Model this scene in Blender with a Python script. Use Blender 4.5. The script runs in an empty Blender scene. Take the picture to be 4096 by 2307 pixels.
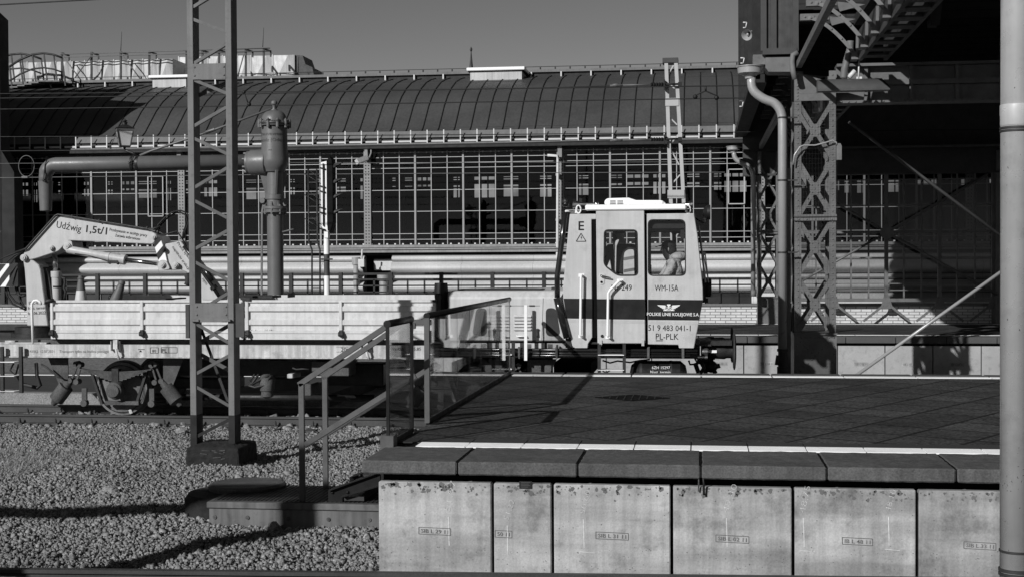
import bpy, bmesh, math, random
import numpy as np
from mathutils import Vector, Matrix
R = math.radians
S = bpy.context.scene
COL = S.collection
random.seed(7); np.random.seed(7)

# ------------------------------------------------------------------ camera
F = 5553.0                                   # focal length in photo pixels (photo 4096 x 2307)
CX, CY = 2048.0, 1153.5
EYE = Vector((0, 0, 1.65))                   # z = 0 is the platform top
YAW, PITCH, ROLL = R(7.71), R(1.099), 0.005
f0 = Vector((-math.sin(YAW), math.cos(YAW), 0)); r0 = Vector((math.cos(YAW), math.sin(YAW), 0)); z0 = Vector((0, 0, 1))
FWD = f0 * math.cos(PITCH) - z0 * math.sin(PITCH)
u0 = z0 * math.cos(PITCH) + f0 * math.sin(PITCH)
RIGHT = r0 * math.cos(ROLL) - u0 * math.sin(ROLL)
UP = u0 * math.cos(ROLL) + r0 * math.sin(ROLL)
cam = bpy.data.cameras.new('camera'); camo = bpy.data.objects.new('camera', cam); COL.objects.link(camo)
m3 = Matrix((RIGHT, UP, -FWD)).transposed()
camo.matrix_world = Matrix.Translation(EYE) @ m3.to_4x4()
cam.sensor_width = 36.0; cam.lens = 36.0 * F / 4096.0; cam.clip_start = 0.1; cam.clip_end = 2000
S.camera = camo

# ------------------------------------------------------------------ world, sun, exposure
SUN_AZ, SUN_EL = R(30.6), R(25)                # light travels towards (sin az, cos az)
w = bpy.data.worlds.new('World'); S.world = w; w.use_nodes = True
nt = w.node_tree; nt.nodes.clear()
sky = nt.nodes.new('ShaderNodeTexSky'); sky.sky_type = 'NISHITA'; sky.sun_disc = False
sky.sun_elevation = SUN_EL; sky.sun_rotation = SUN_AZ + math.pi; sky.air_density = 1.0; sky.dust_density = 0.0; sky.ozone_density = 1.0
sep = nt.nodes.new('ShaderNodeSeparateColor')          # black and white film: one channel of the sky
mx = nt.nodes.new('ShaderNodeMath'); mx.operation = 'MULTIPLY'; mx.inputs[1].default_value = 0.46
ma = nt.nodes.new('ShaderNodeMath'); ma.operation = 'MULTIPLY_ADD'; ma.inputs[1].default_value = -0.07; ma.use_clamp = False
bg = nt.nodes.new('ShaderNodeBackground'); bg.inputs[1].default_value = 0.148
wo = nt.nodes.new('ShaderNodeOutputWorld')
L = nt.links
L.new(sky.outputs[0], sep.inputs[0]); L.new(sep.outputs[0], mx.inputs[0]); L.new(sep.outputs[2], ma.inputs[0]); L.new(mx.outputs[0], ma.inputs[2])
cl = nt.nodes.new('ShaderNodeMath'); cl.operation = 'MAXIMUM'; cl.inputs[1].default_value = 0.0; L.new(ma.outputs[0], cl.inputs[0]); L.new(cl.outputs[0], bg.inputs[0]); L.new(bg.outputs[0], wo.inputs[0])
sl = bpy.data.lights.new('sun', 'SUN'); sl.energy = 4.1; sl.angle = R(0.55); sl.color = (1, 1, 1)
so = bpy.data.objects.new('sun', sl); COL.objects.link(so)
SDIR = Vector((math.sin(SUN_AZ) * math.cos(SUN_EL), math.cos(SUN_AZ) * math.cos(SUN_EL), -math.sin(SUN_EL)))
so.rotation_euler = SDIR.to_track_quat('-Z', 'Y').to_euler(); so.location = (-30, -50, 40)
S.view_settings.view_transform = 'Standard'; S.view_settings.look = 'None'
S.view_settings.exposure = 0.0; S.view_settings.gamma = 1.0
S.cycles.max_bounces = 8; S.cycles.transparent_max_bounces = 24

# ------------------------------------------------------------------ from photo pixels to points in the place
def ray(px, py):
    return FWD + RIGHT * ((px - CX) / F) - UP * ((py - CY) / F)
def W(px, py, Y):
    d = ray(px, py); return EYE + d * (Y / d.y)
def WZ(px, py, Z):
    d = ray(px, py); return EYE + d * ((Z - EYE.z) / d.z)
def WX(px, py, X):
    d = ray(px, py); return EYE + d * (X / d.x)

# ------------------------------------------------------------------ materials
MATS = {}
def mat(name, v, rough=0.6, metal=0.0, var=0.18, scale=3.0, grain=0.0, gscale=60.0, bump=0.0, bscale=40.0, streak=0.0, spec=0.4, dirt=0.0, dscale=6.0, band=0.0):
    m = bpy.data.materials.new(name); m.use_nodes = True; n = m.node_tree.nodes; l = m.node_tree.links
    b = n['Principled BSDF']; b.inputs['Roughness'].default_value = rough; b.inputs['Metallic'].default_value = metal
    b.inputs['Specular IOR Level'].default_value = spec
    tc = n.new('ShaderNodeTexCoord'); oi = n.new('ShaderNodeObjectInfo'); vs_ = n.new('ShaderNodeVectorMath'); vs_.operation = 'SCALE'; vs_.inputs[0].default_value = (37, 53, 71); va_ = n.new('ShaderNodeVectorMath'); va_.operation = 'ADD'
    l.new(oi.outputs['Random'], vs_.inputs['Scale']); l.new(tc.outputs['Object'], va_.inputs[0]); l.new(vs_.outputs[0], va_.inputs[1]); OBJ = va_.outputs[0]
    def noise(sc, det=4.0, mapsc=None, rg=0.55):
        t = n.new('ShaderNodeTexNoise'); t.inputs['Scale'].default_value = sc; t.inputs['Detail'].default_value = det; t.inputs['Roughness'].default_value = rg
        if mapsc:
            mp = n.new('ShaderNodeMapping'); mp.inputs['Scale'].default_value = mapsc
            l.new(OBJ, mp.inputs[0]); l.new(mp.outputs[0], t.inputs[0])
        else: l.new(OBJ, t.inputs[0])
        return t.outputs[0]
    def rng(sock, a0, a1, b0, b1):
        r = n.new('ShaderNodeMapRange'); r.inputs[1].default_value = a0; r.inputs[2].default_value = a1; r.inputs[3].default_value = b0; r.inputs[4].default_value = b1
        l.new(sock, r.inputs[0]); return r.outputs[0]
    def mul(a, c):
        q = n.new('ShaderNodeMath'); q.operation = 'MULTIPLY'; l.new(a, q.inputs[0])
        if isinstance(c, float): q.inputs[1].default_value = c
        else: l.new(c, q.inputs[1])
        return q.outputs[0]
    val = rng(noise(scale), 0.25, 0.75, v * (1 - var), v * (1 + var))
    if grain: val = mul(val, rng(noise(gscale, 2.0), 0.3, 0.7, 1 - grain, 1 + grain))
    if streak: val = mul(val, rng(noise(5.0, 5.0, (3.0, 3.0, 0.16)), 0.35, 0.7, 1 + streak * 0.3, 1 - streak))
    if band: val = mul(val, rng(noise(1.0, 4.0, (0.35, 0.35, 4.2)), 0.38, 0.62, 1 + band * 0.3, 1 - band))
    if dirt: val = mul(val, rng(noise(dscale, 6.0, None, 0.7), 0.52, 0.68, 1.0, 1 - dirt))
    cc = n.new('ShaderNodeCombineColor'); [l.new(val, cc.inputs[i]) for i in range(3)]
    l.new(cc.outputs[0], b.inputs['Base Color'])
    rv = rng(noise(scale * 2.3), 0.3, 0.7, max(0.03, rough - 0.1), min(1, rough + 0.1)); l.new(rv, b.inputs['Roughness'])
    if bump:
        bp = n.new('ShaderNodeBump'); bp.inputs['Strength'].default_value = 0.8; bp.inputs['Distance'].default_value = bump
        l.new(noise(bscale, 3.0), bp.inputs['Height']); l.new(bp.outputs[0], b.inputs['Normal'])
    m['_n'] = 1
    MATS[name] = m; return m
class NB:
    """small node builder on top of a material made by mat()"""
    def __init__(s, m): s.m = m; s.n = m.node_tree.nodes; s.l = m.node_tree.links; s.b = s.n['Principled BSDF']
    def base(s): return s.b.inputs['Base Color'].links[0].from_socket
    def node(s, t, **kw):
        q = s.n.new(t)
        for k, v in kw.items(): setattr(q, k, v)
        return q
    def xz(s, sx=1.0, sz=1.0, rot=0.0, plane='xz'):
        tc = s.node('ShaderNodeTexCoord'); sp = s.node('ShaderNodeSeparateXYZ'); cb = s.node('ShaderNodeCombineXYZ'); mp = s.node('ShaderNodeMapping')
        s.l.new(tc.outputs['Object'], sp.inputs[0]); s.l.new(sp.outputs[0], cb.inputs[0]); s.l.new(sp.outputs[2 if plane == 'xz' else 1], cb.inputs[1])
        s.l.new(cb.outputs[0], mp.inputs[0]); mp.inputs['Scale'].default_value = (sx, sz, 1); mp.inputs['Rotation'].default_value = (0, 0, rot)
        return mp.outputs[0]
    def mulbase(s, sock, lo, hi, a0=0.0, a1=1.0):
        r = s.node('ShaderNodeMapRange'); r.inputs[1].default_value = a0; r.inputs[2].default_value = a1; r.inputs[3].default_value = lo; r.inputs[4].default_value = hi
        s.l.new(sock, r.inputs[0])
        mm = s.node('ShaderNodeMix', data_type='RGBA', blend_type='MULTIPLY'); mm.inputs[0].default_value = 1.0
        s.l.new(s.base(), mm.inputs[6]); cc = s.node('ShaderNodeCombineColor'); [s.l.new(r.outputs[0], cc.inputs[i]) for i in range(3)]
        s.l.new(cc.outputs[0], mm.inputs[7]); s.l.new(mm.outputs[2], s.b.inputs['Base Color'])
def brick(m, w_, h_, mortar, dark, rot=0.0, off=0.5, plane='xz', vary=0.12, smooth=0.1):
    q = NB(m); t = q.node('ShaderNodeTexBrick'); t.offset = off
    q.l.new(q.xz(rot=rot, plane=plane), t.inputs[0])
    t.inputs['Color1'].default_value = (1, 1, 1, 1); g = 1 - vary; t.inputs['Color2'].default_value = (g, g, g, 1); t.inputs['Mortar'].default_value = (dark, dark, dark, 1)
    t.inputs['Scale'].default_value = 1.0; t.inputs['Mortar Size'].default_value = mortar; t.inputs['Brick Width'].default_value = w_; t.inputs['Row Height'].default_value = h_; t.inputs['Mortar Smooth'].default_value = smooth
    mm = q.node('ShaderNodeMix', data_type='RGBA', blend_type='MULTIPLY'); mm.inputs[0].default_value = 1.0
    q.l.new(q.base(), mm.inputs[6]); q.l.new(t.outputs[0], mm.inputs[7]); q.l.new(mm.outputs[2], q.b.inputs['Base Color'])
    return m
mat('cab_paint', 0.49, 0.42, var=0.09, scale=1.6, grain=0.04, gscale=150, streak=0.1, spec=0.4, dirt=0.14, dscale=5, bump=0.002, bscale=3)
mat('wagon_paint', 0.60, 0.5, var=0.08, scale=2, streak=0.16, dirt=0.14, dscale=9, grain=0.05, gscale=120)
mat('frame_paint', 0.50, 0.6, var=0.15, scale=2, streak=0.45, dirt=0.35, dscale=5, grain=0.08)
mat('crane_paint', 0.47, 0.45, var=0.07, streak=0.12, dirt=0.12, dscale=12, grain=0.04, gscale=150)
mat('hood_paint', 0.52, 0.45, var=0.06, streak=0.14, dirt=0.1, dscale=10)
mat('bright_white', 0.85, 0.4, var=0.05, dirt=0.08)
mat('roof_white', 0.92, 0.4, var=0.03, dirt=0.05)
mat('black_band', 0.012, 0.4, var=0.2, spec=0.3)
mat('letter_black', 0.012, 0.6, var=0.2, spec=0.2)
mat('letter_white', 0.85, 0.5, var=0.05)
mat('letter_faded', 0.15, 0.7, var=0.3)
mat('rubber', 0.012, 0.55, var=0.2, spec=0.3)
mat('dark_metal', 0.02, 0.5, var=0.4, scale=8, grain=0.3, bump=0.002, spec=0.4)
mat('dark_rust', 0.035, 0.75, var=0.4, scale=6, grain=0.3, bump=0.003, spec=0.3)
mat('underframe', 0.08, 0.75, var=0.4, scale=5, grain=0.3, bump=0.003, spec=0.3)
mat('steel_bright', 0.45, 0.25, metal=0.9, var=0.1)
mat('chrome', 0.6, 0.18, metal=1.0, var=0.05)
mat('exhaust', 0.02, 0.22, metal=0.2, var=0.3, spec=0.7)
mat('tank_black', 0.014, 0.25, var=0.2, spec=0.6)
mat('mast_diagonal', 0.085, 0.5, var=0.2)
mat('mast_paint', 0.175, 0.6, spec=0.15, var=0.12, scale=2.5, streak=0.15, dirt=0.2, dscale=14, grain=0.06, gscale=150)
mat('mast_light', 0.42, 0.5, var=0.08, dirt=0.1)
mat('mast_black', 0.008, 0.7, var=0.3)
mat('concrete_dark', 0.016, 0.9, var=0.4, scale=5, dirt=0.3, bump=0.01, bscale=25)
mat('platform_paving', 0.064, 0.85, var=0.32, scale=1.3, grain=0.7, gscale=30, bump=0.004, bscale=70, spec=0.2, dirt=0.28, dscale=1.1)
brick(MATS['platform_paving'], 0.66, 0.66, 0.022, 0.22, rot=R(31), off=0.0, plane='xy', vary=0.4)
mat('platform_row', 0.050, 0.8, var=0.1, grain=0.15, gscale=60, spec=0.25)
mat('kerb_concrete', 0.1, 0.85, var=0.2, scale=2.2, streak=0.25, grain=0.25, gscale=70, bump=0.002, bscale=120, spec=0.25, dirt=0.15, dscale=3)
mat('kerb_far', 0.085, 0.85, var=0.14, scale=1.6, grain=0.12, spec=0.25)
mat('tactile_white', 0.85, 0.6, var=0.08, dirt=0.15)
mat('panel_concrete', 0.41, 0.85, var=0.22, scale=2.2, grain=0.10, gscale=70, bump=0.004, bscale=30, streak=0.22, spec=0.25, dirt=0.4, dscale=3.2, band=0.32)
mat('panel_mark', 0.14, 0.9, var=0.2)
mat('chalk', 0.62, 0.9, var=0.3, scale=30)
mat('joint_black', 0.005, 0.95, spec=0.1)
mat('ballast_stone', 0.225, 0.85, var=0.75, scale=26.0, grain=0.3, gscale=60, dirt=0.4, dscale=0.45, spec=0.3)
mat('ballast_ground', 0.045, 0.95, var=0.5, scale=8, grain=0.5, gscale=22, bump=0.03, bscale=18)
mat('far_gravel', 0.16, 0.95, var=0.35, scale=6, grain=0.5, gscale=16, bump=0.03, bscale=14)
mat('asphalt_dark', 0.045, 0.9, var=0.2, grain=0.2)
mat('path_light', 0.22, 0.9, var=0.2, grain=0.4, gscale=40)
mat('rail_steel', 0.055, 0.55, metal=0.2, var=0.3, scale=2, grain=0.15, spec=0.4)
mat('sleeper', 0.07, 0.9, var=0.3, grain=0.2)
mat('grey_rail', 0.085, 0.42, var=0.1, scale=4, spec=0.5, grain=0.08)
mat('dark_rail', 0.012, 0.4, var=0.2, spec=0.25)
mat('step_grate', 0.03, 0.6, var=0.2)
mat('slab_rust', 0.14, 0.8, var=0.25, scale=2, streak=0.35, dirt=0.3)
mat('crane_grey', 0.125, 0.42, var=0.14, scale=3, grain=0.05, gscale=120, bump=0.002, bscale=60, spec=0.45)
mat('pipe_grey', 0.36, 0.35, var=0.06, scale=3, metal=0.2, spec=0.5, dirt=0.08)
mat('pipe_near', 0.56, 0.32, var=0.09, scale=5, metal=0.25, spec=0.5, dirt=0.16, dscale=6, streak=0.12)
mat('cast_iron', 0.03, 0.6, var=0.3)
mat('riveted_grey', 0.13, 0.5, var=0.22, scale=4, grain=0.06, gscale=90, spec=0.45, dirt=0.18, dscale=10)
mat('riveted_dark', 0.05, 0.6, var=0.2, scale=4, dirt=0.2)
mat('net_wire', 0.03, 0.7)
mat('gable_timber', 0.018, 0.8, var=0.3, scale=3)
mat('relief_shade', 0.07, 0.5)  # darker than the crane body: shade of the raised letters as colour
mat('hall_boards', 0.02, 0.8, var=0.25, scale=2)
brick(MATS['hall_boards'], 3.0, 0.13, 0.01, 0.3, plane='xz')
mat('timber', 0.055, 0.75, var=0.3, scale=5, streak=0.3)
mat('roof_sheet', 0.07, 0.45, var=0.3, scale=0.4, streak=0.2, grain=0.05, spec=0.35)
mat('roof_seam', 0.012, 0.6)
mat('fascia', 0.15, 0.6, var=0.15, scale=1.5, streak=0.15)
mat('bracket_light', 0.62, 0.5, var=0.1)
mat('gutter_light', 0.55, 0.4, var=0.12, scale=1.5)
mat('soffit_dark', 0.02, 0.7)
mat('cornice_grey', 0.26, 0.6, var=0.2, scale=1.2, streak=0.2)
mat('mullion', 0.42, 0.45, var=0.14, scale=1.0)
mat('mullion_thick', 0.30, 0.5, var=0.12, scale=1.0, dirt=0.15)
mat('pilaster', 0.24, 0.55, var=0.12, dirt=0.15)
mat('rivet_dark', 0.05, 0.6)
mat('cladding', 0.55, 0.5, var=0.16, scale=0.5, streak=0.1, grain=0.04, spec=0.4)
mat('white_brick', 0.62, 0.7, var=0.1, grain=0.08)
brick(MATS['white_brick'], 0.27, 0.075, 0.011, 0.3)
mat('duct_metal', 0.48, 0.5, var=0.14, scale=1.2, streak=0.2, metal=0.0)
mat('duct_frame', 0.03, 0.6)
mat('fence_dark', 0.018, 0.5, var=0.2)
mat('tower_shaded', 0.018, 0.8, var=0.2, scale=1)  # shade on the tower is put into this dark base colour
mat('interior_dark', 0.015, 0.9)
mat('interior_mid', 0.02, 0.9)
mat('signal_white', 0.82, 0.45, var=0.04)
mat('signal_dark', 0.055, 0.5)
mat('signal_black', 0.006, 0.7, spec=0.1)
mat('cone_dark', 0.11, 0.6, var=0.15)
mat('cone_white', 0.5, 0.5)
mat('skin', 0.30, 0.6, var=0.05); mat('hair', 0.012, 0.8); mat('jacket_dark', 0.02, 0.9, var=0.2, bump=0.01, bscale=20)
mat('vest_light', 0.55, 0.8, var=0.12, scale=9, bump=0.01, bscale=20); mat('vest_band', 0.16, 0.5); mat('hoodie', 0.4, 0.9, var=0.25, scale=9, bump=0.05, bscale=14); mat('trousers', 0.03, 0.9)
mat('dry_grass', 0.30, 0.9, var=0.5, scale=10)
mat('wire', 0.012, 0.6); mat('wire_light', 0.12, 0.5)
mat('lamp_hood', 0.07, 0.4, var=0.12, spec=0.5)
mat('conduit', 0.14, 0.6)
mat('cloth_stripe', 0.012, 0.6)
mat('cab_inside', 0.02, 0.8)
mat('grille_mesh', 0.03, 0.7, grain=0.5, gscale=140)
mat('wheel_rust', 0.14, 0.7, var=0.3, scale=6, grain=0.25, spec=0.35)
mat('hood_gloss', 0.05, 0.3, var=0.2, spec=0.8)
mat('platform_wall_far', 0.36, 0.85, var=0.16, scale=1.5, dirt=0.25, dscale=9, grain=0.05)

def glass_mat(name, tint, gloss=0.06, rough=0.02, dirty=0.0):
    m = bpy.data.materials.new(name); m.use_nodes = True; n = m.node_tree.nodes; l = m.node_tree.links; n.clear()
    t = n.new('ShaderNodeBsdfTransparent'); t.inputs[0].default_value = (tint, tint, tint, 1)
    if dirty:
        tc = n.new('ShaderNodeTexCoord'); no = n.new('ShaderNodeTexNoise'); no.inputs['Scale'].default_value = 0.9; no.inputs['Detail'].default_value = 5; mr = n.new('ShaderNodeMapRange'); mr.inputs[1].default_value = 0.35; mr.inputs[2].default_value = 0.65; mr.inputs[3].default_value = tint * (1 - dirty); mr.inputs[4].default_value = tint * (1 + dirty * .6)
        l.new(tc.outputs['Object'], no.inputs[0]); l.new(no.outputs[0], mr.inputs[0]); l.new(mr.outputs[0], t.inputs[0])
    g = n.new('ShaderNodeBsdfGlossy'); g.inputs['Roughness'].default_value = rough; g.inputs[0].default_value = (0.8, 0.8, 0.8, 1)
    fr = n.new('ShaderNodeFresnel'); fr.inputs[0].default_value = 1.45
    ad = n.new('ShaderNodeMath'); ad.operation = 'MULTIPLY'; ad.inputs[1].default_value = gloss / 0.04
    mxs = n.new('ShaderNodeMixShader'); o = n.new('ShaderNodeOutputMaterial')
    ge = n.new('ShaderNodeNewGeometry'); ir = n.new('ShaderNodeMapRange'); ir.inputs[3].default_value = 1.45; ir.inputs[4].default_value = 1 / 1.45
    l.new(ge.outputs['Backfacing'], ir.inputs[0]); l.new(ir.outputs[0], fr.inputs[0])
    l.new(fr.outputs[0], ad.inputs[0]); l.new(ad.outputs[0], mxs.inputs[0]); l.new(t.outputs[0], mxs.inputs[1]); l.new(g.outputs[0], mxs.inputs[2]); l.new(mxs.outputs[0], o.inputs[0])
    MATS[name] = m; return m
glass_mat('hall_glass', 0.52, 0.03, dirty=0.5); glass_mat('cab_glass', 0.88, 0.03); glass_mat('pane_glass', 0.92, 0.06); glass_mat('screen_glass', 0.42, 0.02)

# ------------------------------------------------------------------ objects
BASE = {}
def tag(o, label=None, cat=None, group=None, kind=None):
    if label: o['label'] = label
    if cat: o['category'] = cat
    if group: o['group'] = group
    if kind: o['kind'] = kind
    return o
def thing(name, label, cat, loc=(0, 0, 0), group=None, kind=None):
    o = bpy.data.objects.new(name, None); COL.objects.link(o); o.location = loc; o.empty_display_size = 0.3
    BASE[o.name] = Vector(loc); return tag(o, label, cat, group, kind)
def copy_tree(o, parent=None, loc=None):
    c = o.copy(); COL.objects.link(c); c.parent = parent
    if loc is not None: c.location = loc
    BASE[c.name] = Vector(c.location) if parent is None else BASE.get(parent.name, Vector((0, 0, 0)))
    for ch in list(o.children): copy_tree(ch, c)
    return c

class MB:
    def __init__(s): s.v = []; s.f = []; s.sm = []
    def add(s, verts, faces, smooth=False):
        k = len(s.v); s.v += [Vector(p) for p in verts]
        for f in faces: s.f.append([i + k for i in f]); s.sm.append(smooth)
        return s
    def box(s, a, b):
        x0, y0, z0_ = [min(a[i], b[i]) for i in range(3)]; x1, y1, z1 = [max(a[i], b[i]) for i in range(3)]
        return s.add([(x0, y0, z0_), (x1, y0, z0_), (x1, y1, z0_), (x0, y1, z0_), (x0, y0, z1), (x1, y0, z1), (x1, y1, z1), (x0, y1, z1)],
                     [(3, 2, 1, 0), (4, 5, 6, 7), (0, 1, 5, 4), (1, 2, 6, 5), (2, 3, 7, 6), (3, 0, 4, 7)])
    def bar(s, p, q, w_, h_, up=(0, 1, 0)):
        p = Vector(p); q = Vector(q); d = (q - p).normalized(); u = Vector(up); sd = d.cross(u)
        if sd.length < 1e-4: sd = d.cross(Vector((1, 0, 0)))
        sd.normalize(); u = sd.cross(d).normalized(); a = sd * (w_ / 2); b = u * (h_ / 2)
        return s.add([p - a - b, p + a - b, p + a + b, p - a + b, q - a - b, q + a - b, q + a + b, q - a + b],
                     [(3, 2, 1, 0), (4, 5, 6, 7), (0, 1, 5, 4), (1, 2, 6, 5), (2, 3, 7, 6), (3, 0, 4, 7)])
    def tube(s, pts, r, seg=10, caps=True):
        pts = [Vector(p) for p in pts]; rs = r if isinstance(r, (list, tuple)) else [r] * len(pts); k = len(s.v); n = len(pts)
        up = None
        for i, p in enumerate(pts):
            d = (pts[min(i + 1, n - 1)] - pts[max(i - 1, 0)])
            if d.length < 1e-9: d = Vector((0, 0, 1))
            d.normalize()
            if up is None:
                up = Vector((0, 0, 1)) if abs(d.z) < 0.9 else Vector((0, 1, 0))
            a = d.cross(up).normalized(); b = a.cross(d).normalized(); up = b
            for j in range(seg):
                t = 2 * math.pi * j / seg; s.v.append(p + (a * math.cos(t) + b * math.sin(t)) * rs[i])
        for i in range(n - 1):
            for j in range(seg):
                s.f.append([k + i * seg + j, k + i * seg + (j + 1) % seg, k + (i + 1) * seg + (j + 1) % seg, k + (i + 1) * seg + j]); s.sm.append(True)
        if caps:
            s.f.append([k + j for j in range(seg)][::-1]); s.sm.append(False)
            s.f.append([k + (n - 1) * seg + j for j in range(seg)]); s.sm.append(False)
        return s
    def lathe(s, prof, c, seg=24, axis='z', caps=True):
        """prof: list of (height, radius) along the axis from point c"""
        c = Vector(c); ax = {'x': Vector((1, 0, 0)), 'y': Vector((0, 1, 0)), 'z': Vector((0, 0, 1))}[axis] if isinstance(axis, str) else Vector(axis).normalized()
        a = ax.orthogonal().normalized(); b = ax.cross(a); n = len(prof)
        def ringv(h, r):
            k = len(s.v)
            for j in range(seg):
                t = 2 * math.pi * j / seg; s.v.append(c + ax * h + (a * math.cos(t) + b * math.sin(t)) * r)
            return k
        rings = []; prev = None
        for i in range(n - 1):
            d = Vector((prof[i + 1][0] - prof[i][0], prof[i + 1][1] - prof[i][1]))
            k0 = ringv(*prof[i]) if prev is None or d.length < 1e-9 or prev.length < 1e-9 or prev.angle(d) > R(38) else rings[-1]
            k1 = ringv(*prof[i + 1]); rings.append(k1); prev = d
            if i == 0: first = k0
            for j in range(seg):
                s.f.append([k0 + j, k0 + (j + 1) % seg, k1 + (j + 1) % seg, k1 + j]); s.sm.append(True)
        if caps:
            for (h, r), rev in ((prof[0], True), (prof[-1], False)):
                k = ringv(h, r); q = [k + j for j in range(seg)]; s.f.append(q[::-1] if rev else q); s.sm.append(False)
        return s
    def ball(s, c, r, seg=10, rings=6, sc=(1, 1, 1)):
        prof = []; k = len(s.v); c = Vector(c)
        for i in range(rings + 1):
            t = math.pi * i / rings; rr = max(math.sin(t), 0.001)
            for j in range(seg):
                p = 2 * math.pi * j / seg; s.v.append(c + Vector((rr * math.cos(p) * r * sc[0], rr * math.sin(p) * r * sc[1], -math.cos(t) * r * sc[2])))
        for i in range(rings):
            for j in range(seg): s.f.append([k + i * seg + j, k + i * seg + (j + 1) % seg, k + (i + 1) * seg + (j + 1) % seg, k + (i + 1) * seg + j]); s.sm.append(True)
        return s
    def prism(s, pts, vec):
        """closed outline (3D, one plane) swept along vec"""
        pts = [Vector(p) for p in pts]; v = Vector(vec); n = len(pts)
        nrm = Vector((0, 0, 0))
        for i in range(n): nrm += pts[i].cross(pts[(i + 1) % n])
        if nrm.dot(v) > 0: pts = pts[::-1]
        return s.add(pts + [p + v for p in pts], [list(range(n)), list(range(2 * n - 1, n - 1, -1))] + [[(i + 1) % n, i, n + i, n + (i + 1) % n] for i in range(n)])
    def rivets(s, pts, r=0.012, n=(0, -1, 0)):
        n = Vector(n); a = n.orthogonal().normalized(); b = n.cross(a)
        for p in pts:
            p = Vector(p); k = len(s.v)
            for (h, q) in ((0, 1.0), (0.55, 0.75)):
                for j in range(6): t = j * math.pi / 3; s.v.append(p + n * (h * r) + (a * math.cos(t) + b * math.sin(t)) * q * r)
            s.v.append(p + n * r * 0.85)
            for j in range(6):
                s.f.append([k + j, k + (j + 1) % 6, k + 6 + (j + 1) % 6, k + 6 + j]); s.sm.append(True)
                s.f.append([k + 6 + j, k + 6 + (j + 1) % 6, k + 12]); s.sm.append(True)
        return s
    def plate(s, outer, holes, vec):
        """flat outline with holes (lists of 3D points) swept along vec"""
        bm = bmesh.new(); loops = []
        for lp in [outer] + list(holes):
            vs = [bm.verts.new(p) for p in lp]; loops.append(vs)
            for i in range(len(vs)): bm.edges.new((vs[i], vs[(i + 1) % len(vs)]))
        bmesh.ops.triangle_fill(bm, use_beauty=True, use_dissolve=False, edges=bm.edges[:])
        g = bmesh.ops.extrude_face_region(bm, geom=bm.faces[:])
        bmesh.ops.translate(bm, vec=Vector(vec), verts=[e for e in g['geom'] if isinstance(e, bmesh.types.BMVert)])
        bmesh.ops.recalc_face_normals(bm, faces=bm.faces[:]); bm.verts.index_update()
        s.add([v.co.copy() for v in bm.verts], [[v.index for v in f.verts] for f in bm.faces]); bm.free(); return s
    def build(s, name, m, parent=None, bevel=0.0, base=None, recalc=False, seg=1):
        if base is None:
            p = parent
            while p is not None and p.parent is not None: p = p.parent
            base = BASE.get(p.name, Vector((0, 0, 0))) if p is not None else Vector((0, 0, 0))
        base = Vector(base); me = bpy.data.meshes.new(name)
        me.from_pydata([tuple(v - base) for v in s.v], [], s.f); me.polygons.foreach_set('use_smooth', s.sm)
        me.materials.append(MATS[m] if isinstance(m, str) else m); me.update()
        if recalc:
            bm = bmesh.new(); bm.from_mesh(me); bmesh.ops.recalc_face_normals(bm, faces=bm.faces[:]); bm.to_mesh(me); bm.free()
        o = bpy.data.objects.new(name, me); COL.objects.link(o)
        if parent is not None: o.parent = parent
        else: o.location = base; BASE[o.name] = base
        if bevel:
            b = o.modifiers.new('bevel', 'BEVEL'); b.width = bevel; b.segments = seg; b.limit_method = 'ANGLE'; b.angle_limit = R(40); b.harden_normals = False
        return o
TEX = bpy.data.textures.new('rough_stone', 'CLOUDS'); TEX.noise_scale = 0.09; TEX.noise_depth = 3
def roughen(o, levels, strength):
    s_ = o.modifiers.new('divide', 'SUBSURF'); s_.subdivision_type = 'SIMPLE'; s_.levels = levels; s_.render_levels = levels
    d = o.modifiers.new('rough', 'DISPLACE'); d.texture = TEX; d.strength = strength; d.mid_level = 0.5; d.texture_coords = 'GLOBAL'
    return o
def pxs(pts, Y): return [W(x, y, Y) for x, y in pts]
def rrect(x0, y0, x1, y1, r, n=5):
    o = []
    for cx, cy, a in ((x1 - r, y0 + r, -90), (x1 - r, y1 - r, 0), (x0 + r, y1 - r, 90), (x0 + r, y0 + r, 180)):
        for i in range(n + 1):
            t = R(a + 90 * i / n); o.append((cx + r * math.cos(t), cy + r * math.sin(t)))
    return o
def rpoly(pts, r, n=4):
    """round the corners of a 2D outline"""
    o = []; N = len(pts)
    for i in range(N):
        p = Vector(pts[i]); a = Vector(pts[i - 1]); b = Vector(pts[(i + 1) % N]); rr = min(r, (a - p).length * 0.45, (b - p).length * 0.45)
        s_ = p + (a - p).normalized() * rr; e = p + (b - p).normalized() * rr
        for k in range(n + 1):
            t = k / n; q = s_ * (1 - t) ** 2 + p * 2 * t * (1 - t) + e * t * t; o.append((q.x, q.y))
    return o
TXT = {}
def text_mesh(s, off=0.0, space=1.0):
    key = (s, off, space)
    if key not in TXT:
        c = bpy.data.curves.new('lettering', 'FONT'); c.body = s; c.resolution_u = 2; c.offset = off; c.space_character = space
        o = bpy.data.objects.new('lettering_tmp', c); COL.objects.link(o); bpy.context.view_layer.update()
        me = bpy.data.meshes.new_from_object(o.evaluated_get(bpy.context.evaluated_depsgraph_get()))
        TXT[key] = ([v.co.copy() for v in me.vertices], [list(p.vertices) for p in me.polygons])
        bpy.data.objects.remove(o); bpy.data.curves.remove(c); bpy.data.meshes.remove(me)
    return TXT[key]
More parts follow.
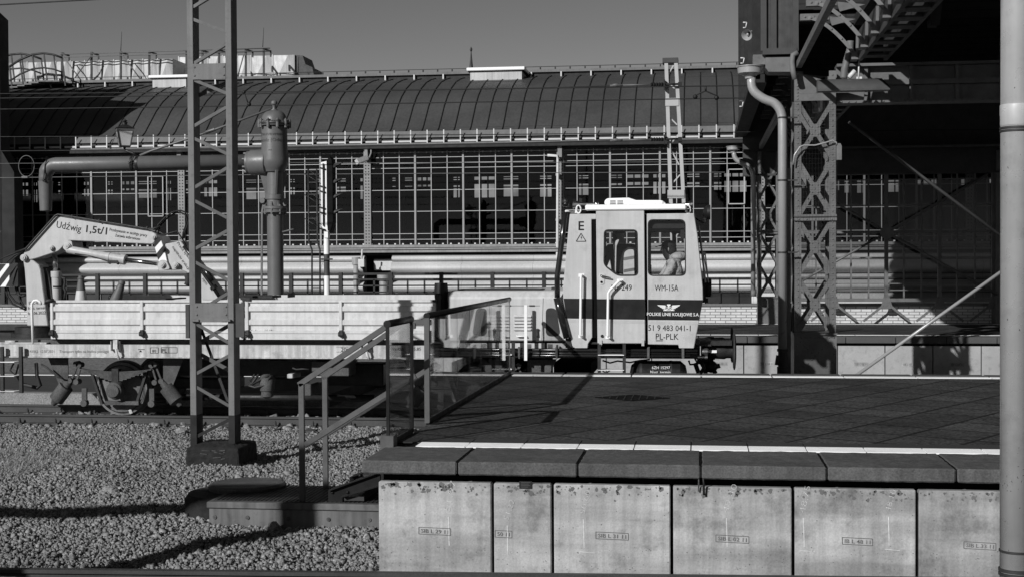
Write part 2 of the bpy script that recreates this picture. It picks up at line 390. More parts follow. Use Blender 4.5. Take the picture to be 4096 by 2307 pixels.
def text(s, a, b, h, Y, m, parent, off=0.0, name='lettering', lift=0.004, space=1.0, fn=None):
    """writing on the plane y = Y: baseline from photo point a to b, capitals h photo pixels tall"""
    vs, fs = text_mesh(s, off, space)
    x0 = min(v.x for v in vs); x1 = max(v.x for v in vs)
    A = W(a[0], a[1], Y); B = W(b[0], b[1], Y); u = (B - A); wd = u.length; u.normalize()
    up = Vector((-u.z, 0, u.x))
    H = (W(a[0], a[1] - h, Y) - W(a[0], a[1], Y)).length / 0.69
    mb = MB(); pts = []
    for v in vs:
        q = A + u * ((v.x - x0) / (x1 - x0) * wd) + up * (v.y * H); q.y = Y - lift
        pts.append(fn(q) if fn else q)
    mb.add(pts, fs); return mb.build(name, m, parent)
# ================================================================== SETTING
RT = -0.80                                    # top of the rails
ZB = -0.97                                    # top of the ballast
g = MB().add([(-400, -300, -1.02), (400, -300, -1.02), (400, 500, -1.02), (-400, 500, -1.02)], [(0, 1, 2, 3)]).build('ground', 'ballast_ground'); tag(g, kind='structure')
far_bed = MB().box((-60, 22.95, -1.015), (60, 36.9, -0.985)).build('gravel_bed', 'far_gravel'); tag(far_bed, kind='structure')
IX = W(1300, 1600, 24.4).x
p_ = MB().box((-60, 24.4, -1.01), (IX, 24.7, -0.745)).build('island_edge', 'path_light'); tag(p_, kind='structure')
p_ = MB().box((-60, 24.702, -1.012), (IX, 28.4, -0.75)).build('island_path', 'asphalt_dark'); tag(p_, kind='structure')
p_ = MB().box((-60, 28.402, -1.012), (IX, 28.55, -0.742)).build('island_line', 'tactile_white'); tag(p_, kind='structure')
FX0 = W(1712, 1470, 30.65).x

# --- near platform
PX0 = WZ(1453, 1834, 0).x; PY0 = 11.30; PY1 = 20.63; PX1 = 45.0
pl = MB().box((PX0 + 0.05, 12.80, -0.95), (PX1, PY1 - 0.66, -0.004)).build('platform', 'platform_paving'); tag(pl, kind='structure')
KS = 1.0
kx0 = WZ(1838, 1838, 0).x                     # a kerb joint
def kerb_row(y0, y1, thick, x0, x1, jx, step, m, name, parent, gap=0.012, lip=0.0, bev=0.012):
    xs = [x0]; n = math.ceil((x0 - jx) / step + 1e-6); x = jx + n * step
    if x - x0 < 0.05: x += step
    while x < x1: xs.append(x); x += step
    xs.append(x1)
    for a, b in zip(xs, xs[1:]):
        o = MB().box((a + gap / 2, y0, -thick), (b - gap / 2, y1, lip)).build(name, m, parent, bevel=bev)
        if y1 < 13: roughen(o, 5, .011)
kerb = thing('platform_kerb', 'weathered grey concrete kerb slabs along the front edge of the near platform', 'kerb', (PX0, PY0, 0))
kerb_row(PY0, 12.20, 0.112, PX0, 14, kx0, 1.0, 'kerb_concrete', 'kerb_slab', kerb)
MB().box((PX0 + .03, PY0 + .02, -.10), (14, 12.199, -.009)).build('joint_filler', 'joint_black', kerb)
jx = WZ(2312, 1785, 0).x
strip = thing('tactile_strip', 'ribbed bright white warning strip along the front edge of the near platform', 'tactile paving', (PX0, 12.2, 0))
for x_ in np.arange(jx - 10 * 0.5, 14, 0.5):
    if x_ + 0.5 < PX0 + 0.25: continue
    a = max(x_ + 0.006, PX0 + 0.28)
    mb = MB()
    for i in range(5): mb.box((a, 12.207 + i * 0.06, -0.02), (x_ + 0.494, 12.207 + i * 0.06 + 0.037, 0.006))
    mb.build('ribbed_tile', 'tactile_white', strip)
MB().box((PX0 + 0.02, 12.202, -0.09), (14, 12.502, -0.009)).build('strip_bed', 'joint_black', strip)
row = MB()
for x_ in np.arange(jx - 10 * 0.5, 14, 0.5):
    if x_ + 0.5 < PX0 + 0.1: continue
    row.box((max(x_ + 0.005, PX0 + 0.03), 12.505, -0.09), (x_ + 0.495, 12.795, 0.0))
o = row.build('paving_row', 'platform_row'); tag(o, kind='structure')
# back edge of the near platform
kb = thing('platform_kerb', 'concrete kerb slabs along the back edge of the near platform, beside the yellow rail vehicle'.replace('yellow ', ''), 'kerb', (PX0, PY1, 0))
kerb_row(PY1 - 0.42, PY1, 0.12, PX0, 14, WZ(2805, 1500, 0).x, 1.0, 'kerb_concrete', 'kerb_slab', kb, gap=0.02)
st = thing('tactile_strip', 'thin white warning strip along the back edge of the near platform', 'tactile paving', (PX0, PY1 - .6, 0))
for x_ in np.arange(WZ(2805, 1500, 0).x - 12 * 0.5, 14, 1.0):
    if x_ + 1 < PX0: continue
    mb = MB()
    for i in range(3): mb.box((max(PX0 + .1, x_ + 0.012), PY1 - 0.655 + i * 0.078, -0.05), (x_ + 0.988, PY1 - 0.655 + i * 0.078 + 0.062, 0.005))
    mb.build('ribbed_tile', 'tactile_white', st)
# wall panels under the front edge
WY = PY0 + 0.075
jn = [1515, 1970, 2210, 2687, 3173, 3670, 4190, 4700]
stamps = ['SIB L 29 11', '50 11', 'SIB L 31 11', 'SIB L 02 11', 'IB L 48 11', 'SIB L 33 11', None]
sb = [((1680, 2127), (1797, 2133)), ((1985, 2140), (2042, 2143)), ((2388, 2146), (2508, 2152)), ((2868, 2158), (2990, 2165)), ((3374, 2168), (3485, 2174)), ((3860, 2185), (3978, 2192)), None]
where = ['leftmost, with a chipped left edge', 'narrow one', 'one left of the hanging cable', 'one under the hanging cable', 'one right of the cable panel', 'rightmost, partly behind the grey drainpipe', 'hidden one']
chalk = [('51,97', (1800, 2045), (1825, 1925), 24), ('51,22', (2035, 2080), (2060, 2000), 22), ('50,60', (2340, 2055), (2362, 1962), 22), ('49,40', (2912, 2050), (2950, 1940), 24), ('48,75', (3220, 2050), (3243, 1945), 24), ('48,10', (3560, 2045), (3585, 1960), 22)]
for i in range(6):
    xa = W(jn[i], 2050, WY).x + (0.012 if i else 0); xb = W(jn[i + 1], 2050, WY).x - 0.012
    t = thing('concrete_block', 'pale concrete platform wall panel' + (' stamped ' + stamps[i] if stamps[i] else '') + ', ' + where[i], 'wall panel', (xa, WY, -0.97), 'concrete panels along the platform wall')
    # panel with a slightly uneven outline
    MB().box((xa, WY, -1.0), (xb, WY + 0.12, -0.185)).build('slab', 'panel_concrete', t, bevel=0.008)
    if sb[i]:
        (ax, ay), (bx, by) = sb[i]; text(stamps[i], (ax + 4, ay), (bx - 4, by), 15, WY, 'panel_mark', t, off=0.006)
        mb = MB()
        for p, q in (((ax - 5, ay + 6), (bx + 5, by + 6)), ((ax - 5, ay - 21), (bx + 5, by - 21)), ((ax - 5, ay + 6), (ax - 5, ay - 21)), ((bx + 5, by + 6), (bx + 5, by - 21))):
            mb.bar(W(*p, WY - .002), W(*q, WY - .002), 0.004, 0.004)
        mb.build('stamp_frame', 'panel_mark', t)
    cs, ca, cb, ch = chalk[i]
    text(cs, ca, cb, ch, WY, 'chalk', t, off=-0.028, name='chalk_number', lift=0.003)
    mb = MB()
    for dx, y0, y1 in ((-6, 20, 150),):
        mb.bar(W(ca[0] + dx, ca[1] + y0, WY - .001), W(ca[0] + dx + 3, ca[1] + y1 * 0.9, WY - .001), 0.007, 0.003)
    if i in (2, 4, 5): mb.bar(W(ca[0] - 20, ca[1] + 150, WY - .001), W(ca[0] + 40, ca[1] + 155, WY - .001), 0.004, 0.003)
    mb.build('chalk_line', 'chalk', t)
    # chips and pits
    rg = random.Random(i); mb = MB(); wpx = jn[i + 1] - jn[i]
    for k in range(int(wpx / 4.0)):
        x = jn[i] + 12 + rg.random() * (wpx - 24); tt = rg.random()
        y = 1912 + (tt ** 2.2) * 60 if rg.random() < .4 else (2180 + rg.random() * 100 if rg.random() < .6 else 1930 + rg.random() * 330)
        c = W(x, y + (x - 1500) * .012, WY - 0.0015); r_ = rg.uniform(0.003, 0.011) * (1.0 + 1.6 * (y < 1935) * rg.random() if y < 1990 else .5)
        if c.z > -.2: c.z = -.2 - rg.random() ** 2 * .07
        n = 9; ph = rg.random() * 6
        pts = [c + Vector((math.cos(ph + k2 * 2 * math.pi / n) * r_ * rg.uniform(.5, 1.3), 0, math.sin(ph + k2 * 2 * math.pi / n) * r_ * rg.uniform(.3, 1.3))) for k2 in range(n)]
        mb.add(pts[::-1], [tuple(range(n))])
    mb.build('chips', 'panel_mark', t)
o = MB().box((W(1515, 2050, WY).x + .02, WY + 0.10, -1.0), (14, 12.7, -0.12)).build('platform_core', 'joint_black'); tag(o, kind='structure')
o = MB().box((PX0 + .06, WY + 0.4, -1.0), (14, PY1 - .05, -0.13)).build('platform_core', 'concrete_dark'); tag(o, kind='structure')
hc = MB(); hc.tube([W(2796, 1893, WY - .03), W(2795, 1920, WY - .035), W(2794, 1964, WY - .02)], 0.006, 6); a_ = hc.build('hanging_cable', 'steel_bright'); tag(a_, 'short pale cable end hanging from the kerb joint in front of the wall panel', 'cable')
hc = MB(); hc.tube([W(2811, 1893, WY - .03), W(2815, 1930, WY - .045), W(2816, 1978, WY - .03)], 0.009, 6); a_ = hc.build('hanging_cable', 'rubber'); tag(a_, 'short black cable end hanging beside the pale one under the kerb', 'cable')
wp = thing('small_plate', 'small dark peeling notice plate near the top of the platform wall', 'plate', W(2102, 1950, WY)); MB().box(W(2077, 1922, WY - .001), W(2128, 1953, WY - .006)).build('board', 'mast_black', wp)
mb = MB()
for k in range(4): mb.box(W(2084, 1927 + k * 6, WY - .007), W(2122 - (k * 7) % 12, 1929 + k * 6, WY - .008))
mb.build('faded_print', 'panel_mark', wp)
# drain cover in the paving
c = (WZ(2380, 1588, 0) + WZ(2680, 1590, 0)) / 2; hx = (WZ(2680, 1590, 0) - WZ(2380, 1588, 0)).length / 2
dc = thing('drain_cover', 'dark diamond shaped metal inspection cover set in the platform paving', 'cover', c)
a = [(c.x - hx, c.y, 0), (c.x, c.y - hx * .85, 0), (c.x + hx, c.y, 0), (c.x, c.y + hx * .85, 0)]
MB().prism([Vector(p) + Vector((0, 0, 0.004)) for p in a], (0, 0, -0.03)).build('lid', 'joint_black', dc)
mb = MB()
for i in range(-4, 5):
    t = i / 5.0; ln = (1 - abs(t)) * hx * .8
    mb.bar(c + Vector((t * hx, -ln, .006)), c + Vector((t * hx, ln, .006)), .012, .005, (0, 0, 1))
mb.build('rib', 'mast_black', dc)

# --- camera side platform (below the frame)
o = MB().box((-40, -30, -1.0), (45, 6.9, 0)).build('platform', 'platform_paving'); tag(o, kind='structure')

# --- far platform
FY0, FY1 = 30.65, 37.25
o = MB().box((FX0, FY0 + 0.6, -1.0), (60, FY1 + .3, -0.002)).build('platform', 'platform_paving'); tag(o, kind='structure')
fk = thing('platform_kerb', 'long concrete kerb slabs on the edge of the far platform', 'kerb', (0, FY0, 0))
kerb_row(FY0, FY0 + 0.60, 0.14, FX0, 14, W(2990, 1360, FY0).x, 1.05, 'kerb_far', 'kerb_slab', fk)
ft = MB()
for x_ in np.arange(FX0, 14, 1.05): ft.box((x_ + .01, FY0 + .61, -0.01), (x_ + 1.04, FY0 + .83, .005))
o = ft.build('tactile_strip', 'tactile_white'); tag(o, 'white warning strip near the edge of the far platform', 'tactile paving')
o = MB().box((-22, FY1 - .6, -0.01), (14, FY1 - .5, .004)).build('platform_line', 'tactile_white'); tag(o, 'thin white line along the brick wall on the far platform', 'line marking')
def far_where(i, x):
    px = CX + F * (Vector((x, FY0, -.5)) - EYE).dot(RIGHT) / (Vector((x, FY0, -.5)) - EYE).dot(FWD)
    for lim, t in ((1900, 'seen through the long glass balustrade'), (2250, 'behind the engine hood'), (2560, 'behind the steps of the cab'), (2770, 'behind the air tank of the vehicle'), (2975, 'behind the buffer of the vehicle'), (3140, 'beside the near downpipe'), (3360, 'behind the base of the near lattice column'), (3545, 'crossed by the lower end of the bright rod'), (3720, 'left of the lattice shadow'), (3900, 'covered by the lattice shadow')):
        if px < lim: return t
    return 'by the thick drainpipe'
fjx = [W(x, 1450, FY0 + .1).x for x in (2975, 3229 + 315, 3545)]
xs = sorted(set([round(W(2975, 1450, FY0 + .1).x + k * (W(3540, 1450, FY0 + .1).x - W(2975, 1450, FY0 + .1).x) / 3.0, 3) for k in range(-12, 10)]))
for i, (a, b) in enumerate(zip(xs, xs[1:])):
    if b < FX0 + .2 or a > 9: continue
    t = thing('concrete_block', 'stamped concrete panel under the far platform, ' + far_where(i, (a + b) / 2), 'wall panel', (a, FY0 + .1, -1), 'concrete panels under the far platform')
    MB().box((a + .012, FY0 + .1, -1.0), (b - .012, FY0 + .25, -0.2)).build('slab', 'platform_wall_far', t)
    if -1.5 < a < 9:
        k = (a + b) / 2; pz = -0.62
        def pix(p):
            d = p - EYE; s_ = d.dot(FWD); return (CX + F * d.dot(RIGHT) / s_, CY - F * d.dot(UP) / s_)
        u, v = pix(Vector((k, FY0 + .1, pz))); text('SIB L 0%d 11' % (i % 9 + 1), (u - 24, v), (u + 24, v), 8, FY0 + .1, 'panel_mark', t, off=.01)
        MB().box((k - .15, FY0 + .097, pz - .02), (k + .15, FY0 + .1, pz + .065)).build('stamp_frame', 'panel_concrete', t)

o = MB().box((-60, FY1 - .1, -1.0), (FX0, FY1 + .3, -0.005)).build('retaining_edge', 'asphalt_dark'); tag(o, kind='structure')
# --- tracks
def rail_profile(mb, p, q, top):
    p = Vector(p); q = Vector(q); d = (q - p).normalized(); n = Vector((-d.y, d.x, 0))
    prof = [(-.036, 0), (.036, 0), (.036, -.03), (.008, -.045), (.008, -.13), (.07, -.145), (.07, -.16), (-.07, -.16), (-.07, -.145), (-.008, -.13), (-.008, -.045), (-.036, -.03)]
    a = [Vector((p.x, p.y, top)) + n * u + Vector((0, 0, v)) for u, v in prof]
    mb.prism(a, q - p)
YN, YF = 21.45, 22.93
tr = thing('railway_track', 'rusty rails on concrete sleepers under the rail vehicle', 'track', (0, (YN + YF) / 2, ZB))
for y in (YN, YF):
    mb = MB(); rail_profile(mb, (-30, y, RT), (30, y, RT), RT); mb.build('rail', 'rail_steel', tr)
sx = W(90, 1700, YN).x; sp = (W(520, 1700, YN).x - sx) / 3.0
for k in range(-3, 26):
    x = sx + k * sp
    s_ = MB().box((x - .13, YN - .52, -1.1), (x + .13, YF + .52, -0.962)).build('sleeper', 'sleeper', tr, bevel=.015)
    mb = MB()
    for y in (YN, YF):
        for sgn in (-1, 1):
            mb.box((x - .05, y + sgn * .05, -.962), (x + .05, y + sgn * .13, -.93)); mb.lathe([(0, .022), (.05, .022), (.05, .014), (.075, .014)], (x, y + sgn * .09, -.93), 6)
    mb.build('fastening', 'rail_steel', s_)
tr2 = thing('railway_track', 'second track between the rail vehicle and the far platform', 'track', (0, 29, ZB))
for y in (28.25, 29.7):
    mb = MB(); rail_profile(mb, (-60, y, RT), (60, y, RT), RT); mb.build('rail', 'rail_steel', tr2)
a = WZ(-300, 2268, RT); b = WZ(2500, 2296, RT)
tr3 = thing('railway_track', 'near track with one dark rail along the bottom edge of the picture', 'track', (0, 10, ZB))
d_ = (b - a).normalized()
mb = MB(); rail_profile(mb, a - d_ * 12, b + d_ * 14, RT); mb.build('rail', 'rail_steel', tr3)
n_ = Vector((-d_.y, d_.x, 0)); mb = MB(); rail_profile(mb, a - d_ * 12 - n_ * 1.5, b + d_ * 14 - n_ * 1.5, RT); mb.build('rail', 'rail_steel', tr3)

# --- ballast stones (countless): faceted stones lying on the ground sheet
def stones(name, m, N, area, size, zf):
    base = np.array([[-1, -1, -1], [1, -1, -1], [1, 1, -1], [-1, 1, -1], [-1, -1, 1], [1, -1, 1], [1, 1, 1], [-1, 1, 1]], float)
    F6 = np.array([[3, 2, 1, 0], [4, 5, 6, 7], [0, 1, 5, 4], [1, 2, 6, 5], [2, 3, 7, 6], [3, 0, 4, 7]])
    rs = np.random.RandomState(len(name) + N)
    P = area(rs, N); N = len(P)
    s = (size * np.exp(rs.normal(0, 0.4, (N, 1, 1)))) * rs.uniform(0.55, 1.15, (N, 1, 3))
    v = base[None] * (1 + rs.uniform(-0.42, 0.1, (N, 8, 3))) * s * 0.5
    q = rs.normal(0, 1, (N, 4)); q /= np.linalg.norm(q, axis=1)[:, None]; a, b, c, d = q.T
    Rm = np.stack([np.stack([1 - 2 * (c * c + d * d), 2 * (b * c - a * d), 2 * (b * d + a * c)], 1), np.stack([2 * (b * c + a * d), 1 - 2 * (b * b + d * d), 2 * (c * d - a * b)], 1), np.stack([2 * (b * d - a * c), 2 * (c * d + a * b), 1 - 2 * (b * b + c * c)], 1)], 1)
    v = np.einsum('nij,nkj->nki', Rm, v); z = zf(P, rs)
    v += np.stack([P[:, 0], P[:, 1], z], 1)[:, None, :]
    me = bpy.data.meshes.new(name); me.vertices.add(N * 8); me.vertices.foreach_set('co', v.reshape(-1))
    fi = (F6[None] + (np.arange(N) * 8)[:, None, None]).reshape(-1)
    me.loops.add(N * 24); me.loops.foreach_set('vertex_index', fi.astype(np.int32)); me.polygons.add(N * 6)
    me.polygons.foreach_set('loop_start', np.arange(0, N * 24, 4, dtype=np.int32)); me.polygons.foreach_set('loop_total', np.full(N * 6, 4, dtype=np.int32))
    me.update(); me.validate(); me.materials.append(MATS[m])
    o = bpy.data.objects.new(name, me); COL.objects.link(o); return tag(o, kind='stuff')
def area_main(rs, N):
    y = rs.uniform(10.7, 21.2, N); x = rs.uniform(-13.6, -2.66, N)
    lim = -0.62 * y; k = (x > lim - .3)
    k &= ~((x > -4.87) & (y > 13.25) & (y < 14.35))
    return np.stack([x[k], y[k]], 1)
def zmain(P, rs):
    x, y = P.T
    h = 0.025 * np.sin(x * 1.3 + 1) * np.cos(y * 0.9) + 0.02 * np.sin(x * 3.1 + y * 2.3)
    return -0.985 + h + rs.uniform(-.034, .03, len(P))
o = stones('ballast', 'ballast_stone', 300000, area_main, 0.0245, zmain); tag(o, 'grey crushed stone ballast between the tracks', 'ballast')
def area_in(rs, N): return np.stack([rs.uniform(-14, -2, N), rs.uniform(21.2, 23.3, N)], 1)
o = stones('track_ballast', 'ballast_stone', 9000, area_in, 0.055, lambda P, rs: -0.99 + rs.uniform(-.01, .02, len(P))); tag(o, 'coarse ballast between the rails under the wagon', 'ballast')
for k, (px, py, sz) in enumerate(((803, 1845, .12), (435, 1962, .09), (455, 1966, .07), (726, 1725, .09), (582, 1750, .08), (1090, 2110, .08))):
    p = WZ(px, py, -0.95); mb = MB(); rg = random.Random(k)
    mb.ball(p, sz, 8, 6, (1, .8, .75)); mb.v = [v + Vector((rg.uniform(-1, 1), rg.uniform(-1, 1), rg.uniform(-1, 1))) * sz * .16 for v in mb.v]; mb.sm = [False] * len(mb.sm)
    o = mb.build('stone', 'path_light', base=p)
    tag(o, ['large pale stone leaning against the mast foundation', 'long pale stone lying alone on the ballast', 'small pale stone touching the long one on the ballast', 'pale stone near the rail right of the mast', 'pale stone in front of the rail left of the mast', 'pale stone beside the steel landing at the foot of the steps'][k], 'stone')
# dry grass tuft area at the left
mb = MB(); rg = random.Random(3)
for k in range(2600):
    u = rg.random() ** 0.8; p = WZ(-60 + 380 * u, 1800 + rg.random() * 125 * (1 - u * .6), -0.97)
    a = rg.random() * 6.28; l_ = rg.uniform(.05, .16); d = Vector((math.cos(a), math.sin(a), rg.uniform(.3, 1.2))).normalized(); s_ = Vector((-math.sin(a), math.cos(a), 0)) * .0025
    q = p + d * l_ * .6; e = q + (d * .6 + Vector((0, 0, -.35))) * l_ * .5
    mb.add([p - s_, p + s_, q + s_, q - s_, e], [(0, 1, 2, 3), (3, 2, 4)])
o = mb.build('dry_grass', 'dry_grass'); tag(o, 'patch of dry grass growing through the ballast', 'grass', kind='stuff')
# ================================================================== STATION HALL (behind)
HY = 46.0
def HX(px, py=800): return W(px, py, HY).x
def HZ(py, px=2100): return W(px, py, HY).z
hall = thing('station_hall', 'long station hall with dark curved sheet roof above a wall of gridded glass', 'building', (0, HY, -1.0))
XL, XR = HX(-420), HX(5200)
XLB = W(-420, 800, 62).x
P0 = HX(1472); BAY = (HX(3877) - HX(1472)) / 3.0
zt, zb = HZ(598), HZ(976)
# roof: a bell-cast vault rising from the eaves
prof = [(45.86, 5.97), (46.05, 6.0), (46.4, 6.05), (46.72, 6.22), (47.2, 6.62), (47.75, 7.08), (48.4, 7.5), (49.2, 7.88), (50.1, 8.2), (51.0, 8.42), (52.0, 8.60)]
def roof_strip(mb, x0, x1, lift=0.0, y_off=0):
    n = len(prof); up = []
    for i in range(n):
        a = Vector(prof[max(i - 1, 0)]); b = Vector(prof[min(i + 1, n - 1)]); d = (b - a).normalized(); nn = Vector((-d.y, d.x)); up.append(Vector(prof[i]) + nn * lift)
    vs = [(x0, p.x, p.y) for p in up] + [(x1, p.x, p.y) for p in up]
    mb.add(vs, [(i, n + i, n + i + 1, i + 1) for i in range(n - 1)], True)
mb = MB(); roof_strip(mb, XL, XR); roof = mb.build('roof', 'roof_sheet', hall)
mb = MB()
sp_ = (HX(2030 + 870) - HX(1036)) / 28.6
sp_ = (HX(2735) - HX(1421)) / round((HX(2735) - HX(1421)) / 0.545)
x = HX(2735) - 60 * sp_
while x < XR:
    if x > XL:
        n = len(prof); pts = [(x, y, z + .012) for y, z in prof[1:]]
        mb.tube(pts, 0.022, 5)
    x += sp_
mb.build('roof_seam', 'roof_seam', roof)
for i in (3, 8):
    y, z = prof[i]; MB().bar((XL, y, z + .004), (XR, y, z + .004), .02, .012).build('cross_seam', 'roof_seam', roof)
# ridge
MB().box((XL, 51.95, 8.56), (XR, 52.6, 8.739)).build('ridge_recess', 'soffit_dark', hall)
mb = MB(); mb.box((XL, 51.85, 8.74), (XR, 52.6, 8.84)); mb.box((XL, 52.6, 8.4), (XR, 60, 8.7))
mb.build('ridge_gutter', 'fascia', hall)
x = HX(-100)
while x < HX(3100): MB().box((x, 51.82, 8.56), (x + .05, 51.86, 8.75)).build('ridge_bracket', 'bracket_light', hall); x += 1.12
mb = MB(); x = XL
while x < XR: mb.box((x, 51.9, 8.84), (x + .05, 51.95, 8.93)); x += .56
mb.tube([(XL, 51.92, 8.95), (XR, 51.92, 8.95)], .012, 5); mb.build('lightning_wire', 'soffit_dark', hall)
# eaves: fascia, gutters, brackets
zf0, zf1 = HZ(547), HZ(522)
mb = MB(); mb.add([(XL, 45.72, zf0), (XR, 45.72, zf0), (XR, 45.86, zf1 + .02), (XL, 45.86, zf1 + .02)], [(0, 1, 2, 3)]); mb.build('fascia', 'fascia', hall)
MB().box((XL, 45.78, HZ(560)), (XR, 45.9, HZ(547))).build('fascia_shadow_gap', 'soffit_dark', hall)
x = HX(2119) - 70 * .545; k = 0
slat = MB()
bsp = (HX(2935) - HX(2050)) / 13.0; x = HX(2050) - 45 * bsp; brk = None
while x < HX(2990):
    if x > XL:
        if x > HX(-60):
            mb = MB(); mb.bar((x, 45.60, HZ(574)), (x, 45.60, HZ(518)), .036, .016)
            if x + bsp > HX(-60): mb.build('gutter_bracket', 'bracket_light', hall)
        slat.box((x + .13, 45.64, HZ(566)), (x + bsp - .02, 45.66, HZ(559)))
    x += bsp
slat.build('snow_board', 'gutter_light', hall)
mb = MB(); mb.tube([(XL, 45.62, HZ(573)), (XR, 45.62, HZ(573))], .038, 8); mb.build('gutter', 'fascia', hall)
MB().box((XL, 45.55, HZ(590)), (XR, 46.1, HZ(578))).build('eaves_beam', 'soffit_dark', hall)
MB().box((XL, 45.9, HZ(598)), (XR, 46.15, HZ(590) - .002)).build('window_head', 'riveted_dark', hall)
# glass wall, bay by bay
tr_y = [604, 624, 647, 667, 756, 842, 932, 955]
tz = [HZ(y) for y in tr_y]
vents = {-1: (1, 1), 2: (10, 1)}
k0 = math.floor((XL - P0) / BAY); k1 = math.ceil((XR - P0) / BAY)
for k in range(k0 + 1, k1):
    xa = P0 + k * BAY; xb = xa + BAY
    if xb < HX(-250) or xa > HX(4700): continue
    fr = MB(); st = BAY / 12
    for j in range(1, 12):
        x = xa + j * st
        if j % 3: fr.box((x - .012, HY - .03, zb), (x + .012, HY + .03, zt))
    for z in tz: fr.box((xa, HY - .036, z - .0095), (xb, HY + .026, z + .0095))
    f = fr.build('window_grid', 'mullion', hall)
    for j in (3, 6, 9): MB().box((xa + j * st - .031, HY - .06, zb), (xa + j * st + .031, HY + .06, zt)).build('mullion', 'mullion_thick', f)
    MB().add([(xa, HY, zb), (xb, HY, zb), (xb, HY, zt), (xa, HY, zt)], [(0, 1, 2, 3)]).build('pane', 'hall_glass', f)
    v = MB()
    for j in range(24):
        x = xa + j * st / 2 + .12
        v.box((x - .025, HY - .05, zt - .075), (x + .025, HY - .035, zt - .035)); v.box((x - .03, HY - .06, zb), (x + .03, HY - .035, zb + .045))
    v.build('clip', 'gutter_light', f)
    # riveted pilaster
    pm = MB(); pm.box((xa - .12, HY - .10, zb - .05), (xa + .12, HY + .05, zt + .02)); p_ = pm.build('pilaster', 'pilaster', hall)
    rv = MB(); z = zb + .05
    while z < zt - .2: rv.rivets([(xa - .05, HY - .10, z), (xa + .05, HY - .10, z)], .026); z += .105
    rv.build('rivets', 'rivet_dark', p_)
    bm_ = MB(); bm_.box((xa - .07, HY - .3, zt - .3), (xa + .07, HY - .1, zt + .1)); bm_.build('pilaster_bracket', 'pilaster', hall)
for px0, px1, y0, y1 in ((596, 655, 686, 851), (2914, 2978, 690, 825)):
    mb = MB(); a = HX(px0); b = HX(px1); za = HZ(y0); zc = HZ(y1)
    for p, q in (((a, za), (b, za)), ((b, za), (b, zc)), ((b, zc), (a, zc)), ((a, zc), (a, za))):
        mb.bar((p[0], HY - .07, p[1]), (q[0], HY - .07, q[1]), .032, .03)
    mb.build('vent_window', 'mullion', hall)
# sill and cornices under the glass
zz = lambda y: HZ(y)
mb = MB(); mb.box((XL, HY - .25, zz(988)), (XR, HY + .1, zz(977))); mb.build('sill', 'cornice_grey', hall)
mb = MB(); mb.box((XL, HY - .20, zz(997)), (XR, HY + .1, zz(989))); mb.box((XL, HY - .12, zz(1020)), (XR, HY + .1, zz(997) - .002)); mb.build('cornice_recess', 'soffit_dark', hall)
mb = MB(); mb.box((XL, HY - .42, zz(1008)), (XR, HY - .2, zz(999))); mb.tube([(XL, HY - .44, zz(994)), (XR, HY - .44, zz(994))], .03, 8); mb.build('cornice', 'cornice_grey', hall)
# base cladding: swelling horizontal bands with an opening
op0, op1 = HX(1468, 1090), HX(1577, 1090)
def swell(z1, z0, d, n=8):
    return [(HY - .30 - d * math.sin(math.pi * (i / n)) ** .8, z1 + (z0 - z1) * i / n) for i in range(n + 1)]
bands = [(1022, 1043, .10), (1045, 1096, .30), (1099, 1118, .12), (1122, 1170, .30), (1172, 1240, .2)]
mb = MB()
for y0, y1, d in bands:
    pf = swell(zz(y0), zz(y1), d); n = len(pf)
    for xa, xb in ((XL, op0), (op1, XR)):
        xs_ = np.linspace(xa, xb, 13)
        for a, b in zip(xs_, xs_[1:]): mb.add([(a, y, z) for y, z in pf] + [(b - .006, y, z) for y, z in pf], [(i + 1, n + i + 1, n + i, i) for i in range(n - 1)], True)
mb.build('base_cladding', 'cladding', hall)
MB().box((XL, HY - .28, -1), (op0, HY - .02, zz(1019))).build('base_wall', 'riveted_grey', hall)
MB().box((op1, HY - .28, -1), (XR, HY - .02, zz(1019))).build('base_wall', 'riveted_grey', hall)
mb = MB(); mb.box((op0, HY + 1.2, -1), (op1, HY + 1.3, zz(1019))); mb.build('doorway_recess', 'interior_dark', hall)
mb = MB(); a, b = W(1493, 1082, HY), W(1573, 1037, HY); mb.box((a.x, HY + .1, a.z), (b.x, HY + .2, b.z)); mb.prism([(a.x, HY + .05, a.z), (b.x, HY + .05, a.z), ((a.x + b.x) / 2, HY + .05, a.z + .18)], (0, .04, 0)); mb.build('canopy_panel', 'cladding', hall)
for px in (1424, 1535):
    p = W(px, 1030 if px < 1500 else 1092, HY - .55); wd = .12 if px < 1500 else .19
    mb = MB(); mb.lathe([(-3, wd * .8), (-.25, wd * .8), (-.24, wd * 1.15), (0, wd * 1.2)], p, 14); mb.build('downpipe' if px < 1500 else 'vent_pipe', 'pipe_grey', hall)
p = W(1447, 1052, HY - .7); mb = MB(); mb.box(p + Vector((-.1, -.1, -.13)), p + Vector((.1, .1, .13))); mb.tube([p + Vector((0, 0, .13)), p + Vector((.02, 0, .45))], .03, 6); mb.build('junction_box', 'bracket_light', hall)
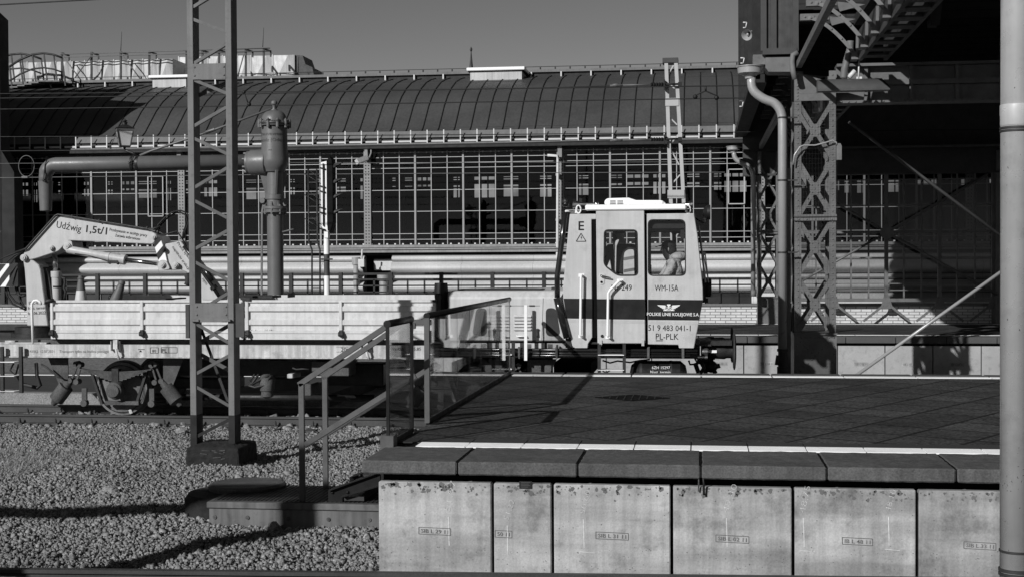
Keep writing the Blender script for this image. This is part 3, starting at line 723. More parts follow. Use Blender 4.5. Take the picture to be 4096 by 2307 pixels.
# interior and far side with window openings (daylight seen right through the hall)
MB().box((XLB, HY + .4, -1), (XR, HY + 11.8, HZ(985))).build('interior_floor', 'interior_dark', hall)
MB().box((XLB, 52.0, 8.0), (XR, 60, 8.35)).build('ceiling', 'interior_dark', hall)
BY = 58.0
z_lo, z_hi = W(2048, 790, BY).z, W(2048, 705, BY).z
bw = MB(); bw.box((XLB, BY, -1), (XR, BY + .2, z_lo - .0)); bw.box((XLB, BY, z_hi), (XR, BY + .2, 8.5))
rg = random.Random(11); x = W(-300, 740, BY).x; xe = W(4500, 740, BY).x
while x < xe:
    wd = rg.choice([.12, .2, .35, .6, .9]); o_ = rg.choice([.3, .5, .9, .65])
    zl = z_lo + rg.uniform(0, .5); bw.box((x, BY, z_lo), (x + wd, BY + .2, z_hi)); bw.box((x + wd, BY, z_lo), (x + wd + o_, BY + .19, zl))
    if rg.random() < .6:
        for q in range(4): bw.box((x + wd, BY + .02, z_hi - .1 - q * .13), (x + wd + o_, BY + .08, z_hi - .045 - q * .13))
        bw.box((x + wd + o_ * .55, BY + .03, z_lo), (x + wd + o_ * .55 + .05, BY + .07, z_hi))
    else:
        for q in range(2): bw.box((x + wd + o_ * (q + 1) / 3 - .03, BY + .02, z_lo), (x + wd + o_ * (q + 1) / 3 + .03, BY + .08, z_hi))
    x += wd + o_
bw.build('rear_wall', 'interior_mid', hall)
ic = MB()
for k in range(k0 + 1, k1): ic.box((P0 + k * BAY - .15, HY + 5, -1), (P0 + k * BAY + .15, HY + 5.3, 8.2))
for z in (HZ(700), HZ(640)): ic.box((XL, HY + 5, z), (XR, HY + 5.2, z + .15))
ic.build('interior_frame', 'interior_mid', hall)
# roof vents
for (x0, x1, y0, y1, lab) in ((598, 756, 300, 334, 'white roof vent with a lid on the hall ridge, left one behind the lattice mast'), (1868, 2100, 268, 308, 'white roof vent with a lid on the hall ridge beside the spire')):
    Y = 50.6; a = W(x0, y1, Y); b = W(x1, y0, Y); t = thing('roof_vent', lab, 'roof vent', (a.x, Y, a.z), 'roof vents on the hall')
    hgt = b.z - a.z
    MB().box((a.x + .12, Y, a.z - .3), (b.x - .12, Y + 1.6, a.z + hgt * .55)).build('curb', 'duct_metal', t)
    MB().box((a.x, Y - .12, a.z + hgt * .62), (b.x, Y + 1.75, b.z)).build('lid', 'roof_white', t, bevel=.02)
    MB().box((a.x + .04, Y - .05, a.z + hgt * .55), (b.x - .04, Y + 1.7, a.z + hgt * .62)).build('lid_seal', 'soffit_dark', t)
# spire
Y = 60.0; c = W(1885, 300, Y); s_ = 1.0 / F * 61
t = MB(); z = lambda y: W(1885, y, Y).z - c.z
t.lathe([(-1, 9 * s_), (z(272), 7.5 * s_), (z(240), 4.5 * s_), (z(212), 2 * s_), (z(207), 2.2 * s_), (z(205), 4 * s_), (z(198), 5.2 * s_), (z(193), 3.2 * s_), (z(190), .8 * s_), (z(187), .5 * s_)], c, 12)
o = t.build('roof_spire', 'duct_frame', base=c); tag(o, 'thin pointed dark spire with an egg shaped finial behind the white roof vent', 'spire')
# air ducts on the roof
def duct(px0, px1, pyt, pyb, Y, n, lab):
    a = W(px0, pyb, Y); b = W(px1, pyt, Y); t = thing('air_duct', lab, 'air duct', (a.x, Y, a.z), 'faceted air ducts on the roof')
    L_ = (b.x - a.x) / n
    for i in range(n):
        x0 = a.x + i * L_; x1 = x0 + L_; z0_ = a.z; z1 = b.z; mb = MB(); dp = .11
        # cross-broken sheet: a raised triangular fold on each panel
        v = [(x0, Y, z0_), (x1, Y, z0_), (x1, Y, z1), (x0, Y, z1), (x0 + L_ * .28, Y - dp, z0_ + (z1 - z0_) * .05), (x0 + L_ * .72, Y - dp * .7, z1 - (z1 - z0_) * .03)]
        mb.add(v, [(0, 1, 4), (4, 1, 5), (1, 2, 5), (5, 2, 3), (4, 5, 3), (0, 4, 3)])
        mb.box((x0, Y + .002, z0_), (x1, Y + 1.6, z1)); mb.box((x0 - .02, Y - .03, z0_), (x0 + .02, Y + 1.62, z1 + .03))
        mb.build('duct_panel', 'duct_metal', t)
    return t
duct(-60, 690, 236, 338, 53.4, 13, 'long pale faceted air duct on the hall roof, the left one reaching the lattice mast')
duct(716, 1008, 222, 318, 55.0, 5, 'short pale faceted air duct on the hall roof, crossed by the lattice mast')
d_ = duct(1005, 1178, 220, 312, 54.4, 2, 'pale faceted roof duct ending in a dark stepped cowl')
a = W(1178, 312, 54.4); b = W(1212, 222, 54.4); c = W(1258, 312, 54.4)
MB().prism([W(1178, 312, 54.5), W(1178, 221, 54.5), W(1210, 223, 54.5), W(1222, 258, 54.5), W(1249, 270, 54.5), W(1258, 312, 54.5)], (0, 1.4, 0)).build('end_cowl', 'riveted_dark', d_)
fl = None
for i, px in enumerate((248, 366, 483, 597, 746, 810, 876, 983, 1055)):
    Y = 52.9; top = 212 - i * 2.2; t = thing('duct_support', 'dark steel post with a bent top holding the air ducts on the roof', 'post', W(px, 325, Y), 'posts along the roof ducts')
    mb = MB(); mb.bar(W(px, 330, Y), W(px, top, Y), .07, .07); mb.bar(W(px, top + 2, Y), W(px + 28, top + 12, Y + .6), .06, .06, (0, 0, 1)); mb.bar(W(px + 28, top + 12, Y + .6), W(px + 28, top + 34, Y + .6), .05, .05)
    mb.build('post', 'duct_frame', t)
for (a, b, n_) in (((240, 218), (1080, 194), 'upper'), ((240, 230), (1080, 206), 'lower')):
    o = MB().tube([W(*a, 52.85), W(*b, 52.85)], .022, 5).build('roof_rail', 'fascia'); tag(o, 'thin %s rail running along the roof duct posts' % n_, 'rail')
for k, (px, y0, y1) in enumerate(((487, 128, 205), (1055, 112, 190))):
    o = MB().tube([W(px - 4, y1, 52.9), W(px, y0, 52.9)], [.016, .008], 5).build('lightning_rod', 'duct_frame'); tag(o, 'thin lightning rod on the roof, %s' % ('left of the lattice mast' if k == 0 else 'right of the lattice mast'), 'lightning rod')
for k, (a, b) in enumerate((((254, 228), (330, 330)), ((362, 228), (300, 312)), ((490, 222), (565, 322)), ((975, 220), (950, 310)))):
    o = MB().tube([W(*a, 52.8), W(*b, 52.8)], .025, 5).build('brace_rod', 'fascia'); tag(o, 'slanting brace rod in front of the roof duct', 'rod', 'brace rods of the roof ducts')
# arched walkway rails at the left end of the ridge
rw = thing('roof_walkway', 'arched dark handrails over a stepped roof walkway at the left end of the ridge', 'walkway', W(150, 330, 51.5))
arcs = [[(38, 268), (80, 240), (130, 219), (175, 214), (215, 220), (248, 232)], [(20, 226), (45, 219), (85, 216), (130, 224), (165, 237)]]
for k, arc in enumerate(arcs):
    Y = 51.2 + k * .9; mb = MB(); pts = [W(x, y, Y) for x, y in arc]; mb.tube(pts, .045, 6)
    mid = [W(x, y + 58, Y) for x, y in arc]; mb.tube(mid, .035, 6)
    for (x, y) in arc: mb.bar(W(x, y, Y), W(x + 14, y + 112, Y), .05, .04)
    mb.build('handrail', 'duct_frame', rw)
mb = MB()
for k in range(7): p = W(40 + k * 28, 352 - k * 6 if k < 5 else 328, 51.0); mb.box(p, p + Vector((.3, 1.2, .05)))
mb.build('step', 'fascia', rw)
# the tower left of the hall
tw = thing('concrete_tower', 'faceted concrete tower, coloured dark for shade, at the left edge with a chamfered top', 'tower', (-24, 43.3, -1))
x1 = W(38, 500, 43.9).x; x0 = x1 - 1.7
def zp(py): return W(10, py, 43.3).z
mb = MB(); mb.prism([(x0, 43.3, -1), (x1 + .45, 43.3, -1), (x1 + .45, 43.3, zp(690)), (x1, 43.3, zp(600)), (x1, 43.3, zp(70)), (x1 - .28, 43.3, zp(38)), (x0, 43.3, zp(5))], (0, .6, 0)); mb.build('pier', 'tower_shaded', tw)
mb = MB()
for k in range(9):
    za = -1 + k * 1.25; mb.add([(x0, 43.29, za), (x1, 43.29, za), (x1 - .5, 43.12, za + .7), (x1, 43.29, za + 1.25), (x0, 43.29, za + 1.25)], [(0, 1, 2), (2, 1, 3), (0, 2, 4), (2, 3, 4)])
mb.build('facet', 'tower_shaded', tw)
MB().prism([(-60, 43.3, -1), (x0 - .01, 43.3, -1), (x0 - .01, 43.3, zp(5)), (-24.9, 43.3, 11.3), (-25.4, 43.3, 11.9), (-60, 43.3, 12.5)], (0, .62, 0)).build('tower_body', 'tower_shaded', tw)
# ------------------------------------------------------------------ brick parapet with railing on the far platform
XB0, XB1 = -30, W(3018, 1250, FY1).x
zq = lambda y, px=2900: W(px, y, FY1).z
bw_ = thing('brick_wall', 'low wall of white glazed bricks at the back of the far platform', 'wall', (0, FY1, 0))
MB().box((XB0, FY1, -.9), (22, FY1 + .25, zq(1224))).build('brickwork', 'white_brick', bw_)
MB().box((XB0, FY1 - .05, zq(1224) + .002), (22, FY1 + .3, zq(1214))).build('coping', 'fascia', bw_)
fe = thing('platform_railing', 'dark iron railing with three rails on top of the low brick wall', 'railing', (0, FY1 + .12, zq(1214)))
fx = [W(x, 1150, FY1 + .12).x for x in (1165, 1366)]; fsp = (W(1970, 1150, FY1 + .12).x - W(1165, 1150, FY1 + .12).x) / 4
Yf = FY1 + .12
z1, z2, z3, z4, z5 = [W(1600, y, Yf).z for y in (1095, 1117, 1142, 1168, 1212)]
for k in range(-7, 12):
    xa = fx[0] + k * fsp; xb = xa + fsp
    if xa > XB1 - .2: break
    xb = min(xb, XB1)
    mb = MB(); mb.box((xa, Yf - .03, z1 - .03), (xb, Yf + .03, z1 + .03)); mb.box((xa, Yf - .02, z2 - .022), (xb, Yf + .02, z2 + .022)); mb.box((xa, Yf - .02, z3 - .02), (xb, Yf + .02, z3 + .02)); mb.box((xa, Yf - .02, z4 - .022), (xb, Yf + .02, z4 + .022))
    for j in (1, 2): mb.box((xa + fsp * j / 3 - .022, Yf - .02, z5), (xa + fsp * j / 3 + .022, Yf + .02, z2))
    mb.build('railing_bay', 'fence_dark', fe)
    MB().box((xa - .05, Yf - .06, z5), (xa + .05, Yf + .06, z1 + .04)).build('post', 'fence_dark', fe)
    MB().box((xa + .07, Yf + .03, z5 - .02), (xb - .07, Yf + .06, z4 - .04)).build('kick_panel', 'fence_dark', fe)

# thin drain pipe on the hall front
dp_ = thing('drain_pipe', 'thin pale drain pipe beside a riveted pilaster of the hall, above the cab', 'pipe', W(2230, 1040, HY - .35))
MB().tube([W(x, y, HY - .35) for x, y in ((2190, 622), (2228, 624), (2231, 640), (2229, 1035), (2236, 1046))], .045, 10).build('pipe', 'bracket_light', dp_)
for y in (700, 880): MB().box(W(2222, y + 4, HY - .36), W(2240, y - 4, HY - .1)).build('pipe_bracket', 'pilaster', dp_)
# ================================================================== TRAIN SHED (right)
CY0, CY1 = 25.1, 25.9                         # the near column row
def lattice_column(label, xa, xb, y0, y1, pxm, ylev, group, rivet_step=.10, top=None, base_px=None):
    """riveted lattice column; ylev: photo heights of the panel boundaries from the top down, read at depth y0"""
    zs = [W(pxm, y, y0).z for y in ylev]; zg = base_px
    t = thing('lattice_column', label, 'column', ((xa + xb) / 2, (y0 + y1) / 2, zg), group)
    wd = xb - xa; lw = wd * .165; ztop = top
    for sx in (0, 1):
        for sy in (0, 1):
            x = xa if sx == 0 else xb; y = y0 if sy == 0 else y1; dx = lw if sx == 0 else -lw; dy = lw if sy == 0 else -lw
            mb = MB(); mb.box((x, y, zs[-1]), (x + dx, y + (.014 if sy == 0 else -.014), ztop)); mb.box((x, y + (.0142 if sy == 0 else -.0142), zs[-1]), (x + (.014 if sx == 0 else -.014), y + dy, ztop))
            if sy == 0:
                z = zs[-1] + .05; pts = []
                while z < ztop - .05: pts.append((x + dx * .5, y, z)); z += rivet_step
                mb.rivets(pts, .017)
            mb.build('corner_leg', 'riveted_grey', t)
    for i in range(len(zs) - 1):
        za, zb_ = zs[i], zs[i + 1]; zc = (za + zb_) / 2; xc = (xa + xb) / 2
        for yy, nm in ((y0 + .016, 'cross_brace'), (y1 - .03, 'cross_brace')):
            mb = MB(); r = wd * .135
            for (cx, cz) in ((xa + lw * .6, za - .03), (xb - lw * .6, za - .03), (xa + lw * .6, zb_ + .03), (xb - lw * .6, zb_ + .03)):
                mb.bar((cx, yy + .004, cz), (xc, yy + .004, zc), wd * .105, .012, (0, 1, 0))
            out = []
            for k in range(8):
                a = R(22.5 + 45 * k); out.append((xc + math.cos(a) * r * (1.05 if k % 2 else 1.0), yy + .0105, zc + math.sin(a) * r * 1.25))
            mb.prism(out, (0, -.017, 0))
            if yy < y0 + .1: mb.rivets([(xc + dx_ * wd, yy - .0065, zc + dz_ * wd) for dx_, dz_ in ((0, 0), (-.07, .09), (.07, .09), (-.07, -.09), (.07, -.09), (-.17, .24), (.17, .24), (-.17, -.24), (.17, -.24))], .017)
            mb.build(nm, 'riveted_grey', t)
        mb = MB()                             # plated sides
        for xx in (xa + .016, xb - .028):
            mb.bar((xx, y0 + .1, za), (xx, y1 - .1, zb_), .012, .09, (1, 0, 0)); mb.bar((xx, y1 - .1, za), (xx, y0 + .1, zb_), .012, .09, (1, 0, 0))
        mb.build('side_brace', 'riveted_grey', t)
        if i and i % 2 == 0:
            mb = MB(); mb.box((xa - .01, y0 - .03, za + .02), (xb + .01, y0 - .001, za + .06)); mb.box((xa - .01, y0 - .045, za - .05), (xb + .01, y0 - .001, za + .0)); mb.box((xa + .02, y0 + .03, za - .03), (xb - .02, y1 - .03, za + .03))
            mb.rivets([(xa + wd * (q + .5) / 5, y0 - .045, za - .025) for q in range(5)], .016); mb.build('batten', 'riveted_grey', t)
    zb_ = zs[-1]; mb = MB(); mb.box((xa - .01, y0 - .012, zg), (xb + .01, y1 + .012, zb_ - .03)); mb.box((xa - .02, y0 - .05, zb_ - .03), (xb + .02, y1 + .03, zb_))
    q = []
    for k in range(9):
        f = (k + .5) / 9; q += [(xa + .04, y0 - .012, zg + (zb_ - zg) * f), (xb - .04, y0 - .012, zg + (zb_ - zg) * f), (xa + wd * f, y0 - .012, zb_ - .08)]
        q += [(xa + wd * (.1 + .8 * f), y0 - .012, zb_ - .12 - (.8 * f) * min(wd, zb_ - zg - .2)), (xb - wd * (.1 + .8 * f), y0 - .012, zb_ - .12 - (.8 * f) * min(wd, zb_ - zg - .2))]
    mb.rivets(q, .017); mb.build('base_box', 'riveted_grey', t)
    return t
nx0, nx1 = W(3178, 900, CY0).x, W(3344, 900, CY0).x
col = lattice_column('riveted lattice steel column with wire netting, the larger near one behind the platform', nx0, nx1, CY0, CY1, 3260, [406, 522 + 116, 872, 1105, 1331], 'lattice columns of the train shed', top=W(3260, 285, CY0).z, base_px=-1.0)
zt_ = W(3260, 404, CY0).z; ztp = W(3260, 288, CY0).z
mb = MB(); mb.box((nx0 + .002, CY0 - .014, zt_), (nx1 - .002, CY0 - .002, W(3260, 375, CY0).z)); mb.prism([(nx0 + .003, CY0 - .012, W(3260, 375, CY0).z + .002), (nx1 + .55, CY0 - .012, W(3260, 375, CY0).z + .002), (nx0 + .003, CY0 - .012, ztp)], (0, .011, 0))
mb.rivets([(nx0 + .055, CY0 - .014, W(3260, y, CY0).z) for y in range(292, 404, 13)], .018); mb.build('gusset', 'riveted_grey', col)
mb = MB()                                     # bird netting tied round the column
for i in range(15): x = nx0 - .01 + (nx1 - nx0 + .02) * i / 14; mb.tube([(x, CY0 - .06 - .01 * math.sin(i), W(3260, 410, CY0).z), (x + .01 * math.sin(i * 2), CY0 - .055, W(3260, 1325, CY0).z)], .0011, 4, False)
z = W(3260, 1325, CY0).z
while z < W(3260, 410, CY0).z: mb.tube([(nx0 - .02, CY0 - .055, z + .01 * math.sin(z * 9)), ((nx0 + nx1) / 2, CY0 - .065, z - .012), (nx1 + .02, CY0 - .055, z + .008 * math.cos(z * 7))], .0011, 4, False); z += .085
mb.build('bird_net', 'net_wire', col)
fx0, fx1 = W(3032, 1000, 36.7).x, W(3118, 1000, 36.7).x
col2 = lattice_column('riveted lattice steel column, the smaller far one standing by the brick wall', fx0, fx1, 36.7, 37.2, 3075, [658, 794, 929, 1058, 1187], 'lattice columns of the train shed', rivet_step=.10, top=W(3075, 600, 36.7).z, base_px=0.0)
ex0, ex1 = W(3985, 1000, 36.7).x, W(4070, 1000, 36.7).x
col3 = lattice_column('dark lattice steel column at the right end of the glass screen, beside the grey drainpipe', ex0, ex1, 36.7, 37.2, 4030, [690, 815, 940, 1058, 1187], 'lattice columns of the train shed', top=W(4030, 600, 36.7).z, base_px=0.0)
cp = MB(); cp.box((nx0 - .16, CY0 + .05, W(3170, 1490, CY0).z - .2), (nx0 - .06, CY0 + .12, W(3170, 672, CY0).z)); cp.rivets([(nx0 - .11, CY0 + .05, W(3170, y, CY0).z) for y in range(700, 1230, 21)], .014)
cp.build('cable_duct', 'riveted_grey', col)
# ------------------------------------------------------------------ shed roof: two naves, their end at x = GX
GX = 1.12
shed = thing('train_shed', 'dark train shed roof on steel columns with timber lined end boards, at the right', 'building', (GX, 25.5, -1))
zc0 = W(3050, 225, 25.4).z; zc1 = W(2962, 555, 36.6).z
def vault(y0, y1, zs_, rise, n=24):
    pts = []
    for i in range(n + 1):
        t = i / n; pts.append((y0 + (y1 - y0) * t, zs_ + rise * math.sin(math.pi * t) ** .8))
    return pts
XE = 46
ZV = 5.9
for (y0, y1, rise, nm, GX_) in ((25.6, 37.1, 3.6, 'roof_vault', GX), (4.5, 25.4, 5.5, 'roof_vault', GX + 1.75)):
    pf = vault(y0, y1, ZV, rise); n = len(pf); mb = MB()
    mb.add([(GX_ + .05, y, z) for y, z in pf] + [(XE, y, z) for y, z in pf] + [(GX_ + .05, y, z + .25) for y, z in pf] + [(XE, y, z + .25) for y, z in pf],
           [(i, i + 1, n + i + 1, n + i) for i in range(n - 1)] + [(2 * n + i, 3 * n + i, 3 * n + i + 1, 2 * n + i + 1) for i in range(n - 1)] + [(i, 2 * n + i, 2 * n + i + 1, i + 1) for i in range(n - 1)])
    rv_ = mb.build(nm, 'hall_boards', shed)
    for k in range(0, 12):
        x = GX + 3 + k * 3.4; mb = MB()
        for i in range(n - 1): mb.bar((x, pf[i][0], pf[i][1] - .08), (x, pf[i + 1][0], pf[i + 1][1] - .08), .14, .16, (1, 0, 0))
        mb.build('roof_rib', 'riveted_dark', rv_)
# end boards above the eaves: planks and posts, seen at a grazing angle
for (y0, y1, zlo, GX_) in ((25.75, 37.2, 5.05, GX), (4.4, 24.9, 5.9, GX + 1.75)):
    mb = MB(); mb.box((GX_ - .02, y0, zlo), (GX_ + .04, y1, zlo + 8)); gb = mb.build('gable_boards', 'gable_timber', shed)
    y = y0
    while y < y1: MB().box((GX_ - .16, y, zlo - .1), (GX_ - .021, y + .14, zlo + 8)).build('gable_post', 'gable_timber', shed); y += 2.3
    MB().box((GX_ - .2, y0, zlo - .16), (GX_ + .1, y1, zlo - .01)).build('gable_sill', 'gable_timber', shed)
for k, (px, py) in enumerate(((2978, 100), (2968, 242), (2964, 415))):
    Y = 29.5; mb = MB(); q = [(px - 6, py - 9), (px + 9, py - 9), (px + 5, py + 12), (px - 6, py + 12)]
    for i in range(3): mb.tube([W(*q[i], Y), W(*q[i + 1], Y)], .014, 5)
    mb.build('rung_iron', 'bracket_light', shed)
# boxed pier head over the near column
Y = 24.95
mb = MB(); a = W(3062, 195, Y); b = W(3182, -60, Y); mb.box((a.x, Y, a.z), (b.x, Y + .06, b.z)); mb.build('pier_boards', 'timber', shed)
mb = MB()
for px in (3054, 3094, 3182): q = W(px, 195, Y); mb.box((q.x - .05, Y - .06, q.z - .05), (q.x + .05, Y - .002, b.z))
mb.box((W(3050, 222, Y).x, Y - .08, W(3050, 222, Y).z), (W(3186, 222, Y).x, Y + .3, a.z - .01)); mb.build('pier_frame', 'riveted_dark', shed)
mb = MB(); mb.prism([W(3062, 228, Y), W(3168, 228, Y), W(3168, 288, Y), (W(3075, 288, Y)), W(3062, 278, Y)], (0, .5, 0)); mb.box(W(3012, 220, Y + .1), W(3058, 268, Y + .4)); mb.build('gutter_box', 'riveted_grey', shed)
# portal girder over the near column towards the camera: two edge beams with curved braces
def portal(lab, xA, zg, y0, y1, wd, first, step, rad):
    xB = xA + wd; pg = thing('portal_girder', lab, 'girder', (xA, y1, zg), 'portal girders over the lattice columns')
    mb = MB(); mb.box((xA, y0, zg), (xA + .09, y1, zg + .014)); mb.box((xA, y0, zg + .015), (xA + .014, y1, zg + .12)); mb.build('edge_beam', 'riveted_grey', pg)
    mb = MB(); mb.box((xB, y0, zg), (xB + .06, y1 - .7, zg + .5)); mb.box((xB + .42, y0, zg), (xB + .48, y1 - .7, zg + .5)); y = y0 + .5
    while y < y1 - .8: mb.box((xB + .061, y, zg + .003), (xB + .419, y + .32, zg + .03)); y += .72
    mb.build('ladder_beam', 'riveted_dark', pg)
    y = first
    while y > max(y0, y1 - 9):
        mb = MB(); pts = []
        for i in range(11):
            t = i / 10; pts.append(Vector((xA + .12 + t * (wd - .14), y - .1 * t, zg + .72 - .72 * t ** 1.7 + .05)))
        for p, q in zip(pts, pts[1:]): mb.bar(p, q, .012, .13, (0, 1, 0)); mb.bar(p + Vector((0, -.06, 0)), q + Vector((0, -.06, 0)), .062, .012, (0, 1, 0))
        mb.rivets([p + Vector((0, -.068, 0)) for p in pts[1:-1:2]], rad); mb.box((xA + .02, y - .07, zg + .72), (xA + .5, y + .05, zg + .83)); mb.rivets([(xA + .1 + q * .15, y - .07, zg + .775) for q in range(3)], rad)
        mb.prism([pts[-1] + Vector((-.03, -.06, 0)), pts[-1] + Vector((.02, -.06, 0)), pts[-1] + Vector((.02, -.06, .38)), pts[-1] + Vector((-.02, -.06, .38))], (0, .012, 0)); mb.box((xB - .12, y - .2, zg + .02), (xB - .005, y + .1, zg + .10))
        mb.prism([(xA + .55, y - .05, zg + .62), (xA + .95, y - .05, zg + .72), (xA + .5, y - .05, zg + .78)], (0, .02, 0))
        mb.build('curved_brace', 'riveted_grey', pg); y -= step
    return pg
xA = W(3184, 290, 25.0).x
portal('riveted box girder with curved braces running forward from the near column', xA, 5.02, 6.5, 24.9, .98, 24.3, 1.35, .022)
q = W(3036, 598, 36.5); portal('riveted girder with curved braces between the far column and the near one', q.x, q.z, 26.6, 36.4, .8, 35.9, 1.0, .018)
# girders along the column rows
lg = thing('valley_girder', 'deep riveted girder running to the right above the near column row, half sunlit', 'girder', (nx1, 25.4, 4.3))
za, zb_ = W(3700, 400, 25.2).z, W(3700, 262, 25.2).z
mb = MB(); mb.box((nx1 + .02, 25.3, za), (30, 25.36, zb_)); mb.box((nx1 + .02, 25.12, za - .04), (30, 25.55, za - .001)); mb.box((nx1 + .02, 25.12, zb_ + .001), (30, 25.55, zb_ + .05)); mb.box((nx1 + .02, 25.14, (za + zb_) / 2 - .03), (30, 25.299, (za + zb_) / 2 + .06))
x = nx1 + .5
while x < 20: mb.box((x, 25.2, za), (x + .06, 25.299, zb_)); x += .78
mb.build('web', 'riveted_grey', lg)
rv = MB(); x = nx1 + .1
while x < 9: rv.rivets([(x, 25.12 + .0, za - .02)], .02); x += .12
rv.build('rivets', 'riveted_grey', lg)
fg = thing('wall_girder', 'dark girder above the glass screen at the far side of the shed', 'girder', (fx1, 37, 4.2))
mb = MB(); z0_, z1_ = W(3600, 690, 36.9).z, W(3600, 600, 36.9).z
mb.box((GX, 36.85, z0_), (30, 36.95, z1_)); mb.box((GX, 36.7, z0_ - .05), (30, 37.1, z0_ - .001)); mb.box((GX, 36.7, z1_ + .001), (30, 37.1, z1_ + .06)); mb.box((GX, 36.9, z1_ + .061), (30, 37.0, ZV + .1)); mb.build('web', 'riveted_dark', fg)
MB().box((fx1 + .5, 36.5, W(3600, 592, 36.6).z), (30, 36.6, W(3600, 584, 36.6).z)).build('edge_trim', 'riveted_grey', fg)
# glass screen of the shed side wall
sc = thing('glass_screen', 'tall glazed steel screen standing on the brick wall under the shed roof', 'glazed wall', (6, 37.0, 1.1))
SY = 37.0; msp = (W(3900, 1000, SY).x - W(3404, 1000, SY).x) / 7.0; xs0 = W(3404, 1000, SY).x
zsT, zsB = W(3600, 688, SY).z, W(3600, 1192, SY).z
thin = MB(); thk = []
for k in range(-5, 14):
    x = xs0 + k * msp
    if x < fx1 + .05 or x > ex0 + 4: continue
    if (k - 2) % 3 == 0: thk.append(x)
    else: thin.box((x - .02, SY - .03, zsB), (x + .02, SY + .03, zsT))
for y in (719, 821, 928, 1031, 1134, 1160):
    z = W(3600, y, SY).z; h = .03 if y == 928 else .014; thin.box((fx1, SY - .035, z - h), (ex0 + 4, SY + .025, z + h))
thin.build('screen_grid', 'riveted_grey', sc)
for x in thk:
    m_ = MB().box((x - .045, SY - .09, zsB - .1), (x + .045, SY + .04, zsT)).build('mullion', 'riveted_grey', sc)
    mb = MB(); mb.prism([(x - .07, SY - .11, zsB + .05), (x + .07, SY - .11, zsB + .05), (x + .14, SY - .11, zsB - .2), (x + .1, SY - .11, zsB - .27), (x - .1, SY - .11, zsB - .27), (x - .14, SY - .11, zsB - .2)], (0, .018, 0))
    mb.rivets([(x + a, SY - .11, zsB + b) for a, b in ((-.03, 0), (.03, 0), (-.06, -.1), (.06, -.1), (0, -.1), (-.09, -.2), (.09, -.2), (0, -.2))], .014)
    for sg in (-1, 1): mb.bar((x + sg * .1, SY - .10, zsB - .2), (x + sg * msp * 1.32, SY - .10, .07), .06, .014, (0, 1, 0))
    mb.build('foot_brace', 'riveted_grey', sc)
mb = MB(); mb.box((fx1, SY - .1, zsB - .09), (ex0 + 4, SY + .06, zsB - .002)); mb.build('screen_sill', 'riveted_grey', sc)
MB().add([(fx1, SY, zsB), (ex0 + 4, SY, zsB), (ex0 + 4, SY, zsT), (fx1, SY, zsT)], [(0, 1, 2, 3)]).build('pane', 'screen_glass', sc)
hub = W(3548, 930, 36.6); mb = MB(); mb.lathe([(-.03, .17), (.03, .17), (.03, .1), (.05, .1)], hub, 18, (0, -1, 0))
o = mb.build('brace_hub', 'riveted_grey', base=hub); tag(o, 'round hub plate where the wind brace rods cross in front of the glass screen', 'hub plate')
rods = [((3548, 930), (3950, 697), 36.6, .035, 'thin brace rod rising to the right from the hub plate'), ((3548, 930), (3345, 815), 36.6, .03, 'thin brace rod from the hub plate up to the near column'), ((3548, 930), (3990, 1178), 36.6, .035, 'thin brace rod falling to the right from the hub plate'), ((3548, 930), (3205, 1125), 36.6, .03, 'thin brace rod falling to the left from the hub plate'),
        ((3395, 488), (4012, 950), 25.5, .03, 'long brace rod, coloured dark for roof shade, from the gusset of the near column down to the drainpipe'), ((4020, 1076), (3425, 1500), 25.5, .031, 'bright grey brace rod slanting in front of the far platform')]
for a, b, Y, r_, lab in rods:
    o = MB().tube([W(*a, Y), W(*b, Y)], r_, 8).build('brace_rod', ('riveted_dark' if Y < 30 else 'riveted_grey') if r_ != .031 else 'pipe_grey'); tag(o, lab, 'rod')  # long rod takes a dark colour in place of the roof's shadow
# ------------------------------------------------------------------ downpipes
def downpipe(lab, path, Y, r, hop, m='pipe_grey', foot=None):
    p0 = W(path[0][0], path[0][1], Y); t = thing('downpipe', lab, 'downpipe', (p0.x, Y, -1.0))
    pts = [W(x, y, Y) for x, y in path]
    sm = []
    for i, p in enumerate(pts):
        if 0 < i < len(pts) - 1:
            a, b = pts[i - 1], pts[i + 1]; e1 = p.lerp(a, min(.45, .18 / max((a - p).length, .01))); e2 = p.lerp(b, min(.45, .18 / max((b - p).length, .01)))
            for k in range(5): q = k / 4; sm.append(e1 * (1 - q) ** 2 + p * 2 * q * (1 - q) + e2 * q * q)
        else: sm.append(p)
    MB().tube(sm, r, 16).build('pipe', m, t)
    if hop:
        s_ = Y * 1.0 / F / (.99); mb = MB(); hx, hy, k = hop
        mb.lathe([(k * 40 * s_ * -1 - .02, r * 1.1), (k * -38 * s_, r * 1.15), (k * -26 * s_, k * 36 * s_), (k * -24 * s_, k * 47 * s_), (k * -2 * s_, k * 49 * s_), (0, k * 54 * s_), (k * 3 * s_, k * 54 * s_)], W(hx, hy, Y), 28); mb.build('hopper', m, t)
    return t, pts
d1, pts = downpipe('grey downpipe with a round hopper and an S bend, left of the near lattice column', [(3005, 300), (3007, 362), (3055, 398), (3102, 412), (3130, 455), (3130, 1400)], 24.9, .079, (3000, 270, 1.0))
for y in (472, 722, 1010):
    c = W(3130, y, 24.9); mb = MB(); mb.lathe([(-.015, .086), (.015, .086)], c, 16); mb.box(c + Vector((.08, -.01, -.012)), c + Vector((.26, .02, .012))); mb.build('clamp', 'cast_iron', d1)
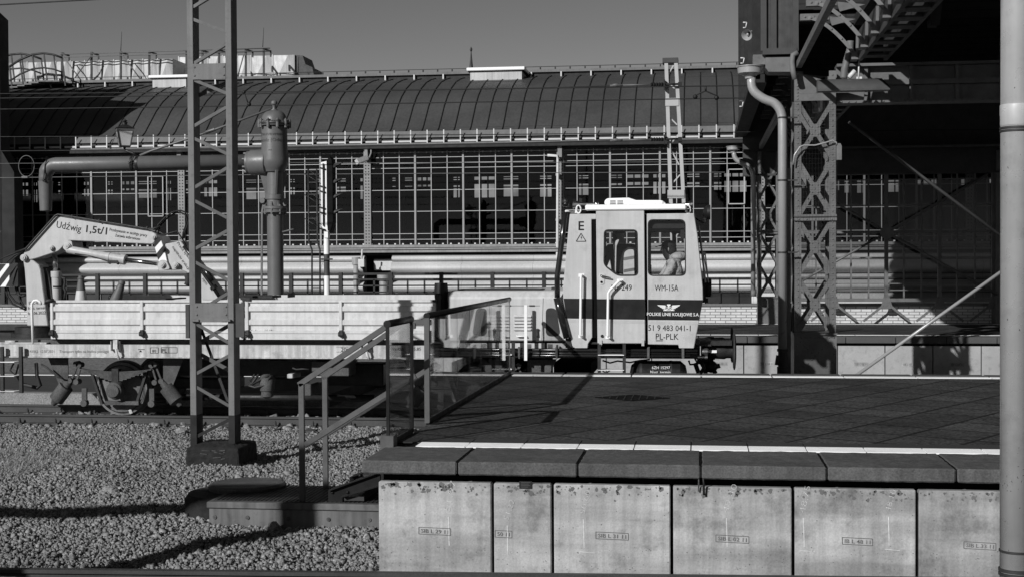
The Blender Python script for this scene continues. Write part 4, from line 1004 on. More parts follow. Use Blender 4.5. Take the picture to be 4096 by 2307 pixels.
c = W(3131, 1500, 24.9); mb = MB(); mb.lathe([(-.1, .10), (W(3131, 1465, 24.9).z - c.z, .10), (W(3131, 1465, 24.9).z - c.z + .001, .082), (W(3131, 1405, 24.9).z - c.z, .082), (W(3131, 1404, 24.9).z - c.z, .1), (W(3131, 1394, 24.9).z - c.z, .1)], c, 16); mb.bar(W(3112, 1420, 24.9), W(3106, 1458, 24.9), .06, .1); mb.build('cast_iron_foot', 'cast_iron', d1)
d2, pts = downpipe('thinner grey downpipe with a small hopper by the far lattice column', [(2936, 600), (2937, 632), (2962, 652), (2992, 662), (3013, 690), (3013, 1165)], 36.2, .062, (2933, 588, .52))
MB().tube([W(3013, 1160, 36.2), W(3013, 1185, 36.2)], .075, 12).build('boot', 'mast_paint', d2)
p = W(4058 + 8, 1200, 6.8)
d3 = thing('downpipe', 'thick pale grey drainpipe close to the viewer at the right edge', 'downpipe', (p.x, 6.8, 0))
mb = MB(); mb.tube([(p.x, 6.8, -.02), (p.x, 6.8, 8)], .0735, 40); mb.build('pipe', 'pipe_near', d3)
mb = MB(); z = W(4060, 465, 6.8).z; mb.lathe([(-.045, .074), (-.043, .0752), (.0, .0752), (.004, .0765), (.05, .0765), (.053, .074)], (p.x, 6.8, z), 40, caps=False); mb.build('sleeve', 'pipe_near', d3)
mb = MB()
for y in (514, 526, 2200): mb.lathe([(-.006, .0745), (-.004, .078), (.004, .078), (.006, .0745)], (p.x, 6.8, W(4060, y, 6.8).z), 40)
for y in (2275, 2292): mb.lathe([(-.008, .0745), (-.006, .08), (.006, .08), (.008, .0745)], (p.x, 6.8, W(4060, y, 6.8).z), 40)
sm_ = MB(); rg = random.Random(8)
for k in range(34):
    a = rg.uniform(-1.2, 0.5); z = W(4050, rg.choice([rg.uniform(1850, 1960), rg.uniform(100, 2250), rg.uniform(1700, 2250)]), 6.8).z; h = rg.uniform(.002, .006); wd_ = rg.uniform(.02, .09); sl_ = rg.uniform(-.01, .012); rr = .0738
    q = [(a, z), (a + wd_, z + sl_), (a + wd_ * 1.1, z + sl_ + h), (a + wd_ * .3, z + h * 1.6)]
    sm_.add([(p.x + math.sin(t) * rr, 6.8 - math.cos(t) * rr, zz_) for t, zz_ in q], [(0, 1, 2, 3)])
sm_.build('scuff', 'riveted_dark', d3)
mb.box((p.x + .07, 6.76, W(4060, 2215, 6.8).z), (p.x + .1, 6.8, W(4060, 2190, 6.8).z)); mb.build('clamp', 'cast_iron', d3)
# ------------------------------------------------------------------ hanging light fitting and other fittings
Y = 24.3
lf = thing('hooded_lamp', 'long rounded dark lamp hood hanging under the girder right of the near column', 'lamp', W(3420, 320, Y))
a = W(3268, 362, Y); b = W(3556, 362, Y); mb = MB(); n = 10; pr = []
for i in range(n + 1): t = math.pi * i / n; pr.append((-math.cos(t) * .13, math.sin(t) * .18))
v = [(a.x, Y + y, a.z + z) for y, z in pr] + [(b.x - .12, Y + y, a.z + z) for y, z in pr] + [(b.x + .02, Y + y, a.z + z * .12) for y, z in pr]
m_ = n + 1; mb.add(v, [(i, i + 1, m_ + i + 1, m_ + i) for i in range(n)] + [(m_ + i, m_ + i + 1, 2 * m_ + i + 1, 2 * m_ + i) for i in range(n)], True); mb.add(v[:m_], [tuple(range(m_))[::-1]]); mb.box((a.x, Y - .13, a.z - .03), (b.x, Y + .13, a.z - .001)); mb.build('hood', 'lamp_hood', lf)
mb = MB(); cp_ = [W(x, y, Y) for x, y in ((3402, 165), (3400, 200), (3388, 240), (3378, 280), (3374, 318))]; rs = .065
fine = []
for p, q in zip(cp_, cp_[1:]):
    for k in range(10): fine.append(p.lerp(q, k / 10))
mb.tube(fine, [rs if k % 2 else rs * .88 for k in range(len(fine))], 12); mb.build('ribbed_conduit', 'conduit', lf)
mb = MB(); mb.tube([W(3434, 318, Y), W(3436, 238, Y)], .014, 6); mb.box(W(3426, 308, Y), W(3448, 318, Y) + Vector((0, .05, 0))); mb.tube([W(3395, 312, Y), W(3420, 284, Y)], .04, 8); mb.build('hanger', 'bracket_light', lf)
cd = MB(); cd.tube([W(x, y, 24.85) for x, y in ((3192, 212), (3172, 222), (3168, 250), (3172, 285), (3180, 318))], .05, 10); o = cd.build('bent_conduit', 'conduit'); tag(o, 'bent grey conduit over the top of the near column', 'conduit')
Y = 26.2; p = W(2992, 138, Y)
ls = thing('loudspeaker', 'small pale horn loudspeaker on the end of the shed roof', 'loudspeaker', p)
ax = Vector((-.35, -.75, -.3)).normalized(); mb = MB(); mb.lathe([(-.2, .03), (-.08, .036), (0, .06), (.06, .105), (.064, .105), (.04, .08), (-.04, .034)], p, 18, ax, caps=False); mb.build('horn', 'pipe_grey', ls)
MB().ball(p + ax * .02, .026, 8, 6).build('driver', 'pipe_grey', ls); MB().tube([p - ax * .28, p - ax * .4 + Vector((.12, 0, .2))], .016, 6).build('bracket', 'cast_iron', ls)
mb = MB(); p = W(3358, 600, 25.3); mb.box(W(3347, 640, 25.0), W(3367, 585, 25.0) + Vector((0, .1, 0))); mb.prism([W(3347, 585, 25.0), W(3367, 585, 25.0), W(3362, 574, 25.0), W(3352, 574, 25.0)], (0, .1, 0)); o = mb.build('cable_box', 'mast_paint', base=p); tag(o, 'small slim cable box on the right edge of the near column', 'box')
mb = MB(); mb.tube([W(x, y, 25.0) for x, y in ((3172, 660), (3178, 620), (3200, 588), (3215, 582), (3260, 582), (3300, 572), (3330, 562), (3345, 570), (3348, 580))], .014, 6); o = mb.build('loose_cable', 'pipe_grey'); tag(o, 'loose pale cable tied across the near lattice column', 'cable')
# ================================================================== RAIL VEHICLE
VY = 20.85; FYV = 23.35
def V(x, y, Y=VY): return W(x, y, Y)
tv = thing('rail_service_vehicle', 'pale rail maintenance vehicle with a wagon bed, folded crane and boxy cab', 'rail vehicle', (W(1500, 1660, 22.2).x, 22.2, RT))
VBASE = BASE[tv.name]
zB = lambda y, px=1000: V(px, y).z
# --- underframe
xl, xr = V(-260, 1400).x, V(2790, 1400).x
xw = V(1752, 1400).x
sb_ = MB(); sb_.box((xl, VY + .07, zB(1428)), (xw, VY + .14, zB(1380))); sb_.box((xl, VY + .05, zB(1433)), (xw, VY + .2, zB(1428) - .001))
sb_.box((xl, FYV - .14, zB(1428)), (xw, FYV - .07, zB(1384))); sole = sb_.build('solebar', 'frame_paint', tv)
MB().box((xl, VY + .2, zB(1428)), (V(1800, 1400).x, FYV - .2, zB(1362))).build('floor_frame', 'underframe', tv)
MB().box((xl, VY + .09, zB(1380) + .002), (V(175, 1370).x, FYV - .1, zB(1372))).build('deck_plate', 'frame_paint', tv)
MB().box((xw + .01, VY + .25, zB(1430)), (xr, FYV - .2, zB(1392))).build('rear_frame', 'dark_metal', tv)
text('Transport tylko na końcu pociągu', (238, 1409), (434, 1409), 11, VY + .07, 'letter_faded', sole)
text('5P-41062  12.07.2021', (102, 1409), (217, 1409), 11, VY + .07, 'letter_faded', sole, off=-.01)
text('80', (609, 1408), (624, 1408), 12, VY + .07, 'letter_black', sole)
text('PL', (648, 1408), (668, 1408), 15, VY + .07, 'letter_black', sole)
text('20t', (1364, 1404), (1394, 1404), 16, VY + .07, 'letter_black', sole)
text('12,45m', (1572, 1400), (1616, 1400), 11, VY + .07, 'letter_black', sole)
text('5,85', (1655, 1400), (1684, 1400), 12, VY + .07, 'letter_black', sole)
mb = MB()
def frame_px(mb, x0, y0, x1, y1, Y, t=.006):
    for p, q in (((x0, y0), (x1, y0)), ((x1, y0), (x1, y1)), ((x1, y1), (x0, y1)), ((x0, y1), (x0, y0))): mb.bar(W(p[0], p[1], Y), W(q[0], q[1], Y), t, .004, (0, 1, 0))
frame_px(mb, 601, 1389, 633, 1411, VY + .067); frame_px(mb, 645, 1388, 708, 1410, VY + .067); mb.bar(V(675, 1388, VY + .067), V(675, 1410, VY + .067), .006, .004)
mb.bar(V(552, 1396, VY + .067), V(578, 1396, VY + .067), .008, .004); mb.prism([V(556, 1406, VY + .067), V(569, 1406, VY + .067), V(562, 1399, VY + .067)], (0, -.003, 0))
for k in range(7): mb.bar(V(1346 + k * 7, 1386, VY + .067), V(1350 + k * 7, 1386, VY + .067), .006, .004); mb.bar(V(1346 + k * 7, 1406, VY + .067), V(1350 + k * 7, 1406, VY + .067), .006, .004)
mb.build('marking_frame', 'letter_black', sole)
# --- drop sides with pressed ribs
def rib_profile(Y, sgn=-1):
    ys = [(1200, .0), (1209, .0), (1209.5, .03), (1222, .03), (1227, 0), (1243, 0), (1249, .035), (1275, .035), (1280, 0), (1297, 0), (1303, .035), (1318, .035), (1322, .005), (1331, .005), (1332, .018), (1356, .018)]
    return [(Y + d, zB(y, 600)) for y, d in ys]
def drop_side(x0, x1, Y, name, post_px, t):
    """one hinged side: pressed steel sheet, posts and latches"""
    pf = rib_profile(Y); n = len(pf); mb = MB()
    mb.add([(x0, y, z) for y, z in pf] + [(x1, y, z) for y, z in pf] + [(x0, Y + .06, z) for y, z in pf] + [(x1, Y + .06, z) for y, z in pf],
           [(i + 1, n + i + 1, n + i, i) for i in range(n - 1)] + [(2 * n + i, 3 * n + i, 3 * n + i + 1, 2 * n + i + 1) for i in range(n - 1)] +
           [(i, 2 * n + i, 2 * n + i + 1, i + 1) for i in range(n - 1)] + [(n + i + 1, 3 * n + i + 1, 3 * n + i, n + i) for i in range(n - 1)] + [(0, n, 3 * n, 2 * n), (n - 1, 3 * n - 1, 4 * n - 1, 2 * n - 1)])
    s_ = mb.build(name, 'wagon_paint', t)
    for px, wpx in post_px:
        c = V(px, 1280).x; hw = wpx / 2 / 262.0
        MB().box((c - hw, Y - .012, zB(1345, 600)), (c + hw, Y + .05, zB(1206, 600))).build('side_post', 'wagon_paint', s_, bevel=.006)
        mb = MB(); mb.bar((c + .01, Y - .03, zB(1318, 600)), (c + .02, Y - .035, zB(1340, 600)), .05, .04); mb.lathe([(-.035, .03), (.035, .03)], (c + .01, Y - .04, zB(1335, 600)), 8, 'x'); mb.bar((c - .02, Y - .05, zB(1325, 600)), (c + .045, Y - .02, zB(1350, 600)), .025, .03)
        mb.build('latch', 'dark_rust', s_)
    return s_
s1 = drop_side(V(198, 1280).x, V(968, 1280).x, VY + .02, 'drop_side', [(205, 12), (565, 13), (960, 12)], tv)
s2 = drop_side(V(978, 1280).x, V(1744, 1280).x, VY + .02, 'drop_side', [(986, 14), (1361, 13), (1737, 12)], tv)
mb = MB(); mb.tube([V(183, 1213), V(188, 1203), V(215, 1201)], .03, 8); mb.tube([V(183, 1213), V(183, 1216)], .035, 8); mb.bar(V(965, 1194), V(1000, 1196), .04, .04); mb.bar(V(1733, 1203), V(1748, 1203), .04, .05); mb.build('corner_catch', 'dark_metal', tv)
text('Ładowność 15t', (1004, 1331), (1095, 1331), 14, VY + .038, 'letter_black', s2, off=.008)
# far side and bed floor
pf_top = zB(1200, 600)
MB().box((V(198, 1280).x, FYV - .1, zB(1356, 600)), (V(1744, 1280).x, FYV - .04, pf_top + .02)).build('far_drop_side', 'wagon_paint', tv)
MB().box((V(198, 1280).x, VY + .08, zB(1362, 600)), (V(1744, 1280).x, FYV - .1, zB(1352, 600))).build('bed_floor', 'dark_rust', tv)
MB().box((V(1745, 1280).x, VY + .02, zB(1356)), (V(1760, 1280).x, FYV - .05, zB(1180))).build('headboard', 'dark_metal', tv)
mb = MB(); mb.box(V(1010, 1192, 22.4), V(1125, 1180, 22.9)); mb.box(V(1150, 1190, 22.4), V(1180, 1170, 22.8)); mb.box(V(640, 1200, 21.5), V(745, 1188, 22.4)); o = mb.build('load_board', 'dark_rust'); tag(o, 'dark boards lying in the wagon bed along the top of the drop side', 'boards')
# --- running gear
def wheel_set(cx, y):
    c = Vector((cx, y, RT + .43)); w_ = MB()
    w_.lathe([(-.015, .03), (-.015, .33), (-.0, .36), (-.0, .43), (.11, .435), (.115, .46), (.145, .46), (.15, .38), (.15, .03)], c, 48, 'y', caps=True); o = w_.build('wheel', 'wheel_rust', tv)
    MB().lathe([(-.022, .375), (-.022, .385)], c, 48, 'y', caps=False).build('rim_line', 'joint_black', o)
    for a in (R(200), R(293)):
        q = c + Vector((math.cos(a) * .395, -.02, math.sin(a) * .395)); t = Vector((math.cos(a), 0, math.sin(a)))
        MB().bar(q - t * .035, q + t * .035, .05, .004, (0, 1, 0)).build('paint_tick', 'frame_paint', o)
    return c
cw = WZ(487, 1663, RT); c = wheel_set(V(487, 1550, YN - .05).x, YN - .05)
def gear(c):
    mb = MB(); q = c + Vector((0, -.2, .0)); mb.lathe([(0, .15), (.03, .155), (.12, .13), (.14, .10), (.16, .10), (.165, .04)], q, 24, (0, -1, 0)); mb.rivets([q + Vector((math.cos(a) * .125, -.05, math.sin(a) * .125)) for a in (R(45), R(135), R(225), R(315))], .025)
    mb.box(q + Vector((-.2, .01, -.24)), q + Vector((.36, .1, -.18))); ab = mb.build('axle_box', 'underframe', tv)
    mb = MB(); mb.bar(q + Vector((.48, .08, .3)), q + Vector((.3, .08, -.24)), .04, .06); mb.bar(q + Vector((-.46, .08, .3)), q + Vector((-.28, .08, -.24)), .04, .06); mb.build('axle_guard', 'dark_metal', tv)
    sp = MB(); zc = .31
    for k in range(8):
        L_ = .60 - k * .068; zz_ = zc - k * .019
        n = 9; pts = [q + Vector((-L_ + 2 * L_ * i / (n - 1), 0, zz_ - .02 + .045 * (abs(-1 + 2 * i / (n - 1)) ** 2) * (L_ / .6) ** 2)) for i in range(n)]
        for a, b in zip(pts, pts[1:]): sp.bar(a, b, .015, .09, (0, 1, 0))
    so_ = sp.build('leaf_spring', 'underframe', tv)
    MB().box(q + Vector((-.055, -.06, .13)), q + Vector((.055, .06, .345))).build('spring_buckle', 'dark_rust', so_)
    for sg in (-1, 1):
        hp = q + Vector((sg * .66, 0, .40)); mb = MB()
        mb.bar(hp, hp + Vector((sg * .10, 0, -.25)), .03, .03); mb.bar(hp + Vector((-sg * .06, 0, -.02)), hp + Vector((sg * .02, 0, -.28)), .03, .03)
        for d in ((0, 0, .02), (sg * .11, 0, -.25), (-.05 * sg, 0, .0), (0, 0, -.27)): mb.lathe([(-.07, .045), (.07, .045)], hp + Vector(d), 10, 'y')
        mb.build('spring_hanger', 'underframe', tv)
        # horn bracket and damper canister
        mb = MB(); x0 = hp.x + sg * .28
        mb.prism([(x0 - sg * .14, q.y - .04, q.z + .52), (x0 + sg * .2, q.y - .04, q.z + .52), (x0 - sg * .0, q.y - .04, q.z + .04), (x0 - sg * .14, q.y - .04, q.z + .18)][::sg], (0, .02, 0)); mb.build('suspension_bracket', 'underframe', tv)
        mb = MB(); a = hp + Vector((sg * .13, -.02, -.28)); d = Vector((sg * .62, 0, -.78)).normalized(); mb.lathe([(0, .06), (.08, .065), (.085, .12), (.36, .12), (.37, .08), (.42, .05), (.46, .04)], a, 18, d); mb.build('damper', 'underframe', tv)
        mb = MB(); b = q + Vector((sg * .57, .06, .02)); mb.bar(b, b + Vector((sg * .0, 0, -.24)), .08, .04); mb.lathe([(-.05, .055), (.05, .055)], b + Vector((0, 0, -.24)), 12, 'y'); mb.build('brake_hanger', 'underframe', tv)
gear(c)
wheel_set(c.x, YF + .05)
c2 = c + Vector((5.85, 0, 0)); wheel_set(c2.x, YN - .05); gear(c2); wheel_set(c2.x, YF + .05)
for cc_ in (c, c2): MB().tube([(cc_.x, YN, RT + .43), (cc_.x, YF, RT + .43)], .08, 12).build('axle', 'dark_metal', tv)
# underbody boxes, hoses and cylinders
for (x0, y0, x1, y1, m_) in ((1247, 1437, 1424, 1502, 'underframe'), (1215, 1525, 1275, 1582, 'underframe'), (2150, 1436, 2205, 1492, 'underframe'), (1148, 1485, 1204, 1512, 'frame_paint')):
    MB().box(W(x0, y1, VY + .35), W(x1, y0, VY + .8)).build('equipment_box', m_, tv, bevel=.01)
mb = MB(); q = W(1068, 1500, VY + .3); mb.lathe([(.02, .05), (0, .1), (-.05, .13), (-.24, .11), (-.25, .09), (-.33, .1), (-.36, .03)], q, 16); mb.build('brake_cylinder', 'underframe', tv)
mb = MB(); mb.tube([W(x, y, VY + .2) for x, y in ((1035, 1495), (1010, 1530), (995, 1540), (1020, 1548), (1055, 1540), (1085, 1500))], .02, 8); mb.tube([W(x, y, VY + .2) for x, y in ((1020, 1495), (1000, 1520), (1010, 1536), (1050, 1512), (1082, 1497))], .02, 8); mb.tube([W(x, y, VY + .25) for x, y in ((1170, 1470), (1185, 1476), (1210, 1474), (1235, 1476))], .014, 6); mb.build('brake_hose', 'cast_iron', tv)
mb = MB(); mb.tube([W(x, y, VY + .2) for x, y in ((55, 1452), (40, 1480), (62, 1500), (75, 1455))], .015, 6); mb.tube([W(x, y, VY + .2) for x, y in ((145, 1450), (148, 1500), (162, 1540), (150, 1550), (90, 1535), (70, 1500))], .03, 8); mb.tube([W(x, y, VY + .2) for x, y in ((165, 1455), (190, 1470), (230, 1505), (250, 1510))], .015, 6); mb.build('brake_hose', 'cast_iron', tv)
# drive gear hanging in the shade under the middle of the wagon
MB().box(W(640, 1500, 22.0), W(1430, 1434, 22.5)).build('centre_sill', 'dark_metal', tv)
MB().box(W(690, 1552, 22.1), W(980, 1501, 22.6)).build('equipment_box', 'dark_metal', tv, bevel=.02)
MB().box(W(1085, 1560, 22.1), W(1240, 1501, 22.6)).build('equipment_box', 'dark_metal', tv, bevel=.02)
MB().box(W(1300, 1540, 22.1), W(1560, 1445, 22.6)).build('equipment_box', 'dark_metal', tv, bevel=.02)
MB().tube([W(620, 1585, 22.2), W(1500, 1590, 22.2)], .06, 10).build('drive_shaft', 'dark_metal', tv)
# left steps
mb = MB()
for x in (8, 83): mb.bar(W(x, 1385, VY - .02), W(x + 3, 1570, VY - .02), .05, .05)
st_ = mb.build('step_frame', 'dark_metal', tv)
for y in (1444, 1500, 1561): MB().box(W(-20, y + 4, VY - .06), W(88, y - 3, VY + .2)).build('step_tread', 'bright_white', st_)
# solebar brackets and chain hooks
for px in (463, 1463):
    mb = MB(); mb.box(W(px - 18, 1402, VY + .0), W(px - 14, 1362, VY + .07)); mb.box(W(px + 14, 1402, VY + .0), W(px + 18, 1362, VY + .07)); mb.bar(W(px, 1358, VY), W(px, 1395, VY - .02), .07, .05); mb.tube([W(px, 1390, VY - .03), W(px + 6, 1420, VY - .04), W(px + 14, 1436, VY - .04)], .022, 6); mb.build('hook_bracket', 'frame_paint', sole)
# --- crane
cr = 'crane_paint'
def pin(parent, x, y, r, Y, nm='pivot_pin'):
    k = r / 262.0; mb = MB(); mb.lathe([(-.005, k * 1.15), (.03, k * 1.15), (.031, k * .8), (.05, k * .8), (.051, k * .35), (.06, k * .3)], W(x, y, Y), 20, (0, -1, 0)); mb.build(nm, 'dark_rust' if r < 10 else cr, parent)
CYc = 21.55
cb = MB(); cb.prism(pxs([(92, 1040), (97, 1018), (130, 1040), (155, 1060), (162, 1080), (185, 1250), (192, 1302), (108, 1302), (104, 1160), (98, 1080)], CYc), (0, .34, 0)); colm = cb.build('crane_column', cr, tv, bevel=.012)
MB().prism(pxs([(165, 1065), (185, 1075), (196, 1110), (215, 1230), (200, 1230), (187, 1250)], CYc + .12), (0, .5, 0)).build('column_rib', 'dark_rust', colm)
text('EDC-83', (116, 1217), (158, 1215), 12, CYc, 'letter_black', colm); text('Nast. termin', (113, 1238), (182, 1235), 12, CYc, 'letter_black', colm); text('b 1.06.2022', (114, 1258), (183, 1255), 12, CYc, 'letter_black', colm)
mb = MB(); mb.lathe([(-.1, .42), (.0, .42), (.001, .36), (.1, .36)], W(150, 1330, CYc + .3), 32); mb.build('slew_ring', 'dark_metal', tv)
MB().box(W(20, 1368, VY + .12), W(195, 1345, VY + 1.3)).build('crane_plinth', 'frame_paint', tv)
bo = MB(); boom_o = rpoly([(98, 1002), (222, 868), (232, 864), (600, 922), (632, 942), (612, 977), (273, 962), (235, 1004), (148, 1033), (118, 1040), (90, 1030)], 9, 3)
bo.prism(pxs(boom_o, CYc - .02), (0, .38, 0)); boom = bo.build('crane_boom', cr, tv, bevel=.01)
for x, y, r in ((97, 1031, 13), (207, 992, 10), (271, 985, 13), (617, 948, 11)): pin(boom, x, y, r, CYc - .03)
mb = MB(); mb.prism(pxs(rpoly([(250, 992), (262, 963), (286, 963), (292, 1000), (272, 1010)], 8), CYc - .03), (0, .4, 0)); mb.build('cylinder_lug', cr, boom)
mb = MB(); mb.tube(pxs([(60, 1010), (104, 995), (222, 862), (232, 858), (592, 916), (615, 915), (640, 906)], CYc - .06), .018, 6)
for x, y in ((292, 868), (400, 886), (590, 915)): mb.box(W(x - 6, y + 4, CYc - .08), W(x + 6, y - 8, CYc))
mb.build('hydraulic_pipe', 'dark_metal', boom)
text('Udźwig', (225, 911), (323, 929), 27, CYc - .02, 'letter_black', boom); text('1,5t/1', (344, 929), (427, 939), 28, CYc - .02, 'letter_black', boom, off=.012)
text('Przebywanie w zasięgu pracy', (438, 924), (588, 948), 12, CYc - .02, 'letter_black', boom); text('żurawia wzbronione', (461, 947), (560, 962), 12, CYc - .02, 'letter_black', boom)
# boom cylinder
a = W(276, 990, CYc + .1); b = W(512, 1032, CYc + .1); d = (b - a).normalized(); ln = (b - a).length
mb = MB(); mb.lathe([(0.02, .06), (.06, .066), (ln * .7, .066), (ln * .701, .073), (ln * .74, .073), (ln * .741, .067), (ln * .92, .067), (ln * .921, .085), (ln, .085), (ln + .01, .05)], a + Vector((0, -.1, -.03)), 20, d); cy = mb.build('boom_cylinder', cr, tv)
mb = MB(); p0 = a + d * ln + Vector((0, -.1, -.03)); mb.tube([p0, W(638, 1056, CYc)], .034, 14); mb.build('piston_rod', 'chrome', cy)
mb = MB(); mb.tube([W(300, 1015, CYc - .05), W(350, 1020, CYc - .05), W(430, 1045, CYc - .05), W(470, 1048, CYc - .05)], .01, 6); mb.ball(W(440, 1050, CYc - .05), .03, 8, 5); mb.ball(W(472, 1052, CYc - .05), .03, 8, 5); mb.box(W(430, 1055, CYc - .07), W(475, 1042, CYc - .02)); mb.build('cylinder_pipe', 'dark_rust', cy)
# striped link
lk = MB(); lo = [(617, 966), (639, 945), (660, 1010), (668, 1050), (655, 1070), (640, 1064), (620, 992)]; lk.prism(pxs(lo, CYc - .04), (0, .4, 0)); link = lk.build('link_plate', 'bright_white', tv)
for q in ([(617, 966), (639, 945), (645, 960), (618, 990), (616, 980)], [(626, 1014), (654, 980), (660, 1004), (632, 1040)]):
    MB().prism(pxs(q, CYc - .045), (0, .003, 0)).build('warning_stripe', 'cloth_stripe', link)
# outer arm folded down to the right
ja = MB(); ja.prism(pxs([(660, 976), (722, 964), (745, 995), (884, 1180), (884, 1200), (812, 1200), (748, 1090), (716, 1076), (690, 1080), (672, 1074), (664, 1030)], CYc), (0, .32, 0)); jib = ja.build('outer_arm', cr, tv, bevel=.01)
mb = MB(); mb.prism(pxs(rpoly([(638, 1040), (664, 1040), (680, 1076), (640, 1082), (628, 1068)], 10), CYc - .05), (0, .42, 0)); mb.build('arm_lug', cr, jib)
for x, y, r in ((651, 1060, 12), (703, 1061, 12), (655, 998, 9)): pin(jib, x, y, r, CYc - .045)
text('Praca tylko', (707, 974), (757, 1040), 11, CYc, 'letter_black', jib); text('napięciu trakcji', (688, 990), (752, 1080), 11, CYc, 'letter_black', jib); text('nym', (808, 1116), (824, 1140), 12, CYc, 'letter_black', jib)
mb = MB(); mb.tube(pxs([(735, 985), (764, 1022), (850, 1145), (880, 1190)], CYc - .07), .03, 10); mb.tube(pxs([(815, 1070), (850, 1125)], CYc - .07), .045, 10); mb.lathe([(0, .06), (.05, .06)], W(852, 1145, CYc - .07), 12, (W(880, 1190, CYc) - W(850, 1145, CYc)).normalized()); mb.build('arm_cylinder', 'exhaust', jib)
mb = MB(); mb.tube(pxs([(746, 1095), (752, 1110), (752, 1130), (747, 1140)], CYc - .1), .05, 10); mb.build('grapple_joint', 'dark_rust', jib)
for k, q in enumerate(([(622, 928), (632, 900), (660, 870), (690, 848), (722, 842), (748, 852), (758, 875), (748, 905), (738, 930), (736, 955)], [(632, 936), (640, 905), (672, 870), (700, 853), (722, 850), (742, 860), (748, 880), (740, 910), (732, 935), (730, 958)], [(635, 935), (655, 940), (690, 930), (708, 925), (722, 945), (735, 965), (745, 985)], [(700, 970), (712, 990), (740, 1002), (770, 1010)])):
    MB().tube(pxs(q, CYc - .06 + .04 * k), .013, 8).build('hydraulic_hose', 'rubber', jib)
for q in ([(95, 1000), (60, 1012), (20, 1028), (-20, 1050)], [(92, 1008), (60, 1020), (30, 1045), (10, 1075)], [(85, 1012), (60, 1030), (40, 1060)]): MB().tube(pxs(q, CYc + .1), .014, 8).build('hydraulic_hose', 'rubber', colm)
for q in ([(22, 1145), (28, 1180), (50, 1215), (80, 1228), (105, 1240)], [(30, 1145), (38, 1178), (60, 1205), (90, 1222), (108, 1235)], [(62, 1145), (66, 1175), (90, 1185), (105, 1180)], [(70, 1145), (78, 1195), (98, 1225), (108, 1230)]): MB().tube(pxs(q, CYc + .05), .015, 8).build('hydraulic_hose', 'rubber', colm)
wb = MB(); wb.box(W(-60, 1147, CYc - .1), W(72, 1055, CYc + .2)); wbo = wb.build('warning_board', 'bright_white', tv)
for k in range(4):
    x = -70 + k * 46; q = [(x, 1146), (x + 24, 1146), (x + 94, 1056), (x + 66, 1056)]; q = [(min(max(a, -58), 71), b) for a, b in q]
    if k == 3: q = [(60, 1146), (71, 1146), (71, 1132)]
    MB().prism(pxs(q, CYc - .103), (0, .002, 0)).build('warning_stripe', 'cloth_stripe', wbo)
MB().box(W(72, 1145, CYc - .08), W(100, 1052, CYc + .3)).build('valve_block', 'dark_rust', tv)
# upright cylinder beside the column
mb = MB(); q = W(226, 1205, CYc + .2); zz2 = lambda y: W(226, y, CYc + .2).z - q.z; mb.lathe([(-.3, .075), (zz2(1110), .075), (zz2(1109), .085), (zz2(1085), .088), (zz2(1084), .04)], q, 20); uc = mb.build('lift_cylinder', cr, tv)
MB().tube([W(222, 1086, CYc + .2), W(218, 1015, CYc + .2)], .04, 14).build('piston_rod', 'steel_bright', uc)
mb = MB(); mb.lathe([(0, .079), (.03, .079)], W(228, 1150, CYc + .2), 20); mb.tube([W(x, y, CYc + .1) for x, y in ((248, 1112), (258, 1112), (260, 1130), (256, 1150), (262, 1165), (258, 1195))], .02, 6); mb.build('cylinder_pipe', 'dark_rust', uc)
mb = MB(); mb.tube(pxs([(132, 1372), (127, 1230), (128, 1212), (136, 1202), (148, 1200), (160, 1206), (164, 1218)], VY + .1), .021, 10); mb.build('hooked_grab_rail', 'bright_white', tv)
# --- engine hood
HYD = VY + .12
hd = MB(); out = pxs([(1792, 1370), (1792, 1188), (1800, 1165), (1830, 1160), (2275, 1160), (2275, 1364)], HYD)
zt2 = V(2000, 1163, HYD).z; zs2 = V(2000, 1190, HYD).z; zb2 = V(2000, 1364, HYD).z; xa, xb = V(1792, 1200, HYD).x, V(2275, 1200, HYD).x
hp = [(HYD, zb2), (HYD, zs2), (HYD + .09, zt2), (FYV - .2, zt2 + .01), (FYV - .1, zs2), (FYV - .1, zb2)]
hd.prism([(xa, y, z) for y, z in hp], (xb - xa, 0, 0)); hood = hd.build('engine_hood', 'hood_paint', tv, bevel=.02)
mb = MB()
for px in (1797, 2167): mb.bar(W(px, 1362, HYD - .001), W(px + (6 if px > 2000 else 0), 1192, HYD - .001), .006, .003)
mb.bar(W(2002, 1222, HYD - .001), W(2160, 1222, HYD - .001), .006, .003); mb.bar(W(1998, 1228, HYD - .001), W(1998, 1360, HYD - .001), .006, .003); mb.bar(W(1800, 1362, HYD - .001), W(2270, 1362, HYD - .001), .014, .004)
for px in (2030, 2125): mb.bar(W(px - 8, 1222, HYD - .003), W(px + 14, 1222, HYD - .003), .02, .01)
mb.build('panel_gap', 'dark_rust', hood)
def grille(pts):
    MB().plate(pxs(rpoly(pts, 24, 5), HYD - .002), [], (0, .001, 0)).build('grille', 'grille_mesh', hood)
grille([(2183, 1231), (2225, 1231), (2243, 1344), (2183, 1344)]); grille([(1940, 1232), (1984, 1232), (1984, 1345), (1918, 1345)])
def louvre(x0, x1, y):
    mb = MB(); a = W(x0, y, HYD - .001); b = W(x1, y, HYD - .001); h = .035
    mb.prism([a, a + Vector((0, -.03, -.0)), a + Vector((0, 0, h))], b - a); mb.build('louvre', 'hood_paint', hood)
for k in range(5):
    louvre(2056, 2125, 1267 + k * 13); louvre(1950, 2015, 1267 + k * 13)
for px in (2017, 2147):
    mb = MB(); mb.bar(W(px, 1316, HYD - .02), W(px, 1344, HYD - .03), .03, .04); mb.box(W(px - 6, 1358, HYD - .02), W(px + 6, 1338, HYD)); mb.bar(W(px - 5, 1318, HYD - .03), W(px + 6, 1314, HYD - .03), .02, .03); mb.build('hood_latch', 'dark_rust', hood)
